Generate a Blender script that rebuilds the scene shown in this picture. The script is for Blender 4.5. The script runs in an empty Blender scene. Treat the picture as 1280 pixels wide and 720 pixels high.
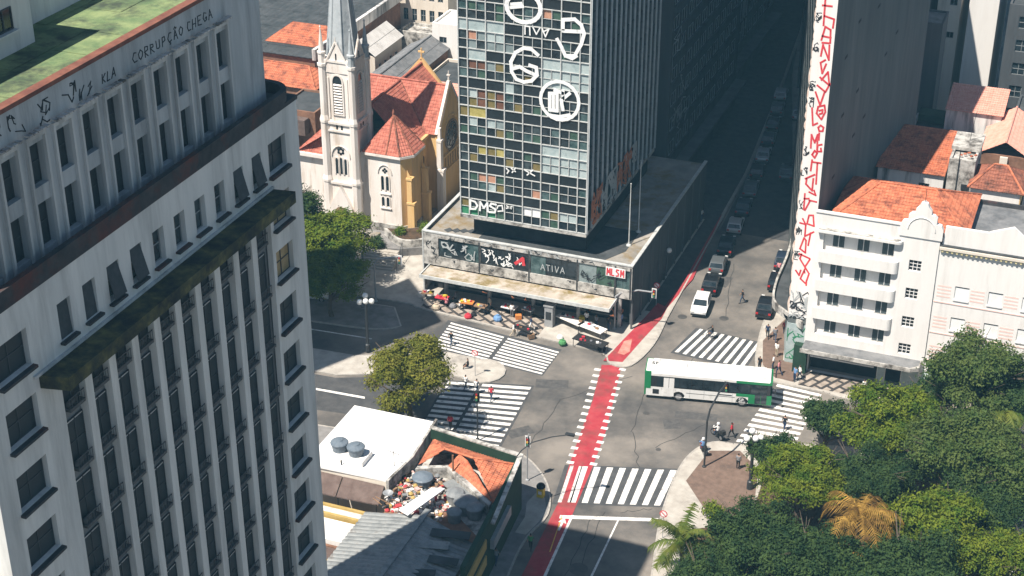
import bpy, bmesh, math, random
from mathutils import Vector, Matrix, noise
R = math.radians
rnd = random.Random(7)
scene = bpy.context.scene
COL = scene.collection

# ------------------------------------------------------------------ camera, sky, sun, exposure
# world axes: +X along the cross street (to the right), +Y along the avenue (away), metres
cam_d = bpy.data.cameras.new('camera'); cam = bpy.data.objects.new('camera', cam_d); COL.objects.link(cam)
cam.location = (0, 0, 83)
cam.rotation_euler = (R(90 - 27.944), 0, R(21.2))
cam_d.sensor_width = 36; cam_d.lens = 36 * 2036 / 1280
cam_d.clip_start = 1; cam_d.clip_end = 4000
scene.camera = cam

SUN_EL, SUN_AZ = R(59), math.atan2(-.475, -.88)
world = bpy.data.worlds.new('World'); scene.world = world; world.use_nodes = True
wn = world.node_tree; wn.nodes.clear()
sky = wn.nodes.new('ShaderNodeTexSky'); sky.sky_type = 'NISHITA'; sky.sun_disc = False
sky.sun_elevation = SUN_EL; sky.sun_rotation = SUN_AZ % (2 * math.pi)
sky.altitude = 700; sky.air_density = 1.2; sky.dust_density = 0.8; sky.ozone_density = 0.9
bg = wn.nodes.new('ShaderNodeBackground'); bg.inputs['Strength'].default_value = 0.058
wo = wn.nodes.new('ShaderNodeOutputWorld')
wn.links.new(sky.outputs[0], bg.inputs[0]); wn.links.new(bg.outputs[0], wo.inputs[0])

sun_d = bpy.data.lights.new('sun', 'SUN'); sun_d.energy = 5.0; sun_d.angle = R(.5); sun_d.color = (1, .925, .83)
sun = bpy.data.objects.new('sun', sun_d); COL.objects.link(sun)
sun.location = (-40, -60, 140)
sun.rotation_euler = Vector((.475 * math.cos(SUN_EL), .88 * math.cos(SUN_EL), -math.sin(SUN_EL))).to_track_quat('-Z', 'Y').to_euler()

vs = scene.view_settings
vs.view_transform = 'Standard'; vs.look = 'None'; vs.gamma = 1; vs.exposure = 0.78; vs.use_curve_mapping = False
scene.render.resolution_x, scene.render.resolution_y = 1024, 576

# ------------------------------------------------------------------ helpers
MATS = {}
def mat(name, c1, c2=None, rough=.85, scale=1.2, bump=0., streak=False, metal=0., spec=.3, detail=6., lo=.35, hi=.65, dirt=None, dscale=.25, dlo=.55, dhi=.75, trans=0., alpha=1., bscale=None):
    m = bpy.data.materials.new(name); m.use_nodes = True; MATS[name] = m
    nt = m.node_tree; N = nt.nodes; Lk = nt.links
    b = N['Principled BSDF']
    b.inputs['Roughness'].default_value = rough; b.inputs['Metallic'].default_value = metal
    b.inputs['Specular IOR Level'].default_value = spec
    c1 = tuple(c1) + (1,)
    if c2 is None and not bump and not dirt:
        b.inputs['Base Color'].default_value = c1
        return m
    geo = N.new('ShaderNodeNewGeometry'); mp = N.new('ShaderNodeMapping'); Lk.new(geo.outputs['Position'], mp.inputs[0])
    mp.inputs['Scale'].default_value = (1, 1, .12) if streak else (1, 1, 1)
    out = None
    if c2 is not None:
        nz = N.new('ShaderNodeTexNoise'); nz.inputs['Scale'].default_value = scale; nz.inputs['Detail'].default_value = detail
        nz.inputs['Roughness'].default_value = .65
        Lk.new(mp.outputs[0], nz.inputs[0])
        rp = N.new('ShaderNodeValToRGB'); rp.color_ramp.elements[0].position = lo; rp.color_ramp.elements[1].position = hi
        rp.color_ramp.elements[0].color = c1; rp.color_ramp.elements[1].color = tuple(c2) + (1,)
        Lk.new(nz.outputs[0], rp.inputs[0]); out = rp.outputs[0]
    if dirt is not None:
        n2 = N.new('ShaderNodeTexNoise'); n2.inputs['Scale'].default_value = dscale; n2.inputs['Detail'].default_value = 8; n2.inputs['Roughness'].default_value = .7
        Lk.new(mp.outputs[0] if streak else geo.outputs['Position'], n2.inputs[0])
        r2 = N.new('ShaderNodeValToRGB'); r2.color_ramp.elements[0].position = dlo; r2.color_ramp.elements[1].position = dhi
        Lk.new(n2.outputs[0], r2.inputs[0])
        mx = N.new('ShaderNodeMix'); mx.data_type = 'RGBA'
        Lk.new(r2.outputs[0], mx.inputs[0])
        if out: Lk.new(out, mx.inputs[6])
        else: mx.inputs[6].default_value = c1
        mx.inputs[7].default_value = tuple(dirt) + (1,)
        out = mx.outputs[2]
    if out: Lk.new(out, b.inputs['Base Color'])
    else: b.inputs['Base Color'].default_value = c1
    if bump:
        n3 = N.new('ShaderNodeTexNoise'); n3.inputs['Scale'].default_value = bscale or scale * 6; n3.inputs['Detail'].default_value = 5
        Lk.new(geo.outputs['Position'], n3.inputs[0])
        bp = N.new('ShaderNodeBump'); bp.inputs['Strength'].default_value = bump; bp.inputs['Distance'].default_value = .05
        Lk.new(n3.outputs[0], bp.inputs['Height']); Lk.new(bp.outputs[0], b.inputs['Normal'])
    return m

class MB:
    """collects faces in world (or local) metres and links them as ONE mesh object"""
    def __init__(s): s.v = []; s.f = []; s.m = []
    def quad(s, *p, m=0):
        i = len(s.v); s.v += [tuple(q) for q in p]; s.f.append(tuple(range(i, i + len(p)))); s.m.append(m); return s
    def box(s, x0, x1, y0, y1, z0, z1, m=0, skip=''):
        i = len(s.v)
        s.v += [(x0, y0, z0), (x1, y0, z0), (x1, y1, z0), (x0, y1, z0), (x0, y0, z1), (x1, y0, z1), (x1, y1, z1), (x0, y1, z1)]
        for k, q in dict(b=(0, 3, 2, 1), t=(4, 5, 6, 7), f=(0, 1, 5, 4), r=(1, 2, 6, 5), k=(2, 3, 7, 6), l=(3, 0, 4, 7)).items():
            if k not in skip: s.f.append(tuple(i + a for a in q)); s.m.append(m)
        return s
    def prism(s, poly, z0, z1, m=0, ztop=None, mtop=None):
        a = sum(poly[k][0] * poly[(k + 1) % len(poly)][1] - poly[(k + 1) % len(poly)][0] * poly[k][1] for k in range(len(poly)))
        if a < 0: poly = poly[::-1]
        n = len(poly); i = len(s.v)
        s.v += [(p[0], p[1], z0) for p in poly] + [(p[0], p[1], z1) for p in poly]
        s.f.append(tuple(i + n + k for k in range(n))); s.m.append(m if mtop is None else mtop)
        s.f.append(tuple(i + n - 1 - k for k in range(n))); s.m.append(m)
        for k in range(n):
            j = (k + 1) % n; s.f.append((i + k, i + j, i + n + j, i + n + k)); s.m.append(m)
        return s
    def obox(s, c, d, L, W, z0, z1, m=0):
        """box centred on c (x, y), long axis along d"""
        d = Vector(d[:2]).normalized(); n = Vector((-d.y, d.x)); c = Vector(c[:2])
        return s.prism([tuple(c + d * a * L / 2 + n * b * W / 2) for a, b in ((-1, -1), (1, -1), (1, 1), (-1, 1))], z0, z1, m)
    def bar(s, p, q, w, h=None, m=0):
        """square bar from p to q"""
        return s.tube(p, q, w * .7071, n=4, m=m)
    def tube(s, p, q, r, r2=None, n=8, m=0, caps=True):
        p = Vector(p); q = Vector(q); r2 = r if r2 is None else r2; d = (q - p)
        if d.length < 1e-6: return s
        d.normalize(); a = d.orthogonal().normalized() if abs(d.z) < .99 else Vector((1, 1, 0)).normalized()
        if abs(d.z) < .99: a = Vector((0, 0, 1)).cross(d).normalized(); a = (a + d.cross(a)).normalized()
        b = d.cross(a); i = len(s.v)
        for c, rr in ((p, r), (q, r2)):
            for k in range(n):
                t = 2 * math.pi * k / n; s.v.append(tuple(c + a * math.cos(t) * rr + b * math.sin(t) * rr))
        for k in range(n):
            j = (k + 1) % n; s.f.append((i + k, i + j, i + n + j, i + n + k)); s.m.append(m)
        if caps:
            s.f.append(tuple(i + n - 1 - k for k in range(n))); s.m.append(m)
            s.f.append(tuple(i + n + k for k in range(n))); s.m.append(m)
        return s
    def path(s, pts, r, n=6, m=0):
        for a, b in zip(pts[:-1], pts[1:]): s.tube(a, b, r, n=n, m=m)
        return s
    def lathe(s, x, y, prof, n=12, m=0, ph=0.):
        i = len(s.v)
        for r, z in prof:
            for k in range(n):
                t = 2 * math.pi * k / n + ph; s.v.append((x + r * math.cos(t), y + r * math.sin(t), z))
        for j in range(len(prof) - 1):
            for k in range(n):
                l = (k + 1) % n; a = i + j * n
                s.f.append((a + k, a + l, a + n + l, a + n + k)); s.m.append(m)
        s.f.append(tuple(i + n - 1 - k for k in range(n))); s.m.append(m)
        e = i + (len(prof) - 1) * n
        s.f.append(tuple(e + k for k in range(n))); s.m.append(m)
        return s
    def stroke(s, pts, w, fn, th=.02, m=0):
        """a painted line: pts are (u, z) on a wall; fn(u, z, d) gives the point d in front of it"""
        for (a, b), (c, d) in zip(pts[:-1], pts[1:]):
            L = math.hypot(c - a, d - b)
            if L < 1e-4: continue
            ex, ez = (c - a) / L, (d - b) / L; nx, nz = -ez * w / 2, ex * w / 2; ox, oz = ex * w * .35, ez * w * .35
            q = [(a - ox + nx, b - oz + nz), (a - ox - nx, b - oz - nz), (c + ox - nx, d + oz - nz), (c + ox + nx, d + oz + nz)]
            th += .0007
            F = [fn(u, z, th) for u, z in q]; K = [fn(u, z, .001) for u, z in q]
            s.quad(*F, m=m)
            for k in range(4): s.quad(F[k], K[k], K[(k + 1) % 4], F[(k + 1) % 4], m=m)
        return s
    def mesh(s, name, mats, off=(0, 0, 0), smooth=False):
        me = bpy.data.meshes.new(name)
        o = Vector(off); me.from_pydata([tuple(Vector(p) - o) for p in s.v], [], s.f)
        for mm in (mats if isinstance(mats, (list, tuple)) else [mats]): me.materials.append(MATS[mm])
        me.polygons.foreach_set('material_index', s.m)
        if smooth: me.polygons.foreach_set('use_smooth', [True] * len(s.f))
        me.update(); return me
    def build(s, name, mats, parent=None, smooth=False, off=None):
        off = ORG.get(parent.name, (0, 0, 0)) if parent else (off or (0, 0, 0))
        me = s.mesh(name, mats, off, smooth)
        bm = bmesh.new(); bm.from_mesh(me); bmesh.ops.recalc_face_normals(bm, faces=bm.faces); bm.to_mesh(me); bm.free()
        o = bpy.data.objects.new(name, me); COL.objects.link(o)
        if parent: o.parent = parent
        else: o.location = off
        ORG[o.name] = tuple(off)
        return o
ORG = {}
def tag(o, label=None, cat=None, group=None, kind=None):
    if label: o['label'] = label
    if cat: o['category'] = cat
    if group: o['group'] = group
    if kind: o['kind'] = kind
    return o
def thing(name, loc, label, cat, group=None):
    o = bpy.data.objects.new(name, None); COL.objects.link(o); o.location = loc; o.empty_display_size = .3
    ORG[o.name] = tuple(loc); return tag(o, label, cat, group)
def piece(name, me, parent, loc, rz=0, scale=None):
    """an object that shares mesh data, at a world place under a parent"""
    o = bpy.data.objects.new(name, me); COL.objects.link(o); o.parent = parent
    g = ORG.get(parent.name, (0, 0, 0)); o.location = (loc[0] - g[0], loc[1] - g[1], loc[2] - g[2])
    o.rotation_euler.z = rz
    if scale: o.scale = scale
    ORG[o.name] = tuple(loc); return o
def copy_tree(o, parent=None):
    c = o.copy(); COL.objects.link(c); c.parent = parent
    for ch in o.children: copy_tree(ch, c)
    return c

def facade(mb, fn, u0, u1, z0, z1, holes, dep=.25, m=0, mr=None):
    """a wall sheet with real openings and reveals; fn(u, z, d): d > 0 is outwards; holes: (u0, u1, z0, z1)"""
    us = sorted({u0, u1, *[round(h[k], 4) for h in holes for k in (0, 1)]}); zs = sorted({z0, z1, *[round(h[k], 4) for h in holes for k in (2, 3)]})
    us = [u for u in us if u0 - 1e-6 <= u <= u1 + 1e-6]; zs = [z for z in zs if z0 - 1e-6 <= z <= z1 + 1e-6]
    for a, b in zip(us[:-1], us[1:]):
        zc0 = None
        for c, d in zip(zs[:-1], zs[1:]):
            uu, zz = (a + b) / 2, (c + d) / 2
            if any(h[0] < uu < h[1] and h[2] < zz < h[3] for h in holes):
                if zc0 is not None: mb.quad(fn(a, zc0, 0), fn(b, zc0, 0), fn(b, c, 0), fn(a, c, 0), m=m); zc0 = None
            elif zc0 is None: zc0 = c
        if zc0 is not None: mb.quad(fn(a, zc0, 0), fn(b, zc0, 0), fn(b, zs[-1], 0), fn(a, zs[-1], 0), m=m)
    mr = m if mr is None else mr
    for h in holes:
        a, b, c, d = h
        mb.quad(fn(a, c, 0), fn(b, c, 0), fn(b, c, -dep), fn(a, c, -dep), m=mr)
        mb.quad(fn(a, d, 0), fn(a, d, -dep), fn(b, d, -dep), fn(b, d, 0), m=mr)
        mb.quad(fn(a, c, 0), fn(a, c, -dep), fn(a, d, -dep), fn(a, d, 0), m=mr)
        mb.quad(fn(b, c, 0), fn(b, d, 0), fn(b, d, -dep), fn(b, c, -dep), m=mr)
    return mb
def front(Y): return lambda u, z, d: (u, Y - d, z)          # wall that faces -Y
def side(X): return lambda u, z, d: (X + d, u, z)           # wall that faces +X
def oblique(p, q):                                          # wall from p to q, outwards to the right of p>q
    d = Vector((q[0] - p[0], q[1] - p[1])).normalized(); n = Vector((d.y, -d.x))
    return lambda u, z, e: (p[0] + d.x * u + n.x * e, p[1] + d.y * u + n.y * e, z)

def tiles(mb, e0, e1, r1, r0, w=.27, row=.42, amp=.05, m=0, seg=4):
    """pantile rows over the roof slope e0-e1 (eave) to r0-r1 (ridge); clipped at hips, cut in real courses"""
    e0, e1, r0, r1 = map(Vector, (e0, e1, r0, r1)); ux = (e1 - e0).normalized()
    up = (r0 - e0) - ux * (r0 - e0).dot(ux); S = up.length; up.normalize(); nn = ux.cross(up).normalized()
    if nn.z < 0: nn = -nn
    L = (e1 - e0).length; ra = (r0 - e0).dot(ux); rb = (r1 - e0).dot(ux); nr = max(1, int(S / row)); st = w / seg
    for j in range(nr):
        va, vb = S * j / nr, S * (j + 1) / nr + .05
        ta, tb = j / nr, min(1, (j + 1) / nr)
        ua0, ua1 = ra * ta, L + (rb - L) * ta; ub0, ub1 = ra * tb, L + (rb - L) * tb
        lo, hi = max(min(ua0, ub0), -1e9), max(ua1, ub1)
        k0, k1 = math.floor(lo / st), math.ceil(hi / st); i = len(mb.v); c = 0
        for k in range(k0, k1 + 1):
            u = k * st; h = amp * abs(math.sin(math.pi * u / w)) + (rnd.random() * .006)
            pa = min(max(u, ua0), ua1); pb = min(max(u, ub0), ub1)
            mb.v.append(tuple(e0 + ux * pa + up * va + nn * (h + .045))); mb.v.append(tuple(e0 + ux * pb + up * min(vb, S) + nn * h * .9)); c += 1
        for k in range(c - 1):
            a = i + 2 * k; mb.f.append((a, a + 2, a + 3, a + 1)); mb.m.append(m)
        for k in range(c - 1):      # the butt end of the course
            a = i + 2 * k; q = len(mb.v); p1 = Vector(mb.v[a]); p2 = Vector(mb.v[a + 2])
            mb.v += [tuple(p1 - nn * .06), tuple(p2 - nn * .06)]; mb.f.append((a, q, q + 1, a + 2)); mb.m.append(m)
    return mb

def window_mesh(w, h, nx=2, nz=2, fr=.06, glass='glass', frame='frame_dark', sill=None, blind=None):
    """meshes for one window: pane, frame bars, sill; local x along the wall, outwards is -y, base at z = 0"""
    p = MB().box(-w / 2, w / 2, 0, .02, 0, h).mesh('window', glass)
    f = MB()
    for k in range(nx + 1): x = -w / 2 + w * k / nx; x = min(max(x, -w / 2 + fr / 2), w / 2 - fr / 2); f.box(x - fr / 2, x + fr / 2, -.05, -.002, 0, h)
    for k in range(nz + 1): z = h * k / nz; z = min(max(z, fr / 2), h - fr / 2); f.box(-w / 2 + fr, w / 2 - fr, -.045, -.003, z - fr / 2, z + fr / 2)
    f = f.mesh('frame', frame); s = None
    if sill: s = MB().box(-w / 2 - .12, w / 2 + .12, sill[0], .0, sill[1], sill[2]).mesh('sill', sill[3])
    return p, f, s
def put_window(ms, parent, loc, rz=0, frame=True):
    w = piece('window', ms[0], parent, loc, rz)
    for nm, me in (('frame', ms[1]), ('sill', ms[2])):
        if me:
            o = bpy.data.objects.new(nm, me); COL.objects.link(o); o.parent = w
    return w

# ------------------------------------------------------------------ materials
mat('asphalt', (.072, .07, .068), (.225, .2, .172), rough=.9, scale=.13, detail=10, lo=.36, hi=.64, bump=.12, bscale=9, dirt=(.065, .063, .062), dscale=.07, dlo=.5, dhi=.72)
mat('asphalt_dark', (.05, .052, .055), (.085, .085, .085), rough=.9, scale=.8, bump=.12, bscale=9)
mat('soil', (.05, .035, .022), (.1, .06, .035), rough=.95, scale=1.5, bump=.4)
mat('ground_grey', (.1, .1, .1), (.16, .15, .14), scale=.05)
mat('paving_pale', (.34, .31, .27), (.46, .43, .38), rough=.9, scale=.8, bump=.1, dirt=(.2, .18, .16), dscale=.35)
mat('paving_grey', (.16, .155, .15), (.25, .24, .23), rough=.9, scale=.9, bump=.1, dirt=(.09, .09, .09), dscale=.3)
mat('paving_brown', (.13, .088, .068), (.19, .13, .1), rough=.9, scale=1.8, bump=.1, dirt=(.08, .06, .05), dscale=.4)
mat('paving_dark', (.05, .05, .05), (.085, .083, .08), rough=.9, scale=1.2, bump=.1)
mat('tar', (.03, .03, .03), rough=.7)
mat('patch', (.06, .06, .06), (.1, .095, .09), rough=.9, scale=2)
mat('kerb', (.3, .28, .25), (.42, .39, .35), rough=.9, scale=2.5)
mat('white_paint', (.62, .6, .56), (.8, .78, .74), rough=.7, scale=2.2, dirt=(.24, .22, .2), dscale=1.4, dlo=.52, dhi=.7)
mat('worn_paint', (.5, .48, .44), (.72, .7, .66), rough=.7, scale=2.2, dirt=(.17, .16, .14), dscale=2.0, dlo=.48, dhi=.66)
mat('yellow_paint', (.6, .34, .05), (.7, .42, .1), rough=.7)
mat('red_lane', (.31, .022, .036), (.4, .06, .066), rough=.8, scale=.8, dirt=(.15, .06, .05), dscale=.35, dlo=.47, dhi=.7)
mat('red_worn', (.48, .14, .11), (.58, .27, .22), rough=.8, scale=1.4)
mat('cover_iron', (.05, .05, .05), (.09, .085, .08), rough=.6)

def mosaic(name, ang, period=.95):
    """black and white Portuguese stone paving in slanting bands"""
    m = bpy.data.materials.new(name); m.use_nodes = True; MATS[name] = m; nt = m.node_tree; N = nt.nodes; Lk = nt.links
    b = N['Principled BSDF']; b.inputs['Roughness'].default_value = .85
    geo = N.new('ShaderNodeNewGeometry'); mp = N.new('ShaderNodeMapping'); mp.inputs['Rotation'].default_value = (0, 0, ang)
    Lk.new(geo.outputs['Position'], mp.inputs[0])
    br = N.new('ShaderNodeTexBrick'); br.inputs['Scale'].default_value = 1; br.inputs['Color1'].default_value = (.42, .36, .3, 1); br.inputs['Color2'].default_value = (.36, .3, .25, 1)
    br.inputs['Mortar'].default_value = (.055, .05, .048, 1); br.inputs['Brick Width'].default_value = 1.6; br.inputs['Row Height'].default_value = period; br.inputs['Mortar Size'].default_value = .17
    Lk.new(mp.outputs[0], br.inputs[0])
    nz = N.new('ShaderNodeTexNoise'); nz.inputs['Scale'].default_value = 1.3; nz.inputs['Detail'].default_value = 8
    Lk.new(geo.outputs['Position'], nz.inputs[0])
    mx = N.new('ShaderNodeMix'); mx.data_type = 'RGBA'; mx.blend_type = 'MULTIPLY'; mx.inputs[0].default_value = .7
    rp = N.new('ShaderNodeValToRGB'); rp.color_ramp.elements[0].position = .3; rp.color_ramp.elements[0].color = (.35, .33, .3, 1); rp.color_ramp.elements[1].position = .62
    Lk.new(nz.outputs[0], rp.inputs[0]); Lk.new(br.outputs[0], mx.inputs[6]); Lk.new(rp.outputs[0], mx.inputs[7]); Lk.new(mx.outputs[2], b.inputs['Base Color'])
mosaic('mosaic', R(35)); mosaic('mosaic_b', R(-62), .9)

mat('concrete', (.59, .59, .56), (.72, .71, .67), rough=.9, scale=.7, bump=.05, streak=True, dirt=(.36, .36, .34), dscale=.6, dlo=.46, dhi=.78)
mat('concrete_old', (.44, .45, .44), (.58, .58, .56), rough=.9, scale=.9, bump=.08, streak=True, dirt=(.22, .225, .22), dscale=.6, dlo=.47, dhi=.75)
mat('concrete_stain', (.4, .385, .355), (.54, .52, .48), rough=.9, scale=.9, bump=.1, dirt=(.09, .08, .07), dscale=.8, dlo=.44, dhi=.62)
mat('moss', (.035, .04, .03), (.15, .14, .05), rough=.95, scale=1.3, bump=.3, dirt=(.018, .02, .02), dscale=.5, dlo=.42, dhi=.62)
mat('ledge_dark', (.03, .032, .035), (.065, .06, .06), rough=.95, scale=1.1, bump=.2, dirt=(.12, .035, .025), dscale=.35, dlo=.52, dhi=.72)
mat('roof_green', (.09, .15, .07), (.24, .29, .13), rough=.9, scale=.6, bump=.08, dirt=(.05, .065, .045), dscale=.45, dlo=.46, dhi=.64)
mat('terracotta_trim', (.13, .05, .038), (.22, .09, .06), rough=.85, scale=1.5)
mat('tile', (.42, .12, .06), (.56, .2, .105), rough=.85, scale=2.6, bump=.1, detail=3, dirt=(.14, .05, .035), dscale=.8, dlo=.47, dhi=.68)
mat('tile_church', (.36, .105, .072), (.5, .185, .13), rough=.85, scale=2.6, bump=.1, detail=3, dirt=(.19, .06, .045), dscale=1.0, dlo=.5, dhi=.72)
mat('tile_pink', (.62, .27, .2), (.7, .36, .28), rough=.85, scale=2.0, detail=3)
mat('tile_old', (.2, .07, .045), (.34, .13, .08), rough=.9, scale=2.6, bump=.1, detail=3, dirt=(.08, .04, .03), dscale=.9, dlo=.45, dhi=.65)
mat('roof_dark', (.035, .04, .042), (.07, .075, .078), rough=.9, scale=.6, streak=False, dirt=(.1, .1, .1), dscale=.8, dlo=.55, dhi=.75)
mat('roof_grey', (.12, .125, .13), (.22, .22, .22), rough=.8, scale=.8, dirt=(.06, .06, .06), dscale=.6)
mat('roof_pale', (.5, .48, .45), (.62, .6, .57), rough=.85, scale=.7, dirt=(.28, .26, .24), dscale=.6)
mat('white_wall', (.68, .655, .62), (.8, .78, .75), rough=.9, scale=.6, streak=True, dirt=(.5, .47, .43), dscale=.6, dlo=.5, dhi=.78)
mat('white_roof', (.72, .71, .69), (.8, .79, .77), rough=.85, scale=.5, dirt=(.6, .57, .53), dscale=.6, dlo=.55, dhi=.8)
mat('white_stain', (.6, .58, .55), (.74, .72, .69), rough=.9, scale=.8, streak=True, dirt=(.1, .1, .1), dscale=.7, dlo=.48, dhi=.68)
mat('cream_wall', (.62, .55, .46), (.7, .63, .54), rough=.9, scale=.8, streak=True, dirt=(.42, .36, .3), dscale=.7)
mat('church_white', (.68, .62, .565), (.78, .73, .68), rough=.9, scale=.8, streak=True, bump=.04, dirt=(.45, .35, .26), dscale=.9, dlo=.52, dhi=.75)
mat('church_ochre', (.62, .39, .15), (.74, .52, .26), rough=.9, scale=.7, streak=True, bump=.05, dirt=(.34, .2, .08), dscale=.7, dlo=.48, dhi=.72)  # ochre, raised to put bounced light into the church's side walls
mat('church_brown', (.22, .16, .11), (.32, .24, .17), rough=.95, scale=1.2, dirt=(.09, .075, .06), dscale=1)
mat('spire_slate', (.34, .37, .385), (.45, .475, .485), rough=.7, scale=1.2, dirt=(.17, .2, .22), dscale=.9)
mat('salmon_wall', (.62, .36, .28), (.7, .45, .36), rough=.9, scale=1)
mat('pink_paint', (.72, .5, .45), (.78, .58, .52), rough=.9, scale=2)
mat('yellow_wall', (.36, .25, .08), (.46, .33, .12), rough=.9, scale=1)
mat('green_wall', (.012, .035, .022), (.022, .055, .032), rough=.9, scale=1, dirt=(.02, .03, .03), dscale=.7)
mat('brick_brown', (.16, .085, .055), (.26, .14, .09), rough=.95, scale=1.4)
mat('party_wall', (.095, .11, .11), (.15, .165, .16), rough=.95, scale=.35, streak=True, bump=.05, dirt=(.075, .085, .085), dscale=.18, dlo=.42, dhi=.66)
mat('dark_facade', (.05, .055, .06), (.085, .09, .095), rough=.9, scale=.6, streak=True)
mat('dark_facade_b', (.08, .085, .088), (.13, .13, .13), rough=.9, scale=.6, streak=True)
mat('black_wall', (.012, .014, .016), (.03, .03, .032), rough=.9, scale=1)
mat('glass_dull', (.04, .048, .053), rough=.45, spec=.2)
mat('glass', (.014, .021, .025), (.05, .07, .075), rough=.12, spec=.5, scale=1.3, detail=2)
mat('glass_lit', (.3, .21, .09), (.4, .3, .16), rough=.3, scale=2)
mat('glass_teal', (.025, .055, .055), (.09, .14, .14), rough=.12, spec=.5, scale=1.6, detail=3)
mat('glass_dark', (.007, .012, .015), (.026, .036, .042), rough=.1, spec=.5, scale=1.1, detail=2)
mat('glass_green', (.03, .07, .05), (.06, .11, .08), rough=.2, scale=1.5, spec=.5)
mat('glass_grey', (.16, .2, .2), (.24, .29, .29), rough=.3, scale=1.2)
mat('board_pale', (.3, .37, .37), (.42, .48, .47), rough=.6, scale=1.2, dirt=(.18, .22, .22), dscale=1.5)
mat('board_olive', (.14, .12, .04), (.2, .15, .06), rough=.7, scale=2)
mat('board_brown', (.12, .055, .035), (.17, .08, .05), rough=.7, scale=2)
mat('board_orange', (.4, .2, .13), (.5, .28, .19), rough=.7, scale=2)
mat('board_yellow', (.3, .26, .07), (.42, .36, .13), rough=.7, scale=2)
mat('board_white', (.7, .7, .68), (.8, .8, .78), rough=.7, scale=2)
mat('spandrel', (.012, .017, .02), (.02, .026, .03), rough=.25, scale=1, spec=.5)
mat('mullion', (.4, .41, .4), (.55, .56, .54), rough=.5, scale=2, dirt=(.3, .3, .28), dscale=1.4)
mat('mullion_grey', (.42, .45, .45), (.55, .57, .57), rough=.5, scale=2)
mat('frame_dark', (.06, .065, .07), rough=.6)
mat('frame_grey', (.25, .26, .26), rough=.6)
mat('frame_white', (.72, .71, .69), rough=.6)
mat('shutter', (.045, .065, .07), (.07, .09, .095), rough=.7, scale=3)
mat('blind', (.04, .048, .052), (.065, .07, .075), rough=.8, scale=3)
mat('paint_white', (.72, .72, .7), (.8, .8, .78), rough=.8, scale=2, dirt=(.3, .32, .32), dscale=1.6, dlo=.56, dhi=.72)
mat('paint_red', (.5, .02, .035), (.62, .07, .075), rough=.8, scale=3, dirt=(.6, .3, .28), dscale=2.2, dlo=.6, dhi=.75)
mat('paint_black', (.02, .022, .025), rough=.8)
mat('paint_grey', (.4, .42, .42), rough=.8)
mat('paint_green', (.03, .16, .08), (.05, .24, .12), rough=.8, scale=2)
mat('paint_orange', (.4, .13, .06), (.5, .2, .1), rough=.8, scale=2)
mat('metal_grey', (.3, .31, .32), (.4, .41, .41), rough=.45, scale=2, metal=.3)
mat('metal_dark', (.03, .033, .036), rough=.5, spec=.4)
mat('metal_rust', (.2, .09, .05), (.3, .16, .1), rough=.8, scale=3)
mat('lamp_globe', (.75, .75, .72), rough=.25, spec=.5)
mat('tank_blue', (.11, .14, .17), (.16, .19, .22), rough=.5, scale=2)
mat('awning_brown', (.1, .07, .06), (.15, .11, .095), rough=.9, scale=1.5)
mat('sheet_metal', (.17, .18, .18), (.32, .33, .32), rough=.5, scale=1.1, metal=.2, dirt=(.1, .075, .06), dscale=1.1)
mat('wood', (.2, .12, .07), (.32, .2, .12), rough=.85, scale=3)
mat('leaf_a', (.05, .105, .008), (.18, .215, .018), rough=.7, scale=.9, detail=3)
mat('leaf_b', (.014, .042, .016), (.06, .1, .024), rough=.7, scale=.9, detail=3)
mat('leaf_c', (.1, .12, .014), (.21, .2, .03), rough=.7, scale=.9, detail=3)
mat('leaf_d', (.04, .08, .018), (.11, .145, .035), rough=.65, scale=.9, detail=3)
mat('palm_dry', (.13, .07, .018), (.46, .28, .06), rough=.8, scale=1.3, detail=3)
mat('palm_green', (.05, .09, .012), (.15, .17, .03), rough=.6, scale=1, detail=3)
mat('bark', (.07, .055, .04), (.13, .1, .075), rough=.95, scale=3)
for m_ in ('leaf_a', 'leaf_b', 'leaf_c', 'leaf_d', 'palm_dry', 'palm_green'):
    nt = MATS[m_].node_tree; b = nt.nodes['Principled BSDF']; b.inputs['Specular IOR Level'].default_value = .2
    tr = nt.nodes.new('ShaderNodeBsdfTranslucent'); ms_ = nt.nodes.new('ShaderNodeMixShader'); ms_.inputs[0].default_value = .25
    nt.links.new(b.inputs['Base Color'].links[0].from_socket, tr.inputs[0])
    nt.links.new(b.outputs[0], ms_.inputs[1]); nt.links.new(tr.outputs[0], ms_.inputs[2]); nt.links.new(ms_.outputs[0], nt.nodes['Material Output'].inputs[0])

# ------------------------------------------------------------------ ground, roads, pavements
g = MB().quad((-1500, -1500, -.25), (1500, -1500, -.25), (1500, 1500, -.25), (-1500, 1500, -.25)).build('ground', 'ground_grey'); tag(g, kind='structure')
ROAD = MB().quad((-260, -40, 0), (160, -40, 0), (160, 520, 0), (-260, 520, 0)).build('road', 'asphalt'); tag(ROAD, kind='structure')

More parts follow.
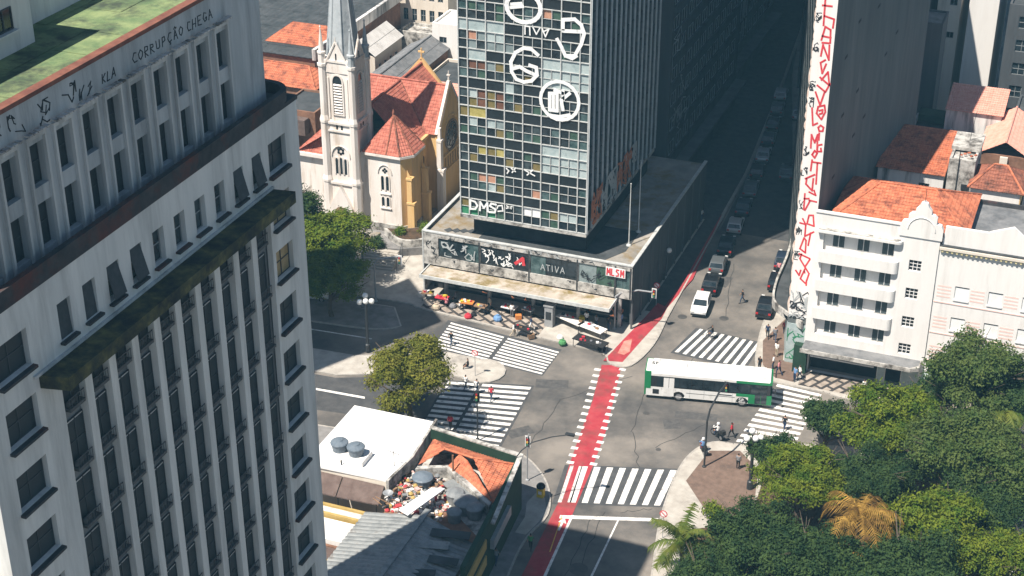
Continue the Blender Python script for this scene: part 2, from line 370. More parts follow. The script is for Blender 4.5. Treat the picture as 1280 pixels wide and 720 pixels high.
def edge_strip(mb, pts, w, z0, z1, closed=True):
    n = len(pts)
    for k in range(n if closed else n - 1):
        a = Vector(pts[k]); b = Vector(pts[(k + 1) % n]); d = (b - a)
        if d.length < .05: continue
        d.normalize(); nn = Vector((d.y, -d.x)) * w
        mb.prism([tuple(a - d * .02), tuple(b + d * .02), tuple(b + nn + d * .02), tuple(a + nn - d * .02)], z0, z1)
def pavement(name, poly, m, h=.13, kerb=None):
    a = sum(poly[k][0] * poly[(k + 1) % len(poly)][1] - poly[(k + 1) % len(poly)][0] * poly[k][1] for k in range(len(poly)))
    if a < 0: poly = poly[::-1]
    o = MB().prism(poly, -.02, h).build(name, m); tag(o, kind='structure')
    kb = MB(); edge_strip(kb, kerb[::-1] if kerb and a < 0 else (kerb or poly), .16, -.02, h + .012, closed=kerb is None)
    if kb.f: kb.build('kerb', 'kerb', o)
    return o

def smooth(pts, n=4):
    """round an open outline"""
    out = []
    for k in range(len(pts) - 1):
        p0 = Vector(pts[max(k - 1, 0)]); p1 = Vector(pts[k]); p2 = Vector(pts[k + 1]); p3 = Vector(pts[min(k + 2, len(pts) - 1)])
        for j in range(n):
            t = j / n
            out.append(tuple(.5 * ((2 * p1) + (p2 - p0) * t + (2 * p0 - 5 * p1 + 4 * p2 - p3) * t * t + (3 * p1 - p0 - 3 * p2 + p3) * t ** 3)))
    return out + [tuple(pts[-1])]

# far left corner (in front of the glass tower), with the avenue's left pavement
k1 = smooth([(-82, 137.2), (-66.6, 138.6), (-63.3, 138), (-49.7, 136.7), (-43.2, 136.2), (-41.6, 134.4), (-39.6, 134.6), (-38.7, 139.4), (-39.0, 145.3)])
pavement('pavement', k1 + [(-39.3, 154.6), (-40.2, 185), (-42.8, 215), (-47.5, 260), (-56, 320), (-70, 320), (-60, 200), (-84, 200)], 'paving_pale', kerb=k1 + [(-39.3, 154.6), (-40.2, 185), (-42.8, 215), (-47.5, 260), (-56, 320)])
MOS = MB().quad((-64, 137.95, .139), (-63.0, 138.1, .139), (-50.2, 136.85, .139), (-50.2, 141.0, .139), (-64, 141.0, .139)).build('mosaic_paving', 'mosaic'); tag(MOS, kind='structure')
tag(MB().quad((-39.9, 146, .1395), (-39.55, 154.6, .1395), (-40.45, 185, .1395), (-43.05, 215, .1395), (-47.75, 260, .1395), (-54, 260, .1395), (-49, 212, .1395), (-46.9, 172, .1395), (-41.55, 170, .1395), (-41.55, 146, .1395)).build('avenue_shade_paving', 'paving_dark'), kind='structure')  # dark tiles, their tone also deepening the shade on the avenue pavement
# far right corner, beside the hotel
k2 = smooth([(-30.4, 168), (-29.4, 151.6), (-28.8, 144.5), (-27.7, 138.9), (-25.7, 136.9), (-20.6, 136.7), (-16.1, 136.2), (10, 136.6)])
pavement('pavement', [(-48, 256), (-42.5, 222)] + k2 + [(10, 142), (-20, 160), (-30, 240)], 'paving_pale', kerb=[(-48, 256), (-42.5, 222)] + k2)
MOS2 = MB().quad((-23.2, 136.95, .139), (-2, 136.75, .139), (-2, 139.9, .139), (-23.2, 139.9, .139)).build('mosaic_paving', 'mosaic_b'); tag(MOS2, kind='structure')
WALK2 = MB().quad((-28.4, 144.2, .139), (-27.3, 139.5, .139), (-25.6, 137.5, .139), (-23.7, 137.3, .139), (-23.4, 140.6, .139), (-25.6, 141.1, .139), (-27.2, 150, .139)).build('corner_paving', 'paving_brown'); tag(WALK2, kind='structure')
# near right corner: the park
k3 = smooth([(-26.5, 97), (-27.9, 104), (-29.3, 110.9), (-29.9, 117.6), (-29.6, 121.6), (-28.2, 124.1), (-25.6, 124.6), (-20.6, 126.6), (-14, 128.3), (0, 131.2), (30, 137.5)])
PARK = pavement('pavement', k3 + [(30, 60), (-21, 60)], 'paving_pale', kerb=k3)
tag(MB().quad((-28.9, 117.2, .139), (-26.2, 113.6, .139), (-23.8, 112.9, .139), (-22.5, 116.5, .139), (-23.3, 121.2, .139), (-25.6, 123.6, .139), (-28.2, 122.6, .139)).build('brown_paving', 'paving_brown'), kind='structure')
tag(MB().prism([(-22.6, 121.8), (-18, 124), (-3, 127.5), (28, 134), (28, 62), (-20, 62), (-25, 100), (-26.2, 110.5), (-22.2, 113)], .1, .2).build('planted_bed', 'soil'), kind='structure')
tag(MB().quad((-9, 128.4, .205), (12, 133.4, .205), (16, 112, .205), (2, 109, .205)).build('park_path', 'paving_pale'), kind='structure')
# near left corner, at the low shops
k4 = smooth([(-72, 112.7), (-58, 114.0), (-47.5, 115.2), (-44.4, 115.8), (-42.1, 114.4), (-39.9, 111.6), (-38.7, 108.0), (-39.2, 104.5), (-38.9, 99.5), (-36.5, 84)])
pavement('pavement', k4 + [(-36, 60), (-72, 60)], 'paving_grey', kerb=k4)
tag(MB().quad(*[(x, y, .139) for x, y in smooth([(-40.5, 111.6), (-39.2, 109.2), (-38.9, 107.2), (-39.35, 104.6)]) + [(-40.3, 104.6), (-40.3, 107), (-40.9, 109)]]).build('corner_paving', 'paving_pale'), kind='structure')
# the far side of the cross street on the left and the strip between its carriageways
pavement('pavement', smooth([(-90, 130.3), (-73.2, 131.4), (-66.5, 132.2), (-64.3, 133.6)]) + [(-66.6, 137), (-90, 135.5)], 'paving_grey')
isl = [(-52.9 + 2.15 * math.cos(t * .42), 128.35 + 2.15 * math.sin(t * .42)) for t in range(-5, 6)]
pavement('median', isl + [(-57.5, 130.3), (-66, 126.3), (-90, 125), (-90, 121.6), (-66, 122.5), (-56.8, 126.6)], 'paving_pale')

# painted markings, each a thin sheet on the road
def bar_mark(name, poly, m='white_paint', z=.004):
    return MB().prism(poly, .001, z + .008).build(name, m, ROAD)
def stripes(a, b, c, d, n, fill=.5, m='white_paint', gap=None, long=False):
    """n bars over the quadrilateral a-b-c-d: bars run from edge a-b to edge d-c"""
    a, b, c, d = map(Vector, (a, b, c, d))
    for k in range(n):
        t0 = k / (n - 1 + fill); t1 = t0 + fill / (n - 1 + fill)
        p, q, r, s = a.lerp(b, t0), a.lerp(b, t1), d.lerp(c, t1), d.lerp(c, t0)
        for g0, g1 in (gap or ((0, 1),)):
            bar_mark('crosswalk_bar', [tuple(p.lerp(s, g0)), tuple(q.lerp(r, g0)), tuple(q.lerp(r, g1)), tuple(p.lerp(s, g1))], m)
tw = ((0, .5), (.535, 1))
stripes((-59.74,136.42), (-59.44,131.16), (-47.26,129.95), (-47.13,134.72), 9, .5, gap=tw)
stripes((-55.35,125.34), (-54.29,115.32), (-46.49,116.20), (-47.37,127.31), 12, .5, gap=((0, .38), (.42, 1)))
stripes((-35.11,144.51), (-28.52,143.85), (-29.02,138.51), (-36.25,138.94), 9, .46)
stripes((-38.33,116.16), (-30.15,118.65), (-30.01,112.92), (-37.49,110.53), 8, .5)
stripes((-39.31,115.91), (-38.26,116.18), (-37.36,110.58), (-38.46,110.15), 2, .4, 'worn_paint')
stripes((-25.10,136.59), (-26.36,125.14), (-21.22,125.57), (-20.69,136.23), 12, .5)
# cycle lane
red = [(-35.84,100.16), (-36.26,104.61), (-36.84,110.78), (-37.38,116.52), (-38.09,122.33), (-39.14,127.97), (-40.41,134.43)]
redl = [(-37.73,99.43), (-38.01,103.93), (-38.40,110.18), (-39.40,115.74), (-40.25,121.50), (-41.01,127.24), (-42.32,133.86)]
tag(MB().prism(red + redl[::-1], .001, .0095).build('cycle_lane', 'red_lane'), kind='structure')
k5 = [(-40.48,134.91), (-40.29,136.68), (-39.98,139.76), (-39.37,144.88), (-39.51,147.45)]; k5l = [(-42.37,134.51), (-42.07,136.68), (-41.81,139.05), (-41.11,144.57), (-40.77,148.10)]
tag(MB().prism([(x, y) for x, y in k5 + k5l[::-1]], .1, .14).build('cycle_lane', 'red_lane'), kind='structure')
tag(MB().prism([(-39.51,147.45), (-38.76,154.80), (-40.0, 172), (-41.6, 172), (-39.99,154.33), (-40.72,147.93)], .1, .1385).build('cycle_lane', 'red_lane'), kind='structure')
tag(MB().prism([(-41.61,138.95), (-40.99,139.72), (-40.43,137.14), (-40.77,136.33), (-41.47,136.40)], .1, .1435).build('bare_patch', 'red_worn'), kind='structure')
for (a, b, n) in (((-39.48,116.40), (-42.40,132.83), 15), ((-37.44,116.91), (-40.10,133.72), 15)):
    a, b = Vector(a), Vector(b)
    for k in range(n):
        c = a.lerp(b, k / (n - 1)); bar_mark('lane_dash', [(c.x - .32, c.y - .24), (c.x + .32, c.y - .2), (c.x + .32, c.y + .22), (c.x - .32, c.y + .18)], z=.006)
bar_mark('stop_line', [(-37.63,108.45), (-29.60,111.07), (-29.47,110.63), (-37.54,107.99)])
bar_mark('lane_line', [(-35.84,100.16), (-36.54,108.88), (-36.73,108.80), (-36.08,100.07)], z=.007)
bar_mark('lane_line', [(-32.31,101.53), (-32.67,109.64), (-32.80,109.59), (-32.50,101.46)])
bar_mark('lane_line', [(-36.63,103.29), (-37.40,108.42), (-37.47,108.40), (-36.73,103.25)], 'yellow_paint', z=.007)
bar_mark('lane_line', [(-66.70,119.25), (-61.57,119.50), (-61.73,119.83), (-66.87,119.58)])
bar_mark('lane_line', [(-85, 128.9), (-66, 130.2), (-66, 130.38), (-85, 129.08)])
# direction arrow on the cycle lane
ar = MB(); ax, ay = (-37.01,107.33)
ar.prism([(ax - .1, ay - 1), (ax + .1, ay - 1), (ax + .02, ay + .2), (ax - .18, ay + .2)], .001, .017).prism([(ax - .45, ay + .15), (ax + .3, ay + .15), (ax - .13, ay + .9)], .001, .0172)
ar.build('arrow_marking', 'white_paint', ROAD)
for (p, r) in (((-33.36,147.58), .5), ((-37.53,146.34), .5), ((-28.33,113.83), .5), ((-35.53,126.91), .35), ((-32.66,121.28), .25), ((-33.72,102.00), .8)):
    MB().lathe(p[0], p[1], [(r, .001), (r, .014)], 14).build('manhole_cover', 'cover_iron', ROAD)
tag(MB().quad((-39.2, 168, .004), (-30.6, 168, .004), (-42.7, 222, .004), (-48.2, 256, .004), (-56, 320, .004), (-60, 320, .004), (-47.3, 260, .004), (-42.6, 215, .004), (-40.0, 185, .004)).build('avenue_shade_asphalt', 'asphalt_dark'), kind='structure')  # darker sheet over the road, deepening the avenue's shade by colour
for a, b in (((-34.96,109.37), (-34.32,100.75)), ((-34.12,110.32), (-33.80,102.65)), ((-33.15,117.21), (-35.80,123.22)), ((-35.80,123.22), (-37.22,133.51)), ((-38.84,132.88), (-43.96,126.10)), ((-43.96,126.10), (-43.89,117.20)), ((-33.41,148.12), (-35.46,160.22)), ((-34.79,134.45), (-33.84,139.87)), ((-32.94,121.45), (-29.90,126.98)), ((-32.96,110.77), (-30.52,112.22))):
    a, b = Vector(a), Vector(b); d = (b - a).normalized(); n_ = Vector((-d.y, d.x)); q = [a + (b - a) * (k / 8) + n_ * (rnd.random() - .5) * .35 for k in range(9)]
    MB().prism([tuple(p - n_ * .03) for p in q] + [tuple(p + n_ * .03) for p in q[::-1]], .001, .0062).build('tar_seam', 'tar', ROAD)
for c, L_, W_, a_ in (((-45.68,128.60), 3.2, 1.6, .3), ((-30.98,128.06), 4.0, 1.2, .2), ((-34.39,114.07), 2.2, 1.0, 1.4), ((-35.47,155.68), 2.6, 1.3, 1.5), ((-45.53,119.45), 2.4, 1.4, .8), ((-32.71,125.89), 1.6, 1.6, .4)):
    MB().obox(c, (math.cos(a_), math.sin(a_)), L_, W_, .001, .0055).build('road_patch', 'patch', ROAD)
# dark asphalt of the left carriageway and of the crossings
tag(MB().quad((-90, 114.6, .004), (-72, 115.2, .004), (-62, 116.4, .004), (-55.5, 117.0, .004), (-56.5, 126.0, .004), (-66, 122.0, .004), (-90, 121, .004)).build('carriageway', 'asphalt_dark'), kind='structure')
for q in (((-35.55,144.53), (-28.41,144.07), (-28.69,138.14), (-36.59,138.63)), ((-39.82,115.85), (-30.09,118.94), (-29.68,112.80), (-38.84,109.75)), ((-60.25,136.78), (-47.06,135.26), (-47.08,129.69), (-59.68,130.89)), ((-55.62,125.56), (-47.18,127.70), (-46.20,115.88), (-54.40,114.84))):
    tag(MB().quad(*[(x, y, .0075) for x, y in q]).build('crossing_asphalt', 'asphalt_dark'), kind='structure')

# ------------------------------------------------------------------ stroke letters for the graffiti
FONT = {'A': [[(0, 0), (.45, 1), (.9, 0)], [(.2, .4), (.7, .4)]], 'B': [[(0, 0), (0, 1), (.6, .85), (.1, .55), (.7, .3), (0, 0)]], 'C': [[(.8, .9), (.3, 1), (0, .5), (.3, 0), (.8, .12)]],
 'D': [[(0, 0), (0, 1), (.55, .9), (.8, .5), (.55, .08), (0, 0)]], 'E': [[(.75, 1), (0, 1), (0, 0), (.75, 0)], [(0, .52), (.6, .52)]], 'F': [[(.8, 1), (0, 1), (0, 0)], [(0, .55), (.6, .55)]],
 'G': [[(.8, .9), (.3, 1), (0, .5), (.3, 0), (.8, .1), (.8, .45), (.45, .45)]], 'H': [[(0, 0), (0, 1)], [(.75, 0), (.75, 1)], [(0, .5), (.75, .5)]], 'I': [[(.1, 0), (.1, 1)]],
 'L': [[(0, 1), (0, 0), (.7, 0)]], 'M': [[(0, 0), (.05, 1), (.45, .35), (.85, 1), (.9, 0)]], 'N': [[(0, 0), (0, 1), (.75, 0), (.75, 1)]], 'O': [[(.4, 1), (0, .65), (.05, .25), (.4, 0), (.75, .25), (.8, .65), (.4, 1)]],
 'P': [[(0, 0), (0, 1), (.65, .9), (.65, .6), (0, .48)]], 'R': [[(0, 0), (0, 1), (.65, .9), (.65, .6), (0, .48), (.7, 0)]], 'S': [[(.75, .95), (.2, 1), (.05, .7), (.7, .4), (.6, .05), (0, 0)]],
 'T': [[(0, 1), (.8, 1)], [(.4, 1), (.4, 0)]], 'U': [[(0, 1), (.05, .2), (.35, 0), (.7, .2), (.75, 1)]], 'V': [[(0, 1), (.4, 0), (.8, 1)]], 'X': [[(0, 0), (.8, 1)], [(0, 1), (.8, 0)]], 'K': [[(0, 0), (0, 1)], [(.7, 1), (0, .5), (.7, 0)]],
 'Y': [[(0, 1), (.4, .5), (.8, 1)], [(.4, .5), (.4, 0)]], 'Z': [[(0, 1), (.8, 1), (0, 0), (.8, 0)]], 'Ç': [[(.8, .9), (.3, 1), (0, .5), (.3, 0), (.8, .12)], [(.4, 0), (.5, -.2), (.3, -.28)]], 'Ã': [[(0, 0), (.45, 1), (.9, 0)], [(.2, .4), (.7, .4)], [(.1, 1.15), (.35, 1.28), (.55, 1.15), (.8, 1.28)]], 'W': [[(0, 1), (.2, 0), (.45, .6), (.7, 0), (.9, 1)]]}
def write(mb, text, fn, u, z, h, w, sx=.75, gap=.25, lean=0., m=0, wob=.0, th=.02):
    for ch in text:
        if ch in FONT:
            for l in FONT[ch]:
                mb.stroke([(u + (a * sx + lean * b + (rnd.random() - .5) * wob) * h, z + (b + (rnd.random() - .5) * wob) * h) for a, b in l], w, fn, m=m, th=th)
        u += h * (sx * (.3 if ch == 'I' else .85) + gap) if ch != ' ' else h * .5
    return mb
def scrawl(mb, fn, u0, u1, z0, z1, n, w, h, seed, m=0):
    """random tags: clusters of angular strokes"""
    r = random.Random(seed)
    for _ in range(n):
        u, z = r.uniform(u0, u1), r.uniform(z0, z1); p = [(u, z)]
        for k in range(r.randint(3, 6)): p.append((min(max(p[-1][0] + r.uniform(-.7, .8) * h, u0), u1), min(max(p[-1][1] + r.uniform(-.9, .9) * h, z0), z1)))
        mb.stroke(p, w * r.uniform(.7, 1.3), fn, m=m, th=.012 + r.random() * .01)
    return mb

# ------------------------------------------------------------------ grey office block on the left
mat('guard_grey', (.07, .073, .075), (.11, .11, .11), rough=.8, scale=3)
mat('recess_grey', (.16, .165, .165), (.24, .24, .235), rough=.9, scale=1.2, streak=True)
mat('upper_grey', (.36, .385, .39), (.48, .5, .5), rough=.9, scale=.9, bump=.08, streak=True, dirt=(.2, .21, .21), dscale=.6, dlo=.47, dhi=.75)
def grey_block():
    X = -44.0; T = thing('office_block', (-54, 63, 0), 'tall grey concrete office block with pilasters and a mossy green flat roof', 'building')
    fn = side(X); Y0, Y1, ZT = 48.6, 78.6, 48.2
    bay0, bay1, nb = 54.1, 74.6, 10; pitch = (bay1 - bay0) / nb
    sills = [44.75 - 3.44 * k for k in range(13)]
    holes = [(bay0, bay1, .5, 43.2)]
    for z in sills:
        holes += [(49.95, 52.25, z, z + 1.95), (74.95, 77.0, z, z + 1.95)]
    tops = [bay0 + pitch * (k + .5) for k in range(nb)]
    for c in tops: holes.append((c - .52, c + .52, 44.7, 46.65))
    w = facade(MB(), fn, Y0, Y1, 0, ZT, holes, .36)
    # the sunlit end wall towards -Y, the back and the roof slab
    w.quad((X - 12, Y0, 0), (X, Y0, 0), (X, Y0, ZT), (X - 12, Y0, ZT)); w.quad((X - 12, Y1, 0), (X, Y1, 0), (X, Y1, ZT), (X - 12, Y1, ZT))
    w.quad((X - 12, Y0, 0), (X - 12, Y1, 0), (X - 12, Y1, ZT), (X - 12, Y0, ZT))
    w.box(X - 11.9, X - .42, Y0 + .1, Y1 - .1, 43.2, ZT - .02)
    wall = w.build('wall', 'concrete', T)
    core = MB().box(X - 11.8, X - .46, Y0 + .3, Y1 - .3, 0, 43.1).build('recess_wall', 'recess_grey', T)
    MB().box(X - 12.05, X + .05, Y0 - .05, Y1 + .05, ZT, ZT + .25).build('ledge', 'ledge_dark', T)
    # raised rim of the setback terrace, rounded at the corner
    rim = [(X + .05, Y0)] + [(X - 1.6 + 1.65 * math.cos(t), Y1 - 1.6 + 1.65 * math.sin(t)) for t in [k * math.pi / 16 for k in range(9)]] + [(X - 12, Y1 + .05)]
    rb = MB()
    for (a, b), (c, d) in zip(rim[:-1], rim[1:]):
        p, q = Vector((a, b)), Vector((c, d)); nn = Vector(((q - p).normalized().y, -(q - p).normalized().x))
        rb.prism([(a, b), (c, d), tuple(q - nn * .35), tuple(p - nn * .35)], ZT + .25, ZT + (.35 if b < 74 and d < 76 else .95))
    rb.build('terrace_rim', 'ledge_dark', T)
    # pilasters between the bays
    pm = MB().box(-.48, .0, -.285, .285, 0, 42.6).mesh('pilaster', 'concrete')
    for k in range(1, nb): piece('pilaster', pm, T, (X + .03, bay0 + pitch * k, .55))
    bs = .46
    # bays: a window strip, a spandrel and a planter shelf on every storey
    wm = window_mesh(1.42, 2.6, 2, 2, .045, 'glass_dull', 'frame_dark')
    tm = MB().box(-.62, .62, -.42, -.02, -.2, -.02)
    for k in range(7): tm.tube((-.6 + k * .2, -.4, -.02), (-.6 + k * .2, -.4, .5), .015, n=4)
    tm.box(-.62, .62, -.42, -.37, .5, .55)
    r = random.Random(3)
    for k in range(5): x = r.uniform(-.5, .5); tm.lathe(x, -.2, [(.02, -.02), (r.uniform(.1, .18), .12), (.12, .28), (.02, .36)], 6)
    tm = tm.mesh('window_guard', 'guard_grey')
    st = MB().box(-.66, .66, -.06, 0, 0, .12).mesh('lintel', 'concrete_old')
    for k, c in enumerate(tops):
        for z in sills[1:]:
            put_window(wm, T, (X - bs + .06, c, z - .35), R(90)); piece('window_guard', tm, T, (X - bs + .04, c, z - .35), R(90)); piece('lintel', st, T, (X - bs + .02, c, z + 2.12), R(90))
    # windows of the two end columns and of the upper row
    ms = window_mesh(2.05, 1.95, 2, 2, .05, 'glass_dull', 'frame_dark', (-.62, -.2, -.02, 'ledge_dark'))
    mo = window_mesh(2.05, 1.95, 2, 2, .05, 'glass_lit', 'frame_dark', (-.62, -.16, -.02, 'ledge_dark'))
    ml = window_mesh(2.3, 1.95, 2, 2, .05, 'glass_dull', 'frame_dark', (-.62, -.16, -.02, 'ledge_dark'))
    for k, z in enumerate(sills):
        put_window(mo if k in (1, 2) else ms, T, (X - .34, 75.975, z), R(90)); put_window(ml, T, (X - .34, 51.1, z), R(90))
    sm = window_mesh(1.04, 1.95, 1, 2, .06, 'glass', 'frame_grey', (-.6, -.14, -.02, 'ledge_dark'))
    bl = MB().quad((-.5, 0, 1.9), (.5, 0, 1.9), (.5, -.12, 0), (-.5, -.12, 0)).quad((-.5, .03, 1.9), (-.5, -.09, 0), (.5, -.09, 0), (.5, .03, 1.9)).mesh('blind', 'blind')
    bo = MB().quad((-.5, 0, 1.9), (.5, 0, 1.9), (.5, -.42, .2), (-.5, -.42, .2)).quad((-.5, .03, 1.9), (-.5, -.39, .2), (.5, -.39, .2), (.5, .03, 1.9)).mesh('blind', 'blind')
    for k, c in enumerate(tops):
        put_window(sm, T, (X - .34, c, 44.7), R(90))
        if k in (0, 1): piece('blind', bl, T, (X - .2, c, 44.7), R(90))
        if k in (2, 3, 8, 9): piece('blind', bo, T, (X - .1, c, 44.7), R(90))
    # mossy concrete canopy over the bays
    MB().prism([(X - .0, 52.6), (X + 1.45, 52.9), (X + 1.45, 75.2), (X - .0, 75.0)], 43.25, 43.95).build('canopy', 'moss', T)
    MB().box(X, X + .14, 52.2, 75.1, 43.955, 44.1).build('canopy_flashing', 'concrete_old', T)
    # set-back upper storeys
    U = X - 1.0; fu = side(U); y0, y1, zt = 49.6, 76.9, 56.3
    hl = []; ub = [53.4 + 2.06 * k for k in range(-1, 10)]
    for c in ub: hl += [(c - .05, c + 1.15, 48.9, 51.2), (c - .05, c + 1.15, 52.0, 54.1)]
    u = facade(MB(), fu, y0, y1, 48.45, zt, hl, .42)
    u.quad((U, y1, 48.45), (U - 11, y1, 48.45), (U - 11, y1, zt), (U, y1, zt)); u.quad((U, y0, 48.45), (U - 11, y0, 48.45), (U - 11, y0, zt), (U, y0, zt))
    u.build('upper_wall', 'upper_grey', T)
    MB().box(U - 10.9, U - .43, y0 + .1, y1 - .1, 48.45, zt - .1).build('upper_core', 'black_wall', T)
    fm = MB()
    fm = MB().box(-.2, -.06, -.16, .0, 0, 6.0).box(1.16, 1.3, -.16, 0, 0, 6.0).box(-.2, 1.3, -.17, .01, 5.95, 6.15).mesh('bay_surround', 'concrete_old')
    um = window_mesh(1.2, 2.1, 2, 2, .05, 'glass_dull', 'frame_dark'); ul = window_mesh(1.2, 2.3, 2, 2, .05, 'glass_dull', 'frame_dark')
    cm = MB()
    for k in range(5): cm.box(-.3 + .01 + k * .33, -.3 + .25 + k * .33, -.42, -.1, 0, .09)
    cm = cm.mesh('bay_cornice', 'concrete_stain')
    for c in ub:
        piece('bay_surround', fm, T, (U, c, 48.45), R(90)); piece('bay_cornice', cm, T, (U + .05, c, 54.75), R(90))
        put_window(um, T, (U - .4, c + .55, 52.0), R(90)); put_window(ul, T, (U - .4, c + .55, 48.9), R(90))
    # roof: green membrane in sheets, terracotta coping, stair house
    MB().box(U - 11, U - .4, y0, y1, zt - .12, zt - .02).build('roof', 'black_wall', T)
    for a in range(4):
        for b in range(9): MB().box(U - .45 - 2.4 * (a + 1) + .02, U - .45 - 2.4 * a - .02, y0 + 3.03 * b + .02, y0 + 3.03 * (b + 1) - .02, zt - .02, zt + .012 + .01 * ((a + b) % 3)).build('roof_sheet', 'roof_green', T)
    MB().box(U - .42, U + .1, y0 - .2, y1 + .1, zt, zt + .22).build('coping', 'terracotta_trim', T)
    MB().box(U - 11.2, U - .46, y1 - .3, y1 + .2, zt, zt + .3).build('coping', 'terracotta_trim', T)
    h = MB().box(U - 10.6, U - 4.2, 50.2, 62.4, zt, zt + 3.6); h.box(U - 10.6, U - 5.9, 62.45, 75, zt, zt + 3.9)
    SH = h.build('stair_house', 'concrete', T)
    MB().box(U - 10.9, U - 3.3, 49.7, 62.9, zt + 3.6, zt + 3.95).build('roof', 'roof_dark', SH)
    sw = window_mesh(1.4, 1.1, 2, 1, .06, 'glass_dark', 'frame_dark', (-.3, -.12, -.02, 'concrete'))
    for y in (52, 56.5, 60.2): put_window(sw, T, (U - 4.18, y, zt + 1.2), R(90))
    # graffiti along the parapet
    g = MB(); write(g, 'CORRUPÇÃO CHEGA', fu, 64.3, 55.1, .48, .05, sx=.85, gap=.4, wob=.14)
    write(g, 'KLA', fu, 61.6, 55.0, .45, .05, wob=.15, lean=.2)
    for k, (y, z) in enumerate(((53.6, 55.0), (54.9, 55.1), (57.1, 54.95), (58.9, 55.0), (60.2, 55.05))):
        scrawl(g, fu, y - .5, y + .6, z - .2, z + .9, 3, .055, .6, 40 + k)
    o = g.build('graffiti', 'paint_black', T); o['kind'] = 'stuff'
    return T
grey_block()

# ------------------------------------------------------------------ glass tower on its podium
def glass_tower():
    TX0, TX1, TY0, TY1, TZ = -60.8, -47.0, 142.0, 166.0, 9.6
    T = thing('glass_tower', (-53.9, 154, 0), 'derelict dark glass curtain-wall tower covered in white painted circles and tags', 'building')
    FH, NF = 3.05, 12; mod = (TX1 - TX0) / 7
    zb = TZ + .4; ztop = zb + FH * NF
    # body behind the glass
    MB().box(TX0 + .25, TX1 - .25, TY0 + .25, TY1 - .25, TZ + .05, ztop + 34).build('core', 'black_wall', T)
    MB().box(TX0 - .05, TX1 + .05, TY0 - .05, TY1 + .05, TZ, zb).build('base_band', 'concrete_stain', T)
    MB().box(TX0 + .9, TX1 - .4, TY0 + 1.3, TY1 - 1, 7.5, TZ).build('recessed_storey', 'black_wall', T)
    # panes and spandrels of the front
    us = [TX0, TX0 + mod / 2] + [TX0 + mod * (k + .5) for k in range(1, 7)] + [TX1]
    r = random.Random(11); cache = {}
    def pane(w, h, m):
        k = (round(w, 3), round(h, 3), m)
        if k not in cache: cache[k] = MB().box(-w / 2, w / 2, 0, .03, 0, h).mesh('pane', m)
        return cache[k]
    fixed = {}
    for mdl in (5, 6, 7):
        for f in (2, 5):
            for row in (0, 1, 's'):
                fixed[(f, mdl, row)] = ['board_pale']
    for mdl in (1, 2): fixed[(4, mdl, 0)] = ['board_olive', 'board_brown']; fixed[(4, mdl, 1)] = ['board_olive', 'board_brown', 'glass']
    fixed[(3, 1, 's')] = ['board_yellow']; fixed[(3, 0, 's')] = ['board_olive']; fixed[(3, 1, 1)] = ['board_pale', 'glass_dark']; fixed[(3, 2, 1)] = ['board_pale', 'glass_grey']
    fixed[(6, 1, 1)] = ['board_orange', 'glass_grey']; fixed[(6, 2, 1)] = ['board_pale']; fixed[(6, 2, 0)] = ['glass_grey']; fixed[(6, 1, 's')] = ['board_pale']; fixed[(6, 2, 's')] = ['board_pale']; fixed[(6, 0, 's')] = ['board_pale']
    fixed[(5, 1, 1)] = ['board_brown']; fixed[(5, 2, 1)] = ['glass_grey', 'board_olive']; fixed[(1, 2, 1)] = ['board_orange', 'glass_green']; fixed[(1, 2, 0)] = ['board_pale', 'board_olive']; fixed[(1, 1, 1)] = ['glass_green', 'board_orange']
    fixed[(2, 2, 1)] = ['board_olive', 'board_yellow']; fixed[(2, 1, 1)] = ['glass_dark', 'board_yellow']; fixed[(0, 4, 1)] = ['board_white']; fixed[(0, 6, 1)] = ['board_pale']; fixed[(0, 5, 1)] = ['glass_green', 'board_olive']
    fixed[(0, 0, 0)] = fixed[(0, 1, 0)] = fixed[(0, 2, 0)] = ['paint_green', 'glass_green']; fixed[(4, 3, 's')] = ['board_pale', 'glass']; fixed[(7, 5, 1)] = ['board_orange', 'glass_green']; fixed[(1, 4, 0)] = ['glass_dark', 'board_orange']
    fixed[(5, 1, 's')] = ['board_pale']; fixed[(4, 1, 1)] = ['board_pale', 'board_brown']
    pool = ['glass_dark'] * 11 + ['glass'] * 9 + ['glass_teal'] * 4 + ['glass_green'] * 3 + ['glass_grey'] * 2 + ['board_olive']
    for f in range(NF):
        z0 = zb + f * FH
        for k in range(8):
            a, b = us[k], us[k + 1]; half = k in (0, 7)
            ss = fixed.get((f, k, 's'), ['spandrel'])
            for q in range(len(ss)):
                w = (b - a) / len(ss); piece('spandrel_panel', pane(w - .04, 1.1, ss[q]), T, (a + w * (q + .5), TY0 + .05, z0 + 1.92))
            n = 1 if half else 2
            for row in (0, 1):
                for q in range(n):
                    ch = fixed.get((f, k, row)); mm = ch[q % len(ch)] if ch else r.choice(pool); w = (b - a) / n
                    piece('pane', pane(w - .04, .92, mm), T, (a + w * (q + .5), TY0 + .05 + r.uniform(0, .05), z0 + .02 + row * .94), rz=r.uniform(-.012, .012))
    # mullions and transoms, white painted steel
    for k, u in enumerate(us): MB().box(u - .055, u + .055, TY0 - .1, TY0 + .06, zb, ztop).build('mullion', 'mullion', T)
    fr = MB()
    for f in range(NF):
        z0 = zb + f * FH
        fr.box(TX0, TX1, TY0 - .07, TY0 + .04, z0 - .045, z0 + .045); fr.box(TX0, TX1, TY0 - .062, TY0 + .04, z0 + 1.86, z0 + 1.93)
        fr.box(TX0, TX1, TY0 - .03, TY0 + .04, z0 + .93, z0 + .965)
        for k in range(1, 7): u = (us[k] + us[k + 1]) / 2; fr.box(u - .028, u + .028, TY0 - .055, TY0 + .035, z0 + .05, z0 + 1.86)
    o = fr.build('transoms', 'mullion', T); o['kind'] = 'stuff'
    # right side: deep grey mullions over dark glass
    sd = MB(); n = 15
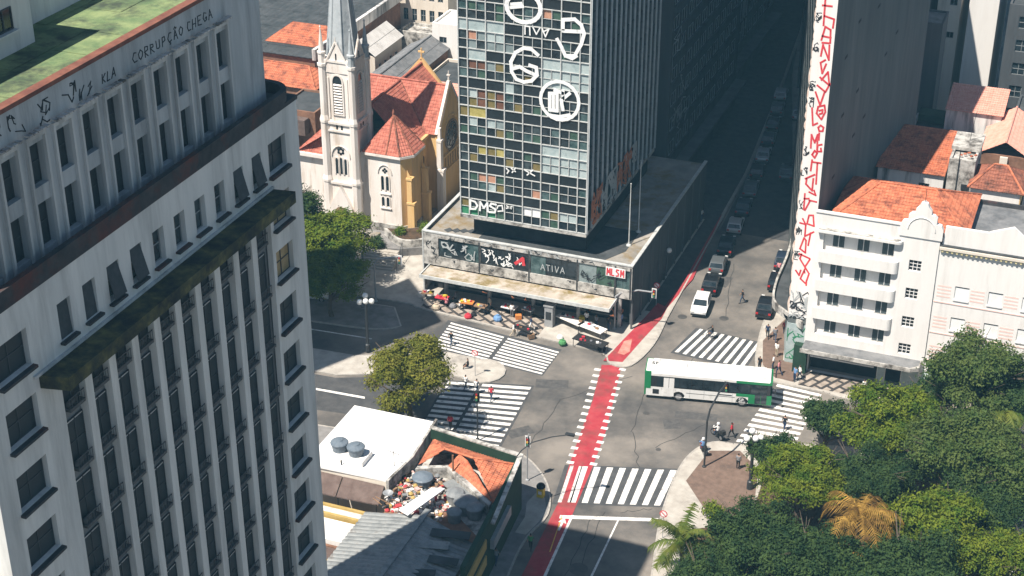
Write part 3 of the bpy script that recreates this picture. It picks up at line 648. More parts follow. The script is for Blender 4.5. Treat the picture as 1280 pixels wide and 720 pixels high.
    for f in range(NF): sd.box(TX1 - .06, TX1 - .02, TY0 + .1, TY1, zb + f * FH + .1, zb + f * FH + 1.85, m=0); sd.box(TX1 - .05, TX1 - .015, TY0 + .1, TY1, zb + f * FH + 1.95, zb + (f + 1) * FH, m=1)
    sd.build('side_glazing', ['glass_dark', 'spandrel'], T)
    for k in range(n + 1): y = TY0 + (TY1 - TY0) * k / n; MB().box(TX1 - .04, TX1 + .16, y - .05, y + .05, zb, ztop + 20).build('side_mullion', 'mullion_grey', T)
    MB().box(TX0 + .02, TX0 + .06, TY0 + .1, TY1, zb, ztop).build('side_glazing', 'spandrel', T)
    # painted marks on the front
    fn = front(TY0 - .1); g = MB()
    def ring(c, rx, rz, w, a0=0, a1=360, n=22): g.stroke([(c[0] + rx * math.cos(R(a0 + (a1 - a0) * k / n)), c[1] + rz * math.sin(R(a0 + (a1 - a0) * k / n))) for k in range(n + 1)], w, fn)
    S = lambda L, w: [g.stroke(l, w, fn) for l in L]
    ring((-53.84,33.21), 1.75, 1.5, .42); S([[(-55.20,33.02),(-53.90,33.29)],[(-55.11,33.37),(-54.07,33.57)]], .3)
    S([[(-52.32,28.55),(-53.01,29.06),(-53.80,29.08),(-54.67,28.50),(-55.15,27.49),(-55.07,26.46),(-54.58,25.74),(-53.78,25.55),(-52.99,25.78),(-52.39,26.47),(-52.48,27.24),(-53.18,27.37)],[(-54.85,26.84),(-54.23,27.09),(-53.53,26.75),(-52.56,26.45)]], .36)
    S([[(-49.77,31.50),(-49.78,32.45),(-48.60,32.64),(-47.92,32.15),(-47.60,31.35),(-47.88,30.23),(-48.53,28.96),(-49.47,28.84),(-49.91,29.71),(-50.35,30.42)],[(-49.77,31.33),(-47.90,31.48)],[(-49.47,28.84),(-48.78,28.67),(-48.36,28.98)]], .36)
    ring((-50.00,24.11), 2.0, 2.0, .34); S([[(-51.06,24.74),(-51.04,22.99),(-50.25,23.01),(-50.28,24.85),(-51.06,24.74)],[(-50.68,24.79),(-50.65,23.04)],[(-50.54,25.16),(-49.67,24.93)],[(-48.98,25.03),(-49.83,24.21),(-49.64,23.19)],[(-49.67,25.20),(-49.66,24.24)],[(-51.21,22.43),(-49.98,22.43),(-48.94,22.76)]], .34)
    S([[(-53.68,30.51),(-53.68,31.35),(-53.20,31.33),(-53.16,30.49)],[(-52.85,31.29),(-52.50,30.65),(-52.16,31.29)],[(-51.91,31.32),(-51.56,30.52),(-51.22,31.32),(-51.82,30.99)]], .13)
    write(g, 'DMS', fn, (-59.69,10.72)[0], (-59.69,10.72)[1], 1.0, .2, sx=1.0, gap=.22)
    S([[(-56.69,11.28),(-56.59,11.58),(-56.13,11.72),(-56.04,11.11),(-56.59,10.96)],[(-55.67,11.46),(-55.02,11.76)],[(-55.63,11.75),(-55.11,11.51)],[(-55.66,15.96),(-55.39,15.72),(-55.57,15.42)],[(-55.11,16.04),(-54.66,15.75)],[(-54.66,16.15),(-55.02,15.60)],[(-53.66,16.09),(-52.57,15.62)],[(-53.39,15.58),(-52.76,16.24)]], .13)
    o = g.build('graffiti', 'paint_white', T); o['kind'] = 'stuff'
    sg = MB(); sf = side(TX1 + .16)
    for k in range(9): y = 143.2 + k * 1.7; zz = 10.3; scrawl(sg, sf, y, y + 1.6, zz, zz + 3.5, 7, .22, 1.6, 90 + k, m=(0 if k in (0, 1, 5, 6, 7) else 1))
    o = sg.build('graffiti', ['paint_orange', 'paint_grey'], T); o['kind'] = 'stuff'
    # ---- podium
    PX0, PX1, PY0, PY1, PZ = -65.0, -41.7, 141.3, 170.0, 7.5
    pf = front(PY0); px = [PX0 + .3, PX0 + 1.65] + [PX0 + 1.8, PX0 + 6.4, PX0 + 6.6, PX0 + 12, PX0 + 12.2, PX0 + 17.3, PX0 + 17.5, PX0 + 21.4, PX0 + 21.55, PX1 - .25]
    hol = [(px[i], px[i + 1], 4.75, 6.95) for i in range(2, 12, 2)]
    p = facade(MB(), pf, PX0, PX1, 3.7, PZ, hol, .2)
    MB().quad((PX1, PY0, 3.7), (PX1, PY1, 3.7), (PX1, PY1, PZ), (PX1, PY0, PZ)).build('podium_side', 'dark_facade', T); p.quad((PX0, PY0, .1), (PX0, PY1, .1), (PX0, PY1, PZ), (PX0, PY0, PZ))
    p.quad((PX0 + .02, PY0 + .02, PZ - .35), (PX1 - .02, PY0 + .02, PZ - .35), (PX1 - .02, PY1, PZ - .35), (PX0 + .02, PY1, PZ - .35))
    p.build('podium_wall', 'concrete_stain', T)
    cop = MB()
    cop.box(PX0 - .06, PX1 + .06, PY0 - .06, PY0 + .3, PZ, PZ + .12).box(PX0 - .06, PX0 + .3, PY0 + .3, PY1, PZ, PZ + .12).box(PX1 - .3, PX1 + .06, PY0 + .3, PY1, PZ, PZ + .12)
    cop.box(PX0 - .04, PX0 + .1, PY0 - .04, PY0 + .1, .1, PZ)
    cop.build('podium_coping', 'mullion', T)
    MB().quad((PX0 + .3, PY0 + .3, PZ - .3), (PX1 - .3, PY0 + .3, PZ - .3), (PX1 - .3, PY1, PZ - .3), (PX0 + .3, PY1, PZ - .3)).build('podium_roof', 'roof_podium', T)
    MB().prism([(-59.0, 141.62), (-45.4, 141.62), (-43.6, 145), (-43.6, 150), (-59.0, 150)], PZ - .3, PZ - .28).build('roof_shade_sheet', 'roof_dark', T)  # dark sheet laid on the roof, slanted edge painting the tower's shadow line
    for k in range(4):
        y = 141.9 + .2 * k; MB().prism([(-63.2 + .8 * k, y + 1), (-62.6 + .8 * k, y + .6), (-62.2 + .8 * k, y + 1.2), (-62.8 + .8 * k, y + 1.7)], PZ - .3, PZ - .26).build('roof_stain', 'roof_dark', T)
    # shop glazing of the podium, ground floor, canopy
    gl = ['glass_green', 'glass_dark', 'glass_dark', 'glass_grey', 'glass_teal']
    for i, mm in zip(range(2, 12, 2), gl):
        a, b = px[i], px[i + 1]; nn = max(2, int((b - a) / 1.35))
        for k in range(nn):
            m2 = mm if rnd.random() < .6 else rnd.choice(['glass_dark', 'glass_teal', 'glass_green', 'glass_grey', 'glass'])
            MB().box(a + (b - a) * k / nn + .02, a + (b - a) * (k + 1) / nn - .02, PY0 + .14, PY0 + .17, 4.75, 6.95).build('shop_pane', m2, T)
        MB().box(b + .02, b + .16, PY0 - .05, PY0 - .001, 3.8, 7.3).build('pier', 'metal_dark', T)
    fp = front(PY0); pg = MB()
    scrawl(pg, fp, PX0 + 2.2, PX0 + 6, 5.0, 6.6, 10, .1, .6, 5, m=1); scrawl(pg, fp, PX0 + 6.8, PX0 + 11.8, 5.0, 6.6, 14, .09, .5, 6, m=0)
    write(pg, 'ATIVA', fp, PX0 + 13.4, 5.4, .65, .075, gap=.3, m=1, wob=.08); scrawl(pg, fp, PX0 + 17.8, PX0 + 21, 5.1, 6.6, 9, .09, .5, 7, m=3)
    scrawl(pg, fp, PX0 + .4, PX0 + 1.6, 5.0, 6.6, 5, .07, .5, 8, m=3); scrawl(pg, fp, PX0 + 2, PX0 + 20, 7.0, 7.4, 16, .05, .35, 9, m=3); scrawl(pg, fp, PX0 + 1, PX0 + 20, 4.0, 4.7, 11, .05, .3, 10, m=3); scrawl(pg, fp, PX0 + 5, PX0 + 19, 7.0, 7.4, 12, .07, .4, 12, m=1)
    pg.stroke([(PX0 + 10.6, 5.6), (PX0 + 11.4, 6.3), (PX0 + 11.5, 5.6)], .35, fp, m=2)
    o = pg.build('graffiti', ['paint_white', 'paint_grey', 'paint_red', 'paint_black'], T); o['kind'] = 'stuff'
    sgn = MB().box(-44.5, -42.4, PY0 - .12, PY0 - .055, 6.1, 7.1).build('sign_panel', 'board_white', T)
    tx = MB(); write(tx, 'MLSM', front(PY0 - .12), -44.35, 6.25, .72, .14, sx=.5, gap=.25); tx.build('lettering', 'paint_red', sgn)
    MB().box(PX0 + .5, PX1 - .6, PY0 + 1.6, PY0 + 2, .1, 3.5).build('ground_floor_front', 'black_wall', T)
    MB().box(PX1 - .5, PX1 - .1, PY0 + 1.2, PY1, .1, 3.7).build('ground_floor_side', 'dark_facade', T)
    for k in range(9): MB().box(PX1 - .1, PX1 + .06, PY0 + .3 + 3.2 * k, PY0 + .5 + 3.2 * k, .1, PZ - .05).build('side_pier', 'dark_facade_b', T)
    for x in (-62.5, -57.5, -52.5, -47.5, -43): MB().lathe(x, 141.6, [(.22, .1), (.22, 3.7)], 12).build('column', 'concrete_stain', T)
    cz = 3.45; c = MB().box(-64.2, -43.3, 138.75, 141.28, cz, cz + .12); C_ = c.build('canopy', 'canopy_top', T)
    MB().box(-64.3, -43.2, 138.63, 138.75, cz - .12, cz + .26).box(-64.32, -64.2, 138.75, 141.28, cz - .12, cz + .26).box(-43.3, -43.18, 138.75, 141.28, cz - .12, cz + .26).build('canopy_edge', 'mullion', T)
    gf = MB(); scrawl(gf, front(PY0 + 1.6), -63, -43, .8, 3.0, 30, .1, .6, 77, m=0); scrawl(gf, front(PY0 + 1.6), -63, -43, .5, 2.8, 14, .12, .6, 78, m=1); o = gf.build('graffiti', ['paint_grey', 'paint_orange'], T); o['kind'] = 'stuff'
    # flagpoles on the podium roof
    for nm, (x, y), h in (('white flagpole rising from the sunlit corner of the podium roof', (-43.72,146.45), 7.0), ('white flagpole in the shade behind the podium corner', (-43.75,149.91), 8.2)):
        F = thing('flagpole', (x, y, 7.2), nm, 'flagpole', 'flagpoles on the podium')
        MB().lathe(x, y, [(.3, 7.2), (.26, 7.32), (.1, 7.45), (.1, 7.6)], 10).build('base', 'mullion', F); MB().tube((x, y, 7.4), (x, y, 7.2 + h), .075, .045).build('pole', 'mullion', F); MB().lathe(x, y, [(.02, 7.2 + h), (.09, 7.26 + h), (.02, 7.34 + h)], 8).build('finial', 'mullion', F)
mat('roof_podium', (.2, .19, .17), (.34, .31, .27), rough=.9, scale=.5, bump=.1, dirt=(.2, .14, .06), dscale=.35, dlo=.48, dhi=.66)
mat('canopy_top', (.34, .3, .25), (.52, .45, .38), rough=.9, scale=.6, bump=.1, dirt=(.2, .15, .06), dscale=.5, dlo=.46, dhi=.64)
glass_tower()

# ------------------------------------------------------------------ church
def arch_pts(u, z0, z1, w, pointed=.25, n=5):
    """outline of a pointed-arch opening centred on u"""
    s = z1 - w * (.5 + pointed); L = [(u - w / 2, z0), (u + w / 2, z0), (u + w / 2, s)]
    for k in range(1, n): t = k / n; L.append((u + w / 2 * math.cos(t * math.pi / 2) ** (1 - pointed), s + (z1 - s) * math.sin(t * math.pi / 2)))
    L.append((u, z1))
    for k in range(n - 1, 0, -1): t = k / n; L.append((u - w / 2 * math.cos(t * math.pi / 2) ** (1 - pointed), s + (z1 - s) * math.sin(t * math.pi / 2)))
    L.append((u - w / 2, s)); return L
def slab(mb, fn, pts, d0, d1, m=0):
    n = len(pts); F = [fn(u, z, d1) for u, z in pts]; K = [fn(u, z, d0) for u, z in pts]
    mb.quad(*F, m=m)
    for k in range(n): mb.quad(F[k], K[k], K[(k + 1) % n], F[(k + 1) % n], m=m)
    return mb
def arch_window(T, fn, u, z0, z1, w, surround='church_white', glass='glass_dark', d=.0):
    W = slab(MB(), fn, arch_pts(u, z0, z1, w), -.05, .012 + d).build('window', glass, T)
    o = arch_pts(u, z0 - .05, z1 + .14, w + .26); i = arch_pts(u, z0, z1, w); f = MB()
    for k in range(1, len(o)):
        a, b = o[k], o[(k + 1) % len(o)]; c, e = i[k], i[(k + 1) % len(i)]
        if k == len(o) - 1: pass
        f.quad(fn(*a, .1 + d), fn(*b, .1 + d), fn(*e, .1 + d), fn(*c, .1 + d)); f.quad(fn(*a, .1 + d), fn(*a, 0), fn(*b, 0), fn(*b, .1 + d)); f.quad(fn(*c, .1 + d), fn(*e, .1 + d), fn(*e, .0), fn(*c, .0))
    f.build('surround', surround, W); return W

def church():
    T = thing('church', (-77.5, 160, 0), 'white and ochre church with a slate spire, red tiled roofs and a rose window', 'church')
    A, B, C0, D = -81.6, -77.6, 151.5, 155.5
    # tower walls in three stages, each a little narrower, with string courses
    st = [(0, 6.4, .0), (6.4, 13.7, .12), (13.7, 21.0, .22)]
    tw = MB()
    for z0, z1, i in st:
        tw.box(A + i, B - i, C0 + i, D - i, z0, z1)
        MB().box(A + i - .2, B - i + .2, C0 + i - .2, D - i + .2, z1 - .18, z1 + .1).build('string_course', 'church_white', T)
    for z in (1.4, 12.6): MB().box(A - .05, B + .05, C0 - .05, D + .05, z, z + .22).build('string_course', 'church_white', T)
    tw.build('tower_wall', 'church_white', T)
    for sx, sy in ((0, 0), (1, 0), (1, 1), (0, 1)):
        x = (A + .2, B - .2)[sx]; y = (C0 + .2, D - .2)[sy]; b = MB()
        b.lathe(x, y, [(.72, 0), (.72, 1.5), (.6, 1.8), (.6, 6.4), (.68, 6.45), (.68, 6.7), (.52, 7.2), (.52, 13.6), (.6, 13.65), (.6, 13.95), (.44, 14.5), (.44, 20.2), (.54, 20.3), (.54, 20.6)], 8, ph=R(22.5))
        b.build('buttress', 'church_white', T)
        p = MB().lathe(x, y, [(.4, 20.6), (.4, 21.7), (.48, 21.75), (.48, 21.95), (.32, 22.05), (.05, 24.6), (.11, 24.7), (.02, 24.95)], 8, ph=R(22.5), m=0)
        p.build('pinnacle', 'church_white' if sy == 0 and sx == 0 else 'spire_slate', T)
    # belfry: louvred openings with gables over them on the two faces in view and behind
    slat = MB().quad((-.5, -.14, 0), (.5, -.14, 0), (.5, .06, .2), (-.5, .06, .2)).quad((-.5, -.14, -.04), (-.5, .06, .16), (.5, .06, .16), (.5, -.14, -.04)).quad((-.5, -.14, -.04), (.5, -.14, -.04), (.5, -.14, 0), (-.5, -.14, 0)).mesh('louvre_slat', 'church_white')
    cx, cy = (A + B) / 2, (C0 + D) / 2
    for fn, u0, rz, loc in ((front(C0 + .22), cx, 0, lambda z: (cx, C0 + .2, z)), (side(B - .22), cy, R(90), lambda z: (B - .2, cy, z))):
        slab(MB(), fn, arch_pts(u0, 14.7, 19.3, 1.15), -.02, .02).build('belfry_opening', 'glass_dark', T)
        for k in range(11): piece('louvre_slat', slat, T, loc(14.85 + k * .33), rz)
        o = arch_pts(u0, 14.6, 19.5, 1.45); i = arch_pts(u0, 14.7, 19.3, 1.15); f = MB()
        for k in range(len(o)): a, b = o[k], o[(k + 1) % len(o)]; c, e = i[k], i[(k + 1) % len(i)]; f.quad(fn(*a, .16), fn(*b, .16), fn(*e, .16), fn(*c, .16)); f.quad(fn(*a, .16), fn(*a, 0), fn(*b, 0), fn(*b, .16)); f.quad(fn(*c, .16), fn(*e, .16), fn(*e, 0), fn(*c, 0))
        f.build('opening_surround', 'church_white', T)
        g = slab(MB(), fn, [(u0 - 1.35, 19.6), (u0 + 1.35, 19.6), (u0 + 1.35, 20.4), (u0, 22.9), (u0 - 1.35, 20.4)], -.5, .1); G_ = g.build('belfry_gable', 'church_white', T)
        e = MB()
        for s in (-1, 1): e.tube(fn(u0 + s * 1.55, 20.2, .1), fn(u0, 23.2, .1), .13, n=6)
        e.tube(fn(u0, 23.1, .1), fn(u0, 23.8, .1), .09, .03, n=6); e.build('gable_coping', 'church_white', G_)
        slab(MB(), fn, arch_pts(u0, 20.9, 21.9, .16), -.01, .13).build('slit', 'glass_dark', G_)
        for du in (-.3, .3): slab(MB(), fn, arch_pts(u0 + du, 12.95 - .05, 13.4, .2), -.01, .14).build('slit', 'glass_dark', T)
        # panelled pilaster strips and hood mould
        for du in (-1.15, 1.15): MB().box(*((u0 + du - .1, u0 + du + .1, C0 + .1, C0 + .24) if rz == 0 else (B - .24, B - .1, u0 + du - .1, u0 + du + .1)), 14.2, 19.0).build('pilaster_strip', 'church_white', T)
    # spire with ribs and slate courses
    s = MB(); n = 8; z0, z1, r0 = 20.8, 38.8, 1.85
    prof = [(r0 + .25, z0)]
    for k in range(36):
        t = k / 36; z = z0 + .3 + (z1 - z0 - .3) * t; r = r0 * (1 - t); prof += [(r + .02, z), (r - r0 / 36 * .9 + .02, z + (z1 - z0 - .3) / 36 * .96)]
    s.lathe(cx, cy, prof[:-1] + [(.02, z1)], n, ph=R(22.5)); SP = s.build('spire', 'spire_slate', T)
    rb = MB()
    for k in range(8): t = R(22.5 + 45 * k); rb.tube((cx + (r0 + .05) * math.cos(t), cy + (r0 + .05) * math.sin(t), z0 + .2), (cx, cy, z1), .09, .03, n=5)
    rb.build('rib', 'spire_slate', SP)
    # lower windows of the tower: three lancets under a rosette, portal gable
    fn = front(C0 + .12)
    for du in (-.55, 0, .55): arch_window(T, fn, cx + .02 + du, 7.45, 9.4 + (.1 if du == 0 else 0), .34)
    for k in range(6): a = R(60 * k + 30); slab(MB(), fn, [(cx + .32 * math.cos(a) + .17 * math.cos(R(t)), 10.25 + .32 * math.sin(a) + .17 * math.sin(R(t))) for t in range(0, 360, 45)], -.02, .02).build('rosette_light', 'glass_dark', T)
    h = MB()
    for k in range(9): a, b = R(20 * k), R(20 * (k + 1)); h.tube(fn(cx + 1.15 * math.cos(a), 9.6 + 1.35 * math.sin(a), .08), fn(cx + 1.15 * math.cos(b), 9.6 + 1.35 * math.sin(b), .08), .08, n=5)
    h.build('hood_mould', 'church_white', T)
    fg = front(C0)
    PG = slab(MB(), fg, [(cx - 1.5, 0), (cx + 1.5, 0), (cx + 1.5, 3.4), (cx, 6.1), (cx - 1.5, 3.4)], -.02, .55).build('portal_gable', 'church_white', T)
    slab(MB(), fg, arch_pts(cx, .2, 3.6, 1.7), .5, .57).build('door', 'wood', PG)
    # arched window on the right face of the tower
    arch_window(T, side(B - .12), cy, 7.5, 10.2, .7)
    # ---- front chapel with polygonal roof
    ch = [(-77.9, 152.6), (-72.7, 152.6), (-71.7, 153.7), (-71.7, 156.4), (-73.2, 157.6), (-77.9, 157.6)]
    w = MB(); w.prism(ch, 0, 10.0, m=0)
    CW = w.build('chapel_wall', 'church_white', T)
    MB().quad((-71.69, 153.72, 1.4), (-71.69, 156.38, 1.4), (-71.69, 156.38, 9.98), (-71.69, 153.72, 9.98)).quad((-72.68, 152.592, 1.4), (-71.688, 153.69, 1.4), (-71.688, 153.69, 9.98), (-72.68, 152.592, 9.98)).build('chapel_side', 'church_ochre', T)  # ochre sheets paint bounced light on the chapel's right faces
    MB().prism([(x + (-.02 if x < -77 else .12), y - .1) if y < 153 else (x + .14, y) for x, y in ch], 0, 1.6).build('plinth', 'concrete_stain', T)
    MB().prism([(-77.4, 152.25), (-72.55, 152.25), (-71.35, 153.55), (-71.35, 156.6), (-73.0, 158), (-77.4, 158)], 10.0, 10.28).build('gutter', 'church_white', T)
    ap = (-74.6, 155.3, 14.0); ev = [(-77.3, 157.8), (-77.3, 152.35), (-74.3, 152.35), (-72.6, 152.35), (-71.45, 153.6), (-71.45, 156.6), (-73.1, 157.9)]
    rf = MB()
    for a, b in zip(ev[:-1], ev[1:]): tiles(rf, (*a, 10.3), (*b, 10.3), ap, ap, w=.3, row=.4)
    CR = rf.build('chapel_roof', 'tile_church', T); CR['kind'] = 'stuff'
    hp = MB()
    for a in ev[2:6]: hp.tube((*a, 10.38), (ap[0], ap[1], ap[2] + .1), .11, n=6)
    hp.lathe(ap[0], ap[1], [(.16, 13.9), (.16, 14.3), (.04, 14.7)], 8); hp.build('hip_tiles', 'tile_old', CR)
    fc = front(152.6)
    for u in (-74.95, -74.35): arch_window(T, fc, u, 5.85, 7.6, .36); arch_window(T, fc, u, 3.85, 5.0, .36)
    for k in range(4): a = R(90 * k); slab(MB(), fc, [(-74.65 + .2 * math.cos(a) + .15 * math.cos(R(t)), 8.25 + .2 * math.sin(a) + .15 * math.sin(R(t))) for t in range(0, 360, 45)], -.02, .02).build('quatrefoil_light', 'glass_dark', T)
    h = MB()
    for k in range(9): a, b = R(20 * k), R(20 * (k + 1)); h.tube(fc(-74.65 + .85 * math.cos(a), 7.9 + 1.1 * math.sin(a), .06), fc(-74.65 + .85 * math.cos(b), 7.9 + 1.1 * math.sin(b), .06), .07, n=5)
    h.build('hood_mould', 'church_white', T)
    for z in (5.35, 3.55): MB().box(-75.35, -73.95, 152.42, 152.6, z, z + .12).build('sill', 'church_white', T)
    for x, y in ((-71.9, 152.95), (-71.5, 156.2)):
        b = MB().box(x - .1, x + .75, y - .35, y + .35, 0, 4.6).box(x - .1, x + .5, y - .32, y + .32, 4.6, 7.6).box(x - .15, x + .85, y - .42, y + .42, 4.5, 4.75).box(x - .15, x + .6, y - .4, y + .4, 7.5, 7.75); b.quad((x, y - .32, 7.75), (x + .5, y - .32, 7.75), (x, y - .32, 8.8)); b.build('buttress', 'church_ochre', T)
    # ---- nave and transept
    def gabled(x0, x1, y0, y1, z0, z1, axis, ends):
        ov = .35
        if axis == 'y':
            c = (x0 + x1) / 2; k = (z1 - z0) / (x1 - c); return [((x1 + ov, y0, z0 - k * ov), (x1 + ov, y1, z0 - k * ov), (c, y1, z1), (c, y0, z1)), ((x0 - ov, y1, z0 - k * ov), (x0 - ov, y0, z0 - k * ov), (c, y0, z1), (c, y1, z1))]
        c = (y0 + y1) / 2; k = (z1 - z0) / (y1 - c); return [((x0, y0 - ov, z0 - k * ov), (x1, y0 - ov, z0 - k * ov), (x1, c, z1), (x0, c, z1)), ((x1, y1 + ov, z0 - k * ov), (x0, y1 + ov, z0 - k * ov), (x0, c, z1), (x1, c, z1))]
    nx0, nx1 = -82.1, -73.9; ty0, ty1 = 161.0, 168.0
    MB().box(nx0, nx1 + .7, 156.1, 170.8, 0, 9.9).build('nave_wall', 'church_ochre', T)
    MB().box(-84.2, -71.6, ty0, ty1, 0, 9.9).build('transept_wall', 'church_ochre', T)
    rf = MB()
    tiles(rf, (-73.2, 156.05, 9.8), (-73.2, 161.2, 9.8), (-77.95, 164.5, 14.55), (-77.95, 156.05, 14.55), w=.3, row=.4)
    tiles(rf, (nx0 - .4, 170.9, 9.6), (nx0 - .4, 156, 9.6), (-78, 156, 14.5), (-78, 170.9, 14.5), w=.3, row=.4)
    tiles(rf, (-73.3, 160.75, 9.85), (-71.7, 160.75, 9.85), (-71.7, 164.5, 14.65), (-78.05, 164.5, 14.65), w=.3, row=.4)
    tiles(rf, (-84.2, 160.75, 9.85), (-82.3, 160.75, 9.85), (-78.05, 164.5, 14.65), (-84.2, 164.5, 14.65), w=.3, row=.4)
    tiles(rf, (-71.7, 168.3, 9.8), (-84.2, 168.3, 9.8), (-84.2, 164.5, 14.65), (-71.7, 164.5, 14.65), w=.3, row=.4)
    tiles(rf, (-73.4, 167.8, 9.8), (-73.4, 170.9, 9.8), (-78, 170.9, 14.5), (-78, 164.5, 14.5), w=.3, row=.4)
    RF = rf.build('roof_tiles', 'tile_church', T); RF['kind'] = 'stuff'
    rd = MB().tube((-84.2, 164.5, 14.72), (-71.6, 164.5, 14.72), .15, n=6).tube((-77.95, 156, 14.62), (-77.95, 170.9, 14.62), .14, n=6); rd.build('ridge_tiles', 'tile_church', RF)
    MB().tube((-73.3, 160.8, 10.0), (-78, 164.5, 14.72), .08, n=5).build('valley_flashing', 'tile_old', RF)
    # gable with the rose window
    fs = side(-71.55)
    gw = slab(MB(), fs, [(ty0 - .1, 0), (ty1 + .1, 0), (ty1 + .1, 10.0), (164.5, 15.0), (ty0 - .1, 10.0)], -.5, .0); GW = gw.build('transept_gable', 'church_ochre', T)
    cp = MB()
    for y in (ty0 - .35, ty1 + .35): cp.quad(fs(y, 9.75, .12), fs(y, 10.05, .12), fs(164.5, 15.35, .12), fs(164.5, 14.95, .12)); cp.tube(fs(y, 9.95, -.2), fs(164.5, 15.25, -.2), .24, n=4)
    cp.tube(fs(164.5, 15.2, -.2), fs(164.5, 16.5, -.2), .12, .05, n=6).box(-71.95, -71.55, 164.38, 164.62, 15.9, 16.05)
    cp.build('gable_coping', 'church_white', GW)
    RW = slab(MB(), fs, [(164.4 + 1.75 * math.cos(R(t)), 8.6 + 1.75 * math.sin(R(t))) for t in range(0, 360, 15)], -.02, .03).build('rose_window', 'glass_dark', T)
    tr = MB()
    for t in range(0, 360, 12): tr.tube(fs(164.4 + 1.8 * math.cos(R(t)), 8.6 + 1.8 * math.sin(R(t)), .06), fs(164.4 + 1.8 * math.cos(R(t + 12)), 8.6 + 1.8 * math.sin(R(t + 12)), .06), .13, n=5)
    for k in range(8):
        a = R(45 * k); c = (164.4 + 1.05 * math.cos(a), 8.6 + 1.05 * math.sin(a))
        for t in range(0, 360, 45): tr.tube(fs(c[0] + .4 * math.cos(R(t)), c[1] + .4 * math.sin(R(t)), .05), fs(c[0] + .4 * math.cos(R(t + 45)), c[1] + .4 * math.sin(R(t + 45)), .05), .05, n=4)
    tr.build('tracery', 'church_brown', RW)
    h = MB()
    for k in range(12): a, b = R(15 * k), R(15 * (k + 1)); h.tube(fs(164.4 + 2.2 * math.cos(a), 8.6 + 2.5 * math.sin(a), .05), fs(164.4 + 2.2 * math.cos(b), 8.6 + 2.5 * math.sin(b), .05), .12, n=5)
    h.box(-71.55, -71.3, 161.6, 167.2, 6.55, 6.75).box(-71.55, -71.3, 161.6, 167.2, 4.6, 4.8); h.build('hood_mould', 'church_ochre', T)
    for k in range(6): arch_window(T, fs, 162.6 + .72 * k, 4.9, 6.4, .34, 'church_ochre')
    for y in (ty0 - .1, ty1): MB().box(-71.7, -70.9, y - .5, y + .3, 0, 5.5).box(-71.7, -71.15, y - .45, y + .25, 5.5, 9.2).box(-71.7, -70.8, y - .55, y + .35, 5.4, 5.7).box(-71.7, -71.05, y - .5, y + .3, 9.1, 9.4).box(-71.6, -71.25, y - .3, y + .1, 9.4, 10.8).build('buttress', 'church_white', T)
    fw = side(-73.2)
    for y in (158.0, 159.8): arch_window(T, fw, y, 3.6, 7.4, .7, 'church_ochre')
    MB().box(-73.2, -72.85, 158.6, 159.2, 0, 8.6).build('buttress', 'church_ochre', T)
    MB().box(-73.35, -72.75, 156.6, 161, 9.5, 9.85).build('gutter', 'church_ochre', T)
    # back gable with its cross
    gb = MB(); k = 170.9; gb.quad((-82.3, k, 9.9), (-73.7, k, 9.9), (-78, k, 15)).quad((-82.3, k - .3, 9.9), (-78, k - .3, 15), (-73.7, k - .3, 9.9))
    for s_ in (-1, 1): gb.tube((-78 + 4.4 * s_, k - .15, 9.9), (-78, k - .15, 15.1), .22, n=4)
    gb.tube((-78, k - .15, 15), (-78, k - .15, 16.4), .1, n=6).box(-78.4, -77.6, k - .25, k - .05, 15.85, 16.05); gb.build('back_gable', 'church_ochre', T)
    # left aisle
    MB().box(-86, -82.1, 153.5, 162, 0, 8.6).build('aisle_wall', 'church_white', T)
    ra = MB(); tiles(ra, (-86.4, 162.2, 8.5), (-86.4, 153.2, 8.5), (-82.1, 153.2, 11.5), (-82.1, 162.2, 11.5), w=.3, row=.4); tiles(ra, (-86.4, 153.2, 8.5), (-82.0, 153.2, 8.5), (-82.0, 155.6, 11.4), (-83.4, 155.6, 11.4), w=.3, row=.4); o = ra.build('aisle_roof', 'tile_church', T); o['kind'] = 'stuff'
    MB().box(-86.6, -82, 152.95, 153.45, 8.3, 8.7).build('gutter', 'church_white', T)
    MB().box(-86.1, -72, 152.2, 172, 0, .3).build('base', 'church_brown', T)
    return T
church()

# churchyard terrace with planter and steps
TR = thing('church_terrace', (-72, 148, 0), 'paved stone terrace with a planter in front of the white church', 'terrace')
MB().prism([(-82.5, 148.6), (-75, 147.2), (-71, 148.2), (-68.2, 149.8), (-66.6, 152), (-66.6, 170), (-70.6, 170), (-70.6, 152.2), (-82.5, 151)], .05, 1.05).build('platform', 'paving_grey', TR)
pp = smooth([(-74.2, 150.9), (-71.6, 148.9), (-69.6, 149.2), (-68.4, 150.8), (-68.6, 152.2)], 4)
MB().prism(pp + [(-69.8, 153), (-72.6, 151.2)], 1.05, 1.9).build('planter_wall', 'concrete_stain', TR)
MB().prism([(x * .86 + -71.2 * .14, y * .86 + 151 * .14) for x, y in pp + [(-69.8, 153), (-72.6, 151.2)]], 1.85, 1.95).build('planter_soil', 'soil', TR)
MB().box(-77, -74.6, 147.6, 150.8, 1.06, 1.3).build('slab', 'roof_podium', TR)
for k in range(7): MB().prism([(-75.4 + .28 * k, 147.3 - .42 * k), (-70.9 + .1 * k, 147.9 - .45 * k), (-70.9 + .1 * k, 147.3 - .45 * k), (-75.4 + .28 * k, 146.75 - .42 * k)], .1, 1.0 - .125 * k).build('step', 'paving_pale', TR)
for p, q in (((-75.6, 147.6), (-73.6, 144.2)), ((-70.6, 148), (-69.9, 144.8))):
    rl = MB(); rl.path([(p[0], p[1], 2.0), (q[0], q[1], 1.1)], .03)
    for t in (0, .33, .66, 1): x, y = p[0] + (q[0] - p[0]) * t, p[1] + (q[1] - p[1]) * t; rl.tube((x, y, .1), (x, y, 2 - .9 * t), .025, n=5)
    rl.build('handrail', 'metal_dark', TR)

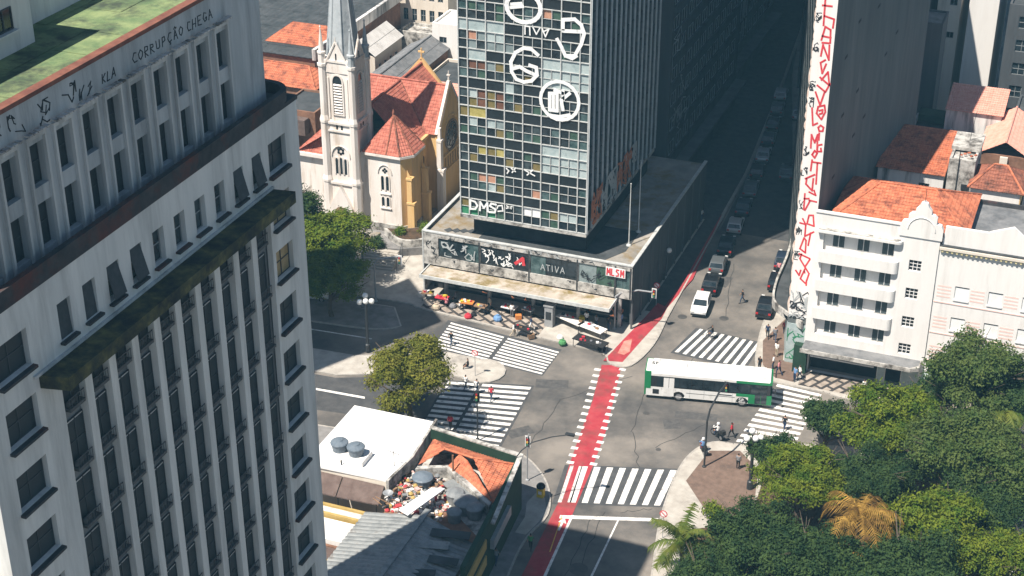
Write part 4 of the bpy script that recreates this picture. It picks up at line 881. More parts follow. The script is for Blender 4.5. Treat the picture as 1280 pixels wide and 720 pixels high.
# ------------------------------------------------------------------ white hotel with curved balconies
def hotel():
    T = thing('hotel', (-17.5, 146, 0), 'white four-storey corner hotel with rounded balconies, stepped gable and red tile roof', 'building')
    X0, X1, Y, ZT = -23.5, -11.9, 140.0, 17.4; fn = front(Y)
    gx0, gx1 = -15.5, -11.9
    zs = [12.4, 9.35, 6.3]; hol = []
    # loggias behind the balconies, window openings of the stair bay
    lo = [(12.75, 15.5), (9.7, 12.2), (6.65, 9.15), (3.9, 6.1)]
    for a, b in lo[:4]: hol.append((-22.6, -15.95, a + .55, b))
    for z in (12.85, 9.9, 6.85, 4.0 - .1): hol.append((-14.45, -13.3, z, z + 1.15))
    hol.append((-22.9, -16.2, .14, 3.3)); hol.append((-15.4, -13.9, .14, 3.0))
    w = facade(MB(), fn, X0, X1, .1, 16.4, hol, .4)
    w.quad((X0, Y, .1), (X0, Y + 10, .1), (X0, Y + 10, 16.4), (X0, Y, 16.4)); w.quad((X1, Y, .1), (X1, Y + 10, .1), (X1, Y + 10, 16.4), (X1, Y, 16.4))
    w.build('wall', 'white_wall', T)
    bk = MB()
    for a, b in lo: bk.box(-22.58, -15.97, Y + .39, Y + .45, a + .56, b - .01)
    bk.build('loggia_wall', 'white_wall', T); MB().box(-22.8, -14, Y + .9, Y + 1.1, .1, 3.6).build('shop_interior', 'black_wall', T)
    # top parapet and scrolled gable
    MB().box(X0, gx0, Y, Y + .3, 16.4, ZT).build('parapet', 'white_wall', T); MB().box(X0 - .05, gx0, Y - .1, Y + .35, ZT, ZT + .12).build('coping', 'white_wall', T)
    c = (gx0 + gx1) / 2; half = [(1.95, 16.4), (1.95, 17.5), (1.75, 17.9), (1.3, 18.0), (1.3, 18.55), (1.05, 18.8), (.75, 18.85), (.72, 19.2), (.45, 19.55), (.3, 19.9), (0, 20.05)]
    out = [(c + a, z) for a, z in half] + [(c - a, z) for a, z in half[-2::-1]]
    slab(MB(), fn, out, -.4, .12).build('scrolled_gable', 'white_wall', T)
    ar = MB()
    for k in range(12): a, b = R(15 * k), R(15 * (k + 1)); ar.tube(fn(c + 1.25 * math.cos(a), 17.2 + 1.3 * math.sin(a), .14), fn(c + 1.25 * math.cos(b), 17.2 + 1.3 * math.sin(b), .14), .06, n=5)
    ar.build('gable_moulding', 'white_wall', T)
    MB().tube((c, Y + .1, 20), (c, Y + .1, 21.3), .03, n=5).build('mast', 'metal_dark', T)
    # balcony fronts with rounded right ends, hood over the top storey
    def bal(z0, z1, d, x0=-22.95, x1=-15.35):
        pts = [(x0, Y), (x0, Y - d), (x1 - .5, Y - d)] + [(x1 - .5 + .5 * math.sin(t), Y - d + (.5 - .5 * math.cos(t))) for t in [k * math.pi / 10 for k in range(1, 6)]] + [(x1, Y)]
        return MB().prism(pts, z0, z1)
    for z in zs: bal(z, z + 1.2, .42).build('balcony', 'white_wall', T)
    bal(15.55, 15.8, .5, -23.2, -15.2).build('hood', 'white_wall', T); bal(15.8, 15.9, .4, -23.1, -15.4).build('hood_top', 'concrete_stain', T)
    # shuttered windows in the loggias, grilled windows of the stair bay
    sh = MB()
    for k in range(4): sh.box(-.52 + .265 * k, -.52 + .245 + .265 * k, -.05, -.01, .05, 1.3)
    sh = sh.mesh('shutter', 'shutter'); fr = MB().box(-.58, .58, -.03, -.005, 0, .05).box(-.58, .58, -.03, -.005, 1.3, 1.36).box(-.6, -.54, -.03, -.005, 0, 1.36).box(.54, .6, -.03, -.005, 0, 1.36).box(-.03, .03, -.07, -.052, .05, 1.3).mesh('frame', 'frame_white')
    pn = MB().box(-.55, .55, -.004, .01, 0, 1.35).mesh('window', 'glass_dark')
    for z in (13.95, 10.75, 7.7, 4.65):
        for x in (-21.2, -18.85, -16.55):
            W = piece('window', pn, T, (x, Y + .38, z - .05)); [piece(nm, me, W, (x, Y + .38, z - .05)) for nm, me in (('shutter', sh), ('frame', fr))]
    gm = MB()
    for k in range(4): gm.box(-.57 + .38 * k - .035, -.57 + .38 * k + .035, -.06, -.02, 0, 1.15); gm.box(-.57, .57, -.055, -.025, .36 * k, .36 * k + .06)
    gm = gm.mesh('grille', 'frame_white'); pn2 = MB().box(-.56, .56, 0, .02, 0, 1.14).mesh('window', 'glass_dark')
    for z in (12.85, 9.9, 6.85, 3.9): W = piece('window', pn2, T, (-13.875, Y + .3, z)); piece('grille', gm, W, (-13.875, Y + .2, z))
    # street canopy, shop fronts
    MB().prism([(-23.4, Y), (-23.4, 138.05), (-13.0, 138.05), (-12.4, 138.4), (-12.2, 138.9), (-12.2, Y)], 3.35, 3.5).build('canopy', 'roof_grey', T)
    MB().box(-23.5, -12.9, 137.93, 138.05, 3.2, 3.62).box(-12.2, -12.08, 138.8, Y, 3.2, 3.62).prism([(-12.95, 138.05), (-12.9, 137.93), (-12.1, 138.4), (-12.08, 138.8), (-12.2, 138.8)], 3.2, 3.62).build('canopy_edge', 'concrete_stain', T)
    MB().box(-22.6, -16.4, 138.9, 139.0, 2.4, 2.55).build('awning_rail', 'frame_white', T)
    MB().box(-16.15, -15.45, Y - .02, Y - .001, .14, 3.3).build('tiled_pier', 'board_pale', T); MB().box(-13.85, -12.3, Y - .02, Y - .001, .14, 3.3).build('tiled_pier', 'board_pale', T)
    MB().box(-24.3, -23.0, 139.2, 139.9, .14, 3.2).build('painted_pier', 'green_wall', T)
    # roof
    rf = MB(); z0, z1 = 16.5, 18.7
    tiles(rf, (-22.4, 140.5, z0), (-9.6, 140.5, z0), (-13.4, 146, z1), (-18.6, 146, z1), w=.3, row=.42)
    tiles(rf, (-9.6, 140.5, z0), (-9.6, 151.5, z0), (-13.4, 146, z1), (-13.4, 146, z1), w=.3, row=.42)
    tiles(rf, (-22.4, 151.5, z0), (-22.4, 140.5, z0), (-18.6, 146, z1), (-18.6, 146, z1), w=.3, row=.42)
    tiles(rf, (-9.6, 151.5, z0), (-22.4, 151.5, z0), (-18.6, 146, z1), (-13.4, 146, z1), w=.3, row=.42)
    o = rf.build('roof_tiles', 'tile', T); o['kind'] = 'stuff'
    h = MB().tube((-18.6, 146, z1 + .08), (-13.4, 146, z1 + .08), .12, n=6)
    for a, b in (((-22.4, 140.5), (-18.6, 146)), ((-9.6, 140.5), (-13.4, 146)), ((-9.6, 151.5), (-13.4, 146))): h.tube((*a, z0 + .08), (*b, z1 + .08), .1, n=6)
    h.build('ridge_tiles', 'tile', o)
    MB().box(-22.2, -9.8, 141, 151.3, 8, 16.45).build('rear_wall', 'white_wall', T)
hotel()

# ------------------------------------------------------------------ pink and white building beside the hotel
def pink_building():
    T = thing('pink_banded_building', (-4, 146, 0), 'white building with pale pink bands, blind windows and a dentilled cornice', 'building')
    X0, X1, Y = -11.88, 8, 140.15; fn = front(Y); hol = [(-10 + 3.05 * k, -8.7 + 3.05 * k, z, z + 1.35) for k in range(6) for z in (4.1, 7.3, 10.6, 13.2)]
    hol = [h for h in hol if h[2] < 13]
    w = facade(MB(), fn, X0, X1, .1, 15.6, hol, .12); w.quad((X1, Y, .1), (X1, Y + 11, .1), (X1, Y + 11, 15.6), (X1, Y, 15.6)); w.box(X0 + .05, X1 - .05, Y + .3, Y + 11, 3, 15.5); w.build('wall', 'white_wall', T)
    bl = MB().box(-.64, .64, 0, .03, 0, 1.34).mesh('blind_window', 'board_white'); br = MB().box(-.7, .7, -.1, .0, -.14, -.01).mesh('sill', 'frame_white'); hd = MB().box(-.64, .64, -.03, 0, 1.24, 1.33).mesh('head_shadow_bar', 'frame_dark')  # the dark bar paints in the shadow under each window head
    bx = MB().box(-.6, .6, -.35, -.02, .05, 1.0).mesh('shutter_box', 'board_white')
    r = random.Random(5)
    for h in hol:
        c = (h[0] + h[1]) / 2; W = piece('window', bl, T, (c, Y + .1, h[2])); piece('sill', br, W, (c, Y, h[2])); piece('head', hd, W, (c, Y + .1, h[2]))
        if r.random() < .45: piece('shutter_box', bx, W, (c, Y + .1, h[2]))
    for z in (4.1, 7.3, 10.6):
        for k in range(7):
            for q in range(4):
                a, b = -11.6 + 3.05 * k, -10.35 + 3.05 * k
                if b < X1: MB().box(a, b, Y - .012, Y, z + .36 * q, z + .36 * q + .16).build('pink_band', 'pink_paint', T)
    for z in (3.6, 6.7, 10.0): MB().box(X0 + .1, X1, Y - .05, Y, z, z + .12).build('string_course', 'pink_paint', T)
    MB().box(X0 + .02, X1, Y - .35, Y + .1, 15.6, 15.85).build('cornice', 'cream_wall', T)
    dn = MB().box(-.09, .09, -.28, 0, 0, .24).mesh('dentil', 'yellow_dent')
    for k in range(44): piece('dentil', dn, T, (X0 + .3 + .44 * k, Y, 15.34))
    MB().box(X0 + .02, X1, Y - .2, Y + .1, 15.85, 16.0).build('cornice_top', 'roof_dark', T)
    slab(MB(), front(Y + .1), [(X0 + .15, 15.9), (X1, 15.9), (X1, 17.9), (-4.6, 17.9), (-5.6, 18.7), (-7.6, 17.9), (-7.7, 17.8), (X0 + .3, 17.8)], -.35, 0).build('attic_wall', 'white_wall', T)
    MB().box(X0 + .2, X1, Y + .6, Y + 11, 15.6, 15.7).build('roof', 'roof_grey', T); MB().box(X0 + .1, X1, Y + 11, Y + 11.3, 15, 16.1).build('rear_parapet', 'ledge_dark', T)
    MB().prism([(-11.7, 138.6), (-7, 138.9), (-7, 140), (-11.7, 140)], 2.2, 2.3).build('awning', 'board_pale', T)
mat('yellow_dent', (.5, .44, .22), (.6, .52, .3), rough=.9)
pink_building()

# ------------------------------------------------------------------ graffiti slab tower at the corner of the avenue
def slab_tower():
    T = thing('slab_tower', (-24, 155, 0), 'tall narrow building with red graffiti letters down its thin white end wall', 'building')
    p0, p1 = (-25.45, 141.0), (-23.55, 141.0); q1 = (-18.9, 171.0); q0 = (-31.5, 170); ZT = 39.5
    b = MB(); b.prism([p0, p1, q1, q0], .1, ZT, m=0)
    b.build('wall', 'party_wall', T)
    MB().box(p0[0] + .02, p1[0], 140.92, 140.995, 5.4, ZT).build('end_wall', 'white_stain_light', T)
    # flaking edge of the end wall towards the avenue
    r = random.Random(2); e = MB(); z = 5.6
    while z < ZT - 2:
        h = r.uniform(.8, 2.2); d = r.uniform(.02, .16); pts = [(p0[0] + .02, z)] + [(p0[0] - d * math.sin(t * math.pi / 6) * (1 + .3 * r.random()), z + h * t / 6) for t in range(1, 6)] + [(p0[0] + .02, z + h)]
        slab(e, front(140.95), pts, -.25, .03); z += h * r.uniform(.8, 1.05)
    e.build('torn_edge', 'salmon_flake', T)
    fn = front(140.92); g = MB()
    for l in [[(-24.89,37.13),(-24.05,37.13)],[(-24.70,37.76),(-24.65,35.29)],[(-24.63,36.17),(-23.75,35.97),(-23.79,35.15)],[(-24.72,33.90),(-24.47,35.19),(-23.97,34.95),(-23.90,33.71)],[(-24.68,34.29),(-23.88,34.21)],[(-24.62,33.66),(-24.02,33.69)],[(-24.63,32.40),(-24.53,33.47),(-23.88,32.11),(-23.95,33.50)],[(-24.19,32.07),(-24.60,31.76),(-24.36,30.77),(-24.08,31.70)],[(-24.52,30.36),(-23.61,29.71),(-23.84,30.97),(-24.38,30.12)],[(-24.70,29.56),(-23.91,29.02),(-23.57,29.85)],[(-24.81,28.90),(-24.28,27.67),(-23.98,29.01)],[(-24.44,27.51),(-23.87,27.73),(-23.74,27.09),(-24.04,26.31),(-24.53,26.84),(-24.44,27.51)],[(-24.31,27.14),(-24.00,27.26),(-24.02,26.92),(-24.25,26.81)],[(-24.99,27.30),(-24.77,25.62),(-24.37,25.89)],[(-24.06,25.72),(-23.77,25.56),(-23.81,25.18),(-24.13,25.13),(-24.26,25.48),(-24.06,25.72)],[(-24.77,23.35),(-24.81,24.68),(-24.45,23.93),(-24.25,24.77),(-24.17,23.30)],[(-24.11,24.92),(-24.10,24.25)],[(-23.77,23.85),(-24.15,23.71),(-24.15,23.09),(-23.75,23.15),(-23.83,23.46)],[(-24.38,23.14),(-24.13,22.91),(-24.32,22.42),(-24.59,22.70),(-24.38,23.14)],[(-24.40,21.97),(-23.70,21.97)],[(-24.02,21.92),(-23.96,19.80)],[(-25.01,20.18),(-24.17,20.73)],[(-24.88,20.20),(-24.91,19.65),(-24.27,19.06),(-24.26,20.30)],[(-24.54,22.17),(-24.58,21.07)]]: g.stroke(l, .17, fn)
    for l in [[(-24.96,18.12),(-24.49,18.20)],[(-24.92,18.64),(-24.89,16.99)],[(-24.54,18.88),(-23.89,18.64),(-24.09,19.13)],[(-24.47,18.03),(-23.75,17.97)],[(-24.78,16.93),(-24.39,17.95)],[(-24.34,16.48),(-24.45,15.58),(-23.77,15.43),(-23.94,16.54),(-24.34,16.48)],[(-25.14,15.55),(-24.57,15.47),(-24.91,16.03)],[(-24.56,15.38),(-24.55,14.23),(-23.74,14.82)],[(-24.02,14.68),(-24.15,13.32)],[(-24.61,14.04),(-24.91,12.83),(-24.35,12.48),(-24.40,13.81),(-24.61,14.04)],[(-24.95,12.28),(-23.87,11.94)],[(-24.71,12.29),(-24.82,11.76),(-24.27,10.96),(-23.86,11.85)],[(-25.12,10.44),(-24.76,9.96),(-24.64,10.53)],[(-24.21,10.88),(-24.60,9.63),(-24.04,9.18),(-23.81,10.32),(-24.21,10.88)],[(-24.28,10.51),(-24.23,10.33)],[(-23.99,9.56),(-23.97,9.01)]]: g.stroke(l, .16, fn)
    o = g.build('graffiti', 'paint_red', T); o['kind'] = 'stuff'
    k = MB(); r = random.Random(8)
    for z in (35.5, 32.7, 29, 27.4, 22.5, 20.4, 17.0, 14.2, 11.6): scrawl(k, fn, -25.4, -24.9, z, z + .9, 4, .07, .45, int(z * 10))
    o = k.build('graffiti', 'paint_black', T); o['kind'] = 'stuff'
    # form-work lines and small vents of the blind wall
    fw = oblique(p1, q1); v = MB(); L = math.hypot(q1[0] - p1[0], q1[1] - p1[1])
    for u, z in ((3.5, 31), (6.5, 33.6), (12, 33.5), (4.2, 25), (8, 26.2), (16, 27.4), (19, 28.8), (8.2, 21.5), (3.2, 19), (11, 22.5)): slab(v, fw, [(u, z), (u + .7, z + .12), (u + .7, z + .4), (u, z + .28)], -.01, .015)
    o = v.build('vent', 'paint_black', T); o['kind'] = 'stuff'
    MB().prism([(p1[0] + .01, 140.98), (q1[0] + .12, q1[1]), (q1[0] - .3, q1[1] + .2), (p1[0] - .2, 141.2)], ZT, ZT + .4).build('coping', 'concrete', T)
    # windows along the avenue side
    fa = oblique(q0, p0); wn = MB()
    for f in range(10):
        for c in range(9): slab(wn, fa, [(2 + 3 * c, 7 + 3.1 * f), (3.9 + 3 * c, 7 + 3.1 * f), (3.9 + 3 * c, 8.7 + 3.1 * f), (2 + 3 * c, 8.7 + 3.1 * f)], -.01, .02)
    o = wn.build('avenue_window', 'glass_dark', T); o['kind'] = 'stuff'
    # curved concrete canopy over the corner, with its graffitied fascia, and the shop below
    cv = smooth([(-23.9, 140.7), (-25.9, 142.3), (-27.5, 144.2), (-28.2, 148.3), (-28.6, 156), (-30.2, 168)], 5)
    back = [(-31.2, 168), (-30, 163), (-27.0, 149), (-25.6, 141.2), (-23.9, 141.0)]
    MB().prism(cv + [(-30.9, 168), (-25.6, 141.3), (-23.9, 140.98)], 4.6, 4.75).build('canopy', 'roof_dark', T)
    ed = MB()
    for a, b in zip(cv[:-1], cv[1:]):
        p, q = Vector(a), Vector(b); nn = Vector((-(q - p).normalized().y, (q - p).normalized().x))
        if nn.x > 0: nn = -nn
        ed.prism([a, b, tuple(q + nn * .22), tuple(p + nn * .22)], 4.3, 5.15)
    ed.build('canopy_rim', 'concrete_stain', T)
    lw = MB(); lw.prism([(-23.55, 140.9), (-25.45, 140.9), (-26.6, 146), (-29.4, 160), (-28.8, 160), (-25.6, 147), (-23.55, 141.5)], .1, 4.55); lw.build('shop_wall', 'board_pale', T)
    fl = oblique((-25.45, 140.9), (-23.55, 140.9)); gg = MB(); scrawl(gg, fl, .1, 1.8, .6, 4.3, 10, .09, .8, 31, m=0); scrawl(gg, fl, .1, 1.8, 5.3, 8.2, 16, .08, .7, 32, m=1); scrawl(gg, fl, .1, 1.8, 5.3, 8.4, 8, .09, .7, 33, m=2); o = gg.build('graffiti', ['paint_green', 'paint_grey', 'paint_black'], T); o['kind'] = 'stuff'
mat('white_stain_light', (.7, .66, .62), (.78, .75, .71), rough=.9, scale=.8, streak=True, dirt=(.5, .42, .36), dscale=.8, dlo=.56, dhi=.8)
mat('salmon_flake', (.6, .42, .33), (.75, .66, .58), rough=.9, scale=2.5)
slab_tower()

# ------------------------------------------------------------------ houses and blocks round about
def block(name, label, x0, x1, y0, y1, z, wall, roof='roof_grey', par=.5, win=(), z0=.05, extra=None, group=None, back=True, wmat='glass_dark'):
    """flat-roofed block with a parapet; win: (face, u0, u1, n, z0, dz, rows, w, h)"""
    T = thing(name, ((x0 + x1) / 2, (y0 + y1) / 2, 0), label, 'building', group)
    hf = []; hr = []
    for face, u0, u1, n, zz, dz, rows, w, h in win:
        for r_ in range(rows):
            for k in range(n):
                c = u0 + (u1 - u0) * (k + .5) / n; (hf if face == 'f' else hr).append((c - w / 2, c + w / 2, zz + dz * r_, zz + dz * r_ + h))
    m = MB(); facade(m, front(y0), x0, x1, z0, z, hf, .2); facade(m, side(x1), y0, y1, z0, z, hr, .2)
    m.quad((x0, y0, z0), (x0, y1, z0), (x0, y1, z), (x0, y0, z)); m.quad((x0, y1, z0), (x1, y1, z0), (x1, y1, z), (x0, y1, z))
    m.quad((x0 + .25, y0 + .25, z), (x0 + .25, y1 - .25, z), (x0 + .25, y1 - .25, z - par), (x0 + .25, y0 + .25, z - par)).quad((x0 + .25, y1 - .25, z), (x1 - .25, y1 - .25, z), (x1 - .25, y1 - .25, z - par), (x0 + .25, y1 - .25, z - par))
    m.quad((x1 - .25, y0 + .25, z), (x1 - .25, y1 - .25, z), (x1 - .25, y1 - .25, z - par), (x1 - .25, y0 + .25, z - par)).quad((x0 + .25, y0 + .25, z), (x1 - .25, y0 + .25, z), (x1 - .25, y0 + .25, z - par), (x0 + .25, y0 + .25, z - par))
    for a, b, c, d in ((x0, x1, y0, y0 + .25), (x0, x1, y1 - .25, y1), (x0, x0 + .25, y0 + .25, y1 - .25), (x1 - .25, x1, y0 + .25, y1 - .25)): m.quad((a, c, z), (b, c, z), (b, d, z), (a, d, z))
    m.build('wall', wall, T)
    MB().quad((x0 + .2, y0 + .2, z - par), (x1 - .2, y0 + .2, z - par), (x1 - .2, y1 - .2, z - par), (x0 + .2, y1 - .2, z - par)).build('roof', roof, T)
    cache = {}
    for (hh, face) in ((hf, 'f'), (hr, 'r')):
        for a, b, c, d in hh:
            k = (round(b - a, 2), round(d - c, 2))
            if k not in cache: cache[k] = window_mesh(b - a, d - c, 2, 2 if d - c > 1.2 else 1, .06, wmat, 'frame_grey', (-.12, -.1, 0, wall))
            if face == 'f': put_window(cache[k], T, ((a + b) / 2, y0 + .18, c))
            else: put_window(cache[k], T, (x1 - .18, (a + b) / 2, c), R(90))
    return T
def tiled(T, slopes, m, name='roof_tiles', ridge=(), rm=None, **kw):
    rf = MB()
    for s in slopes: tiles(rf, *s, **kw)
    o = rf.build(name, m, T); o['kind'] = 'stuff'
    if ridge:
        h = MB()
        for a, b in ridge: h.tube((a[0], a[1], a[2] + .07), (b[0], b[1], b[2] + .07), .11, n=6)
        h.build('ridge_tiles', rm or m, o)
    return o

# behind the hotel
T = block('stained_house', 'weather-stained white house with a half-shaded orange tile roof behind the hotel', -20.6, -13.9, 157.6, 167, 15.2, 'white_stain', par=.4, win=(('f', -16.6, -15.0, 1, 13.4, 3, 1, 1.1, .8),))
tiled(T, [((-20.8, 157.3, 15.35), (-13.8, 157.3, 15.35), (-13.8, 167, 16.6), (-20.8, 167, 16.6))], 'tile')
T = block('concrete_tank_house', 'grey concrete rooftop tank house with a cracked stained slab between tiled roofs', -13.6, -11.0, 157.4, 164, 17.4, 'concrete_stain', 'concrete_stain', par=.25)
MB().box(-13.75, -10.85, 159.9, 164.2, 17.41, 17.75).build('slab', 'concrete_stain', T); MB().tube((-12.6, 157.3, 13.5), (-12.6, 157.3, 18.4), .05, n=5).build('pipe', 'metal_dark', T); MB().box(-12.1, -11.3, 157.3, 157.39, 14.2, 14.8).build('vent', 'paint_black', T)
MB().tube((-12.2, 162, 17.75), (-11.9, 162, 21), .03, n=4).build('antenna', 'metal_dark', T)
for k in range(5): MB().obox((-12.6 + .35 * k, 158.6 + .4 * (k % 3)), (1, k * .4), .3, .2, 17.4, 17.52).build('loose_brick', 'tile', T)
T = block('white_house', 'white rendered house with a plain salmon tile roof and a thin mast', -16.2, -10.2, 175.2, 180.4, 15.7, 'white_stain', par=.3)
tiled(T, [((-16.3, 174.9, 15.8), (-10.0, 174.9, 15.8), (-10.0, 180.5, 17.0), (-16.3, 180.5, 17.0))], 'tile_pink')
T = block('low_stained_house', 'low mossy annex with a green awning in the shade of the blind wall', -19.6, -15.2, 170.8, 178.5, 13.6, 'white_stain', 'roof_dark', par=.4); MB().box(-19.2, -16.3, 175.8, 178.0, 13.7, 14.5).build('awning', 'green_wall', T)
T = block('salmon_house', 'narrow dark-walled house under two stepped salmon roofs', -11.4, -6.5, 167.6, 178, 14.3, 'brick_brown', par=.2)
tiled(T, [((-6.2, 167.4, 14.3), (-6.2, 178.2, 14.3), (-8.9, 178.2, 15.9), (-8.9, 167.4, 15.9)), ((-11.6, 178.2, 14.3), (-11.6, 167.4, 14.3), (-8.9, 167.4, 15.9), (-8.9, 178.2, 15.9))], 'tile_pink', ridge=[((-8.9, 167.4, 15.9), (-8.9, 178.2, 15.9))])
MB().prism([(-9.3, 167.3), (-8.5, 167.3), (-8.5, 167.58), (-9.3, 167.58)], 8, 14.2).build('chimney_breast', 'cream_wall', T)
T = block('hip_roof_house', 'white house with a weathered red hip roof and an ochre side wall', -11.0, -6.2, 155.6, 161.2, 15.4, 'white_wall', par=.2)
MB().box(-6.195, -6.12, 155.62, 161.1, 6, 15.38).build('side_wall', 'church_ochre', T); MB().box(-10.0, -9.5, 155.5, 155.59, 13.2, 14.1).build('shutter', 'brick_brown', T)
tiled(T, [((-11.3, 155.3, 15.4), (-5.8, 155.3, 15.4), (-7.9, 158.4, 17.0), (-9.2, 158.4, 17.0)), ((-5.8, 155.3, 15.4), (-5.8, 161.5, 15.4), (-7.9, 158.4, 17.0), (-7.9, 158.4, 17.0)), ((-11.3, 161.5, 15.4), (-11.3, 155.3, 15.4), (-9.2, 158.4, 17), (-9.2, 158.4, 17)), ((-5.8, 161.5, 15.4), (-11.3, 161.5, 15.4), (-9.2, 158.4, 17), (-7.9, 158.4, 17))], 'tile_old', ridge=[((-11.3, 155.3, 15.45), (-9.2, 158.4, 17)), ((-5.8, 155.3, 15.45), (-7.9, 158.4, 17)), ((-9.2, 158.4, 17), (-7.9, 158.4, 17))], rm='tile')
block('low_grey_house', 'low grey flat-roofed house beside the red hip roof', -6, 4, 153, 166, 13.4, 'cream_wall', 'roof_grey', par=.3)
block('beige_tower', 'tall beige apartment wall with one small window behind the salmon roofs', -21.2, -18.4, 200.2, 214, 40, 'cream_wall', par=.3, win=(('f', -19.9, -18.7, 1, 15.5, 4.2, 2, .9, .8),))
block('white_tower', 'tall white blank wall of a tower behind the salmon-roofed house', -17.4, -13.9, 200, 214, 44, 'white_wall', par=.3)
T = block('water_tower', 'dark concrete stair tower standing before the beige and white towers', -21.5, -18.6, 184, 189, 22.5, 'dark_facade_b', par=.2)
block('dark_rear_block', 'dark shaded apartment block with railed galleries behind the salmon house', -12.4, 10, 196, 215, 22, 'dark_facade', 'roof_dark', par=.3, win=(('f', -11.5, 9, 9, 7.5, 2.9, 5, 1.5, 1.5),))
T = block('iron_shed', 'dark shed with rusty iron stairs beside the salmon roof', -9.5, 6, 182.5, 193, 12, 'dark_facade', 'roof_dark', par=.3)
for k in range(5): MB().box(-9 + 2.6 * k, -8.9 + 2.6 * k, 182.3, 182.4, 6, 14).build('post', 'metal_rust', T)
MB().prism([(-7, 181), (-2.5, 184), (-2.5, 186.5), (-7.6, 184)], 13.0, 13.15).build('roof_sheet', 'sheet_metal', T)

# the avenue's left side behind the podium, right side behind the slab tower
def avenue_block(label, x0, x1, y0, y1, z, wall, fl, gr=None, band=True):
    T = thing('avenue_block', ((x0 + x1) / 2, (y0 + y1) / 2, 0), label, 'building')
    MB().box(x0, x1, y0, y1, .1, z).build('wall', wall, T)
    n = int((y1 - y0) / 3.2); wm = window_mesh(2.0, 1.6, 2, 1, .08, 'glass_dark', 'frame_grey', (-.2, -.14, -.02, wall))
    for f in range(fl):
        for k in range(n): put_window(wm, T, (x1 + .02, y0 + 1.6 + 3.2 * k, 6.2 + 3.1 * f), R(90))
    MB().box(x1, x1 + 1.6, y0 + .3, y1 - .3, 4.1, 4.4).build('canopy', 'dark_facade_b', T)
    if gr:
        g = MB(); scrawl(g, side(x1 + .06), gr[0], gr[1], gr[2], gr[3], 12, .12, 2.2, 61); o = g.build('graffiti', 'paint_grey', T); o['kind'] = 'stuff'
    return T
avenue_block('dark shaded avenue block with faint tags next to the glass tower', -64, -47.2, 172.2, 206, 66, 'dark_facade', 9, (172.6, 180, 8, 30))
T = avenue_block('shaded avenue block with a pale streaked fin wall beyond the tagged block', -68, -49.2, 206.4, 236, 58, 'dark_facade_b', 6)
sk = MB(); r_ = random.Random(4)
for k in range(26): y = 207 + 11 * r_.random(); z = r_.uniform(6, 13); sk.box(-49.19, -49.1, y, y + .25, z, z + r_.uniform(4, 9))
o = sk.build('paint_streaks', 'paint_grey', T); o['kind'] = 'stuff'
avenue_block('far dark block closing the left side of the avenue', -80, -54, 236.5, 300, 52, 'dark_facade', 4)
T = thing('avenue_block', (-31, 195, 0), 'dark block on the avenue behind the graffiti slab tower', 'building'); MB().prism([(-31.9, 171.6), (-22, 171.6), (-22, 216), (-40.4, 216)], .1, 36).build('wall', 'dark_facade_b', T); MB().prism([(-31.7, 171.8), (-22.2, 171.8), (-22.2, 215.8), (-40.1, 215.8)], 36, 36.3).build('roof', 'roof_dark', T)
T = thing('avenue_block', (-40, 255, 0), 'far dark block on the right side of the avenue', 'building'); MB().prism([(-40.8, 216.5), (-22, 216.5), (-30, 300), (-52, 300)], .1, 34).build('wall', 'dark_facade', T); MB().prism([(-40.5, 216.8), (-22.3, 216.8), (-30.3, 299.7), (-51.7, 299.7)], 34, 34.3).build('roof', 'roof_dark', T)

# behind the church
T = thing('warehouse', (-112, 192, 0), 'long warehouse with a dark weathered sheet roof behind the church spire', 'building')
MB().box(-135, -98.2, 181, 208, .05, 8.8).build('wall', 'brick_brown', T)
rf = MB(); tiles(rf, (-135, 180.6, 9.0), (-97.9, 180.6, 9.0), (-97.9, 208, 9.9), (-135, 208, 9.9), w=.9, row=3.0, amp=.06, seg=4); rf.build('roof', 'roof_dark', T)
MB().box(-98.2, -97.7, 180.4, 208.2, 8.9, 10.4).build('parapet', 'white_stain', T)
T = block('old_tile_house', 'old house with patched orange tile roofs beside the grey office block', -108, -94.6, 174, 180.3, 7.6, 'brick_brown', par=.2)
tiled(T, [((-108.3, 173.6, 7.6), (-94.3, 173.6, 7.6), (-97, 177.2, 9.3), (-105.6, 177.2, 9.3)), ((-94.3, 173.6, 7.6), (-94.3, 180.6, 7.6), (-97, 177.2, 9.3), (-97, 177.2, 9.3)), ((-94.3, 180.6, 7.6), (-108.3, 180.6, 7.6), (-105.6, 177.2, 9.3), (-97, 177.2, 9.3))], 'tile', ridge=[((-105.6, 177.2, 9.3), (-97, 177.2, 9.3)), ((-97, 177.2, 9.3), (-94.3, 173.6, 7.6))])
T = block('tile_house', 'higher house with an even orange tile roof in front of the warehouse', -106.5, -97.5, 183.5, 191, 9.6, 'cream_wall', par=.2)
tiled(T, [((-106.8, 183.2, 9.6), (-97.2, 183.2, 9.6), (-99.5, 187.2, 11.3), (-104.5, 187.2, 11.3)), ((-97.2, 183.2, 9.6), (-97.2, 191.3, 9.6), (-99.5, 187.2, 11.3), (-99.5, 187.2, 11.3)), ((-97.2, 191.3, 9.6), (-106.8, 191.3, 9.6), (-104.5, 187.2, 11.3), (-99.5, 187.2, 11.3))], 'tile')
T = block('brick_house', 'brick house with a dark lean-to roof between the office block and the church', -95.5, -90.2, 165.5, 172.5, 8.2, 'brick_brown', 'roof_dark', par=.25, win=(('r', 166, 172, 2, 3.2, 3, 2, 1.1, 1.3),))
MB().box(-95.6, -91, 164.2, 165.4, 5.5, 7.5).build('lean_to', 'awning_brown', T); MB().box(-94.8, -92.4, 163.6, 164.15, .1, 6.8).build('white_pier', 'white_wall', T)
T = block('cream_shed', 'cream walled shed with a pale gabled roof right of the spire', -97.2, -93.2, 188.8, 197.5, 7.2, 'cream_wall', par=.2, win=(('r', 189.5, 196.5, 4, 4.2, 3, 1, .8, 1.5),))
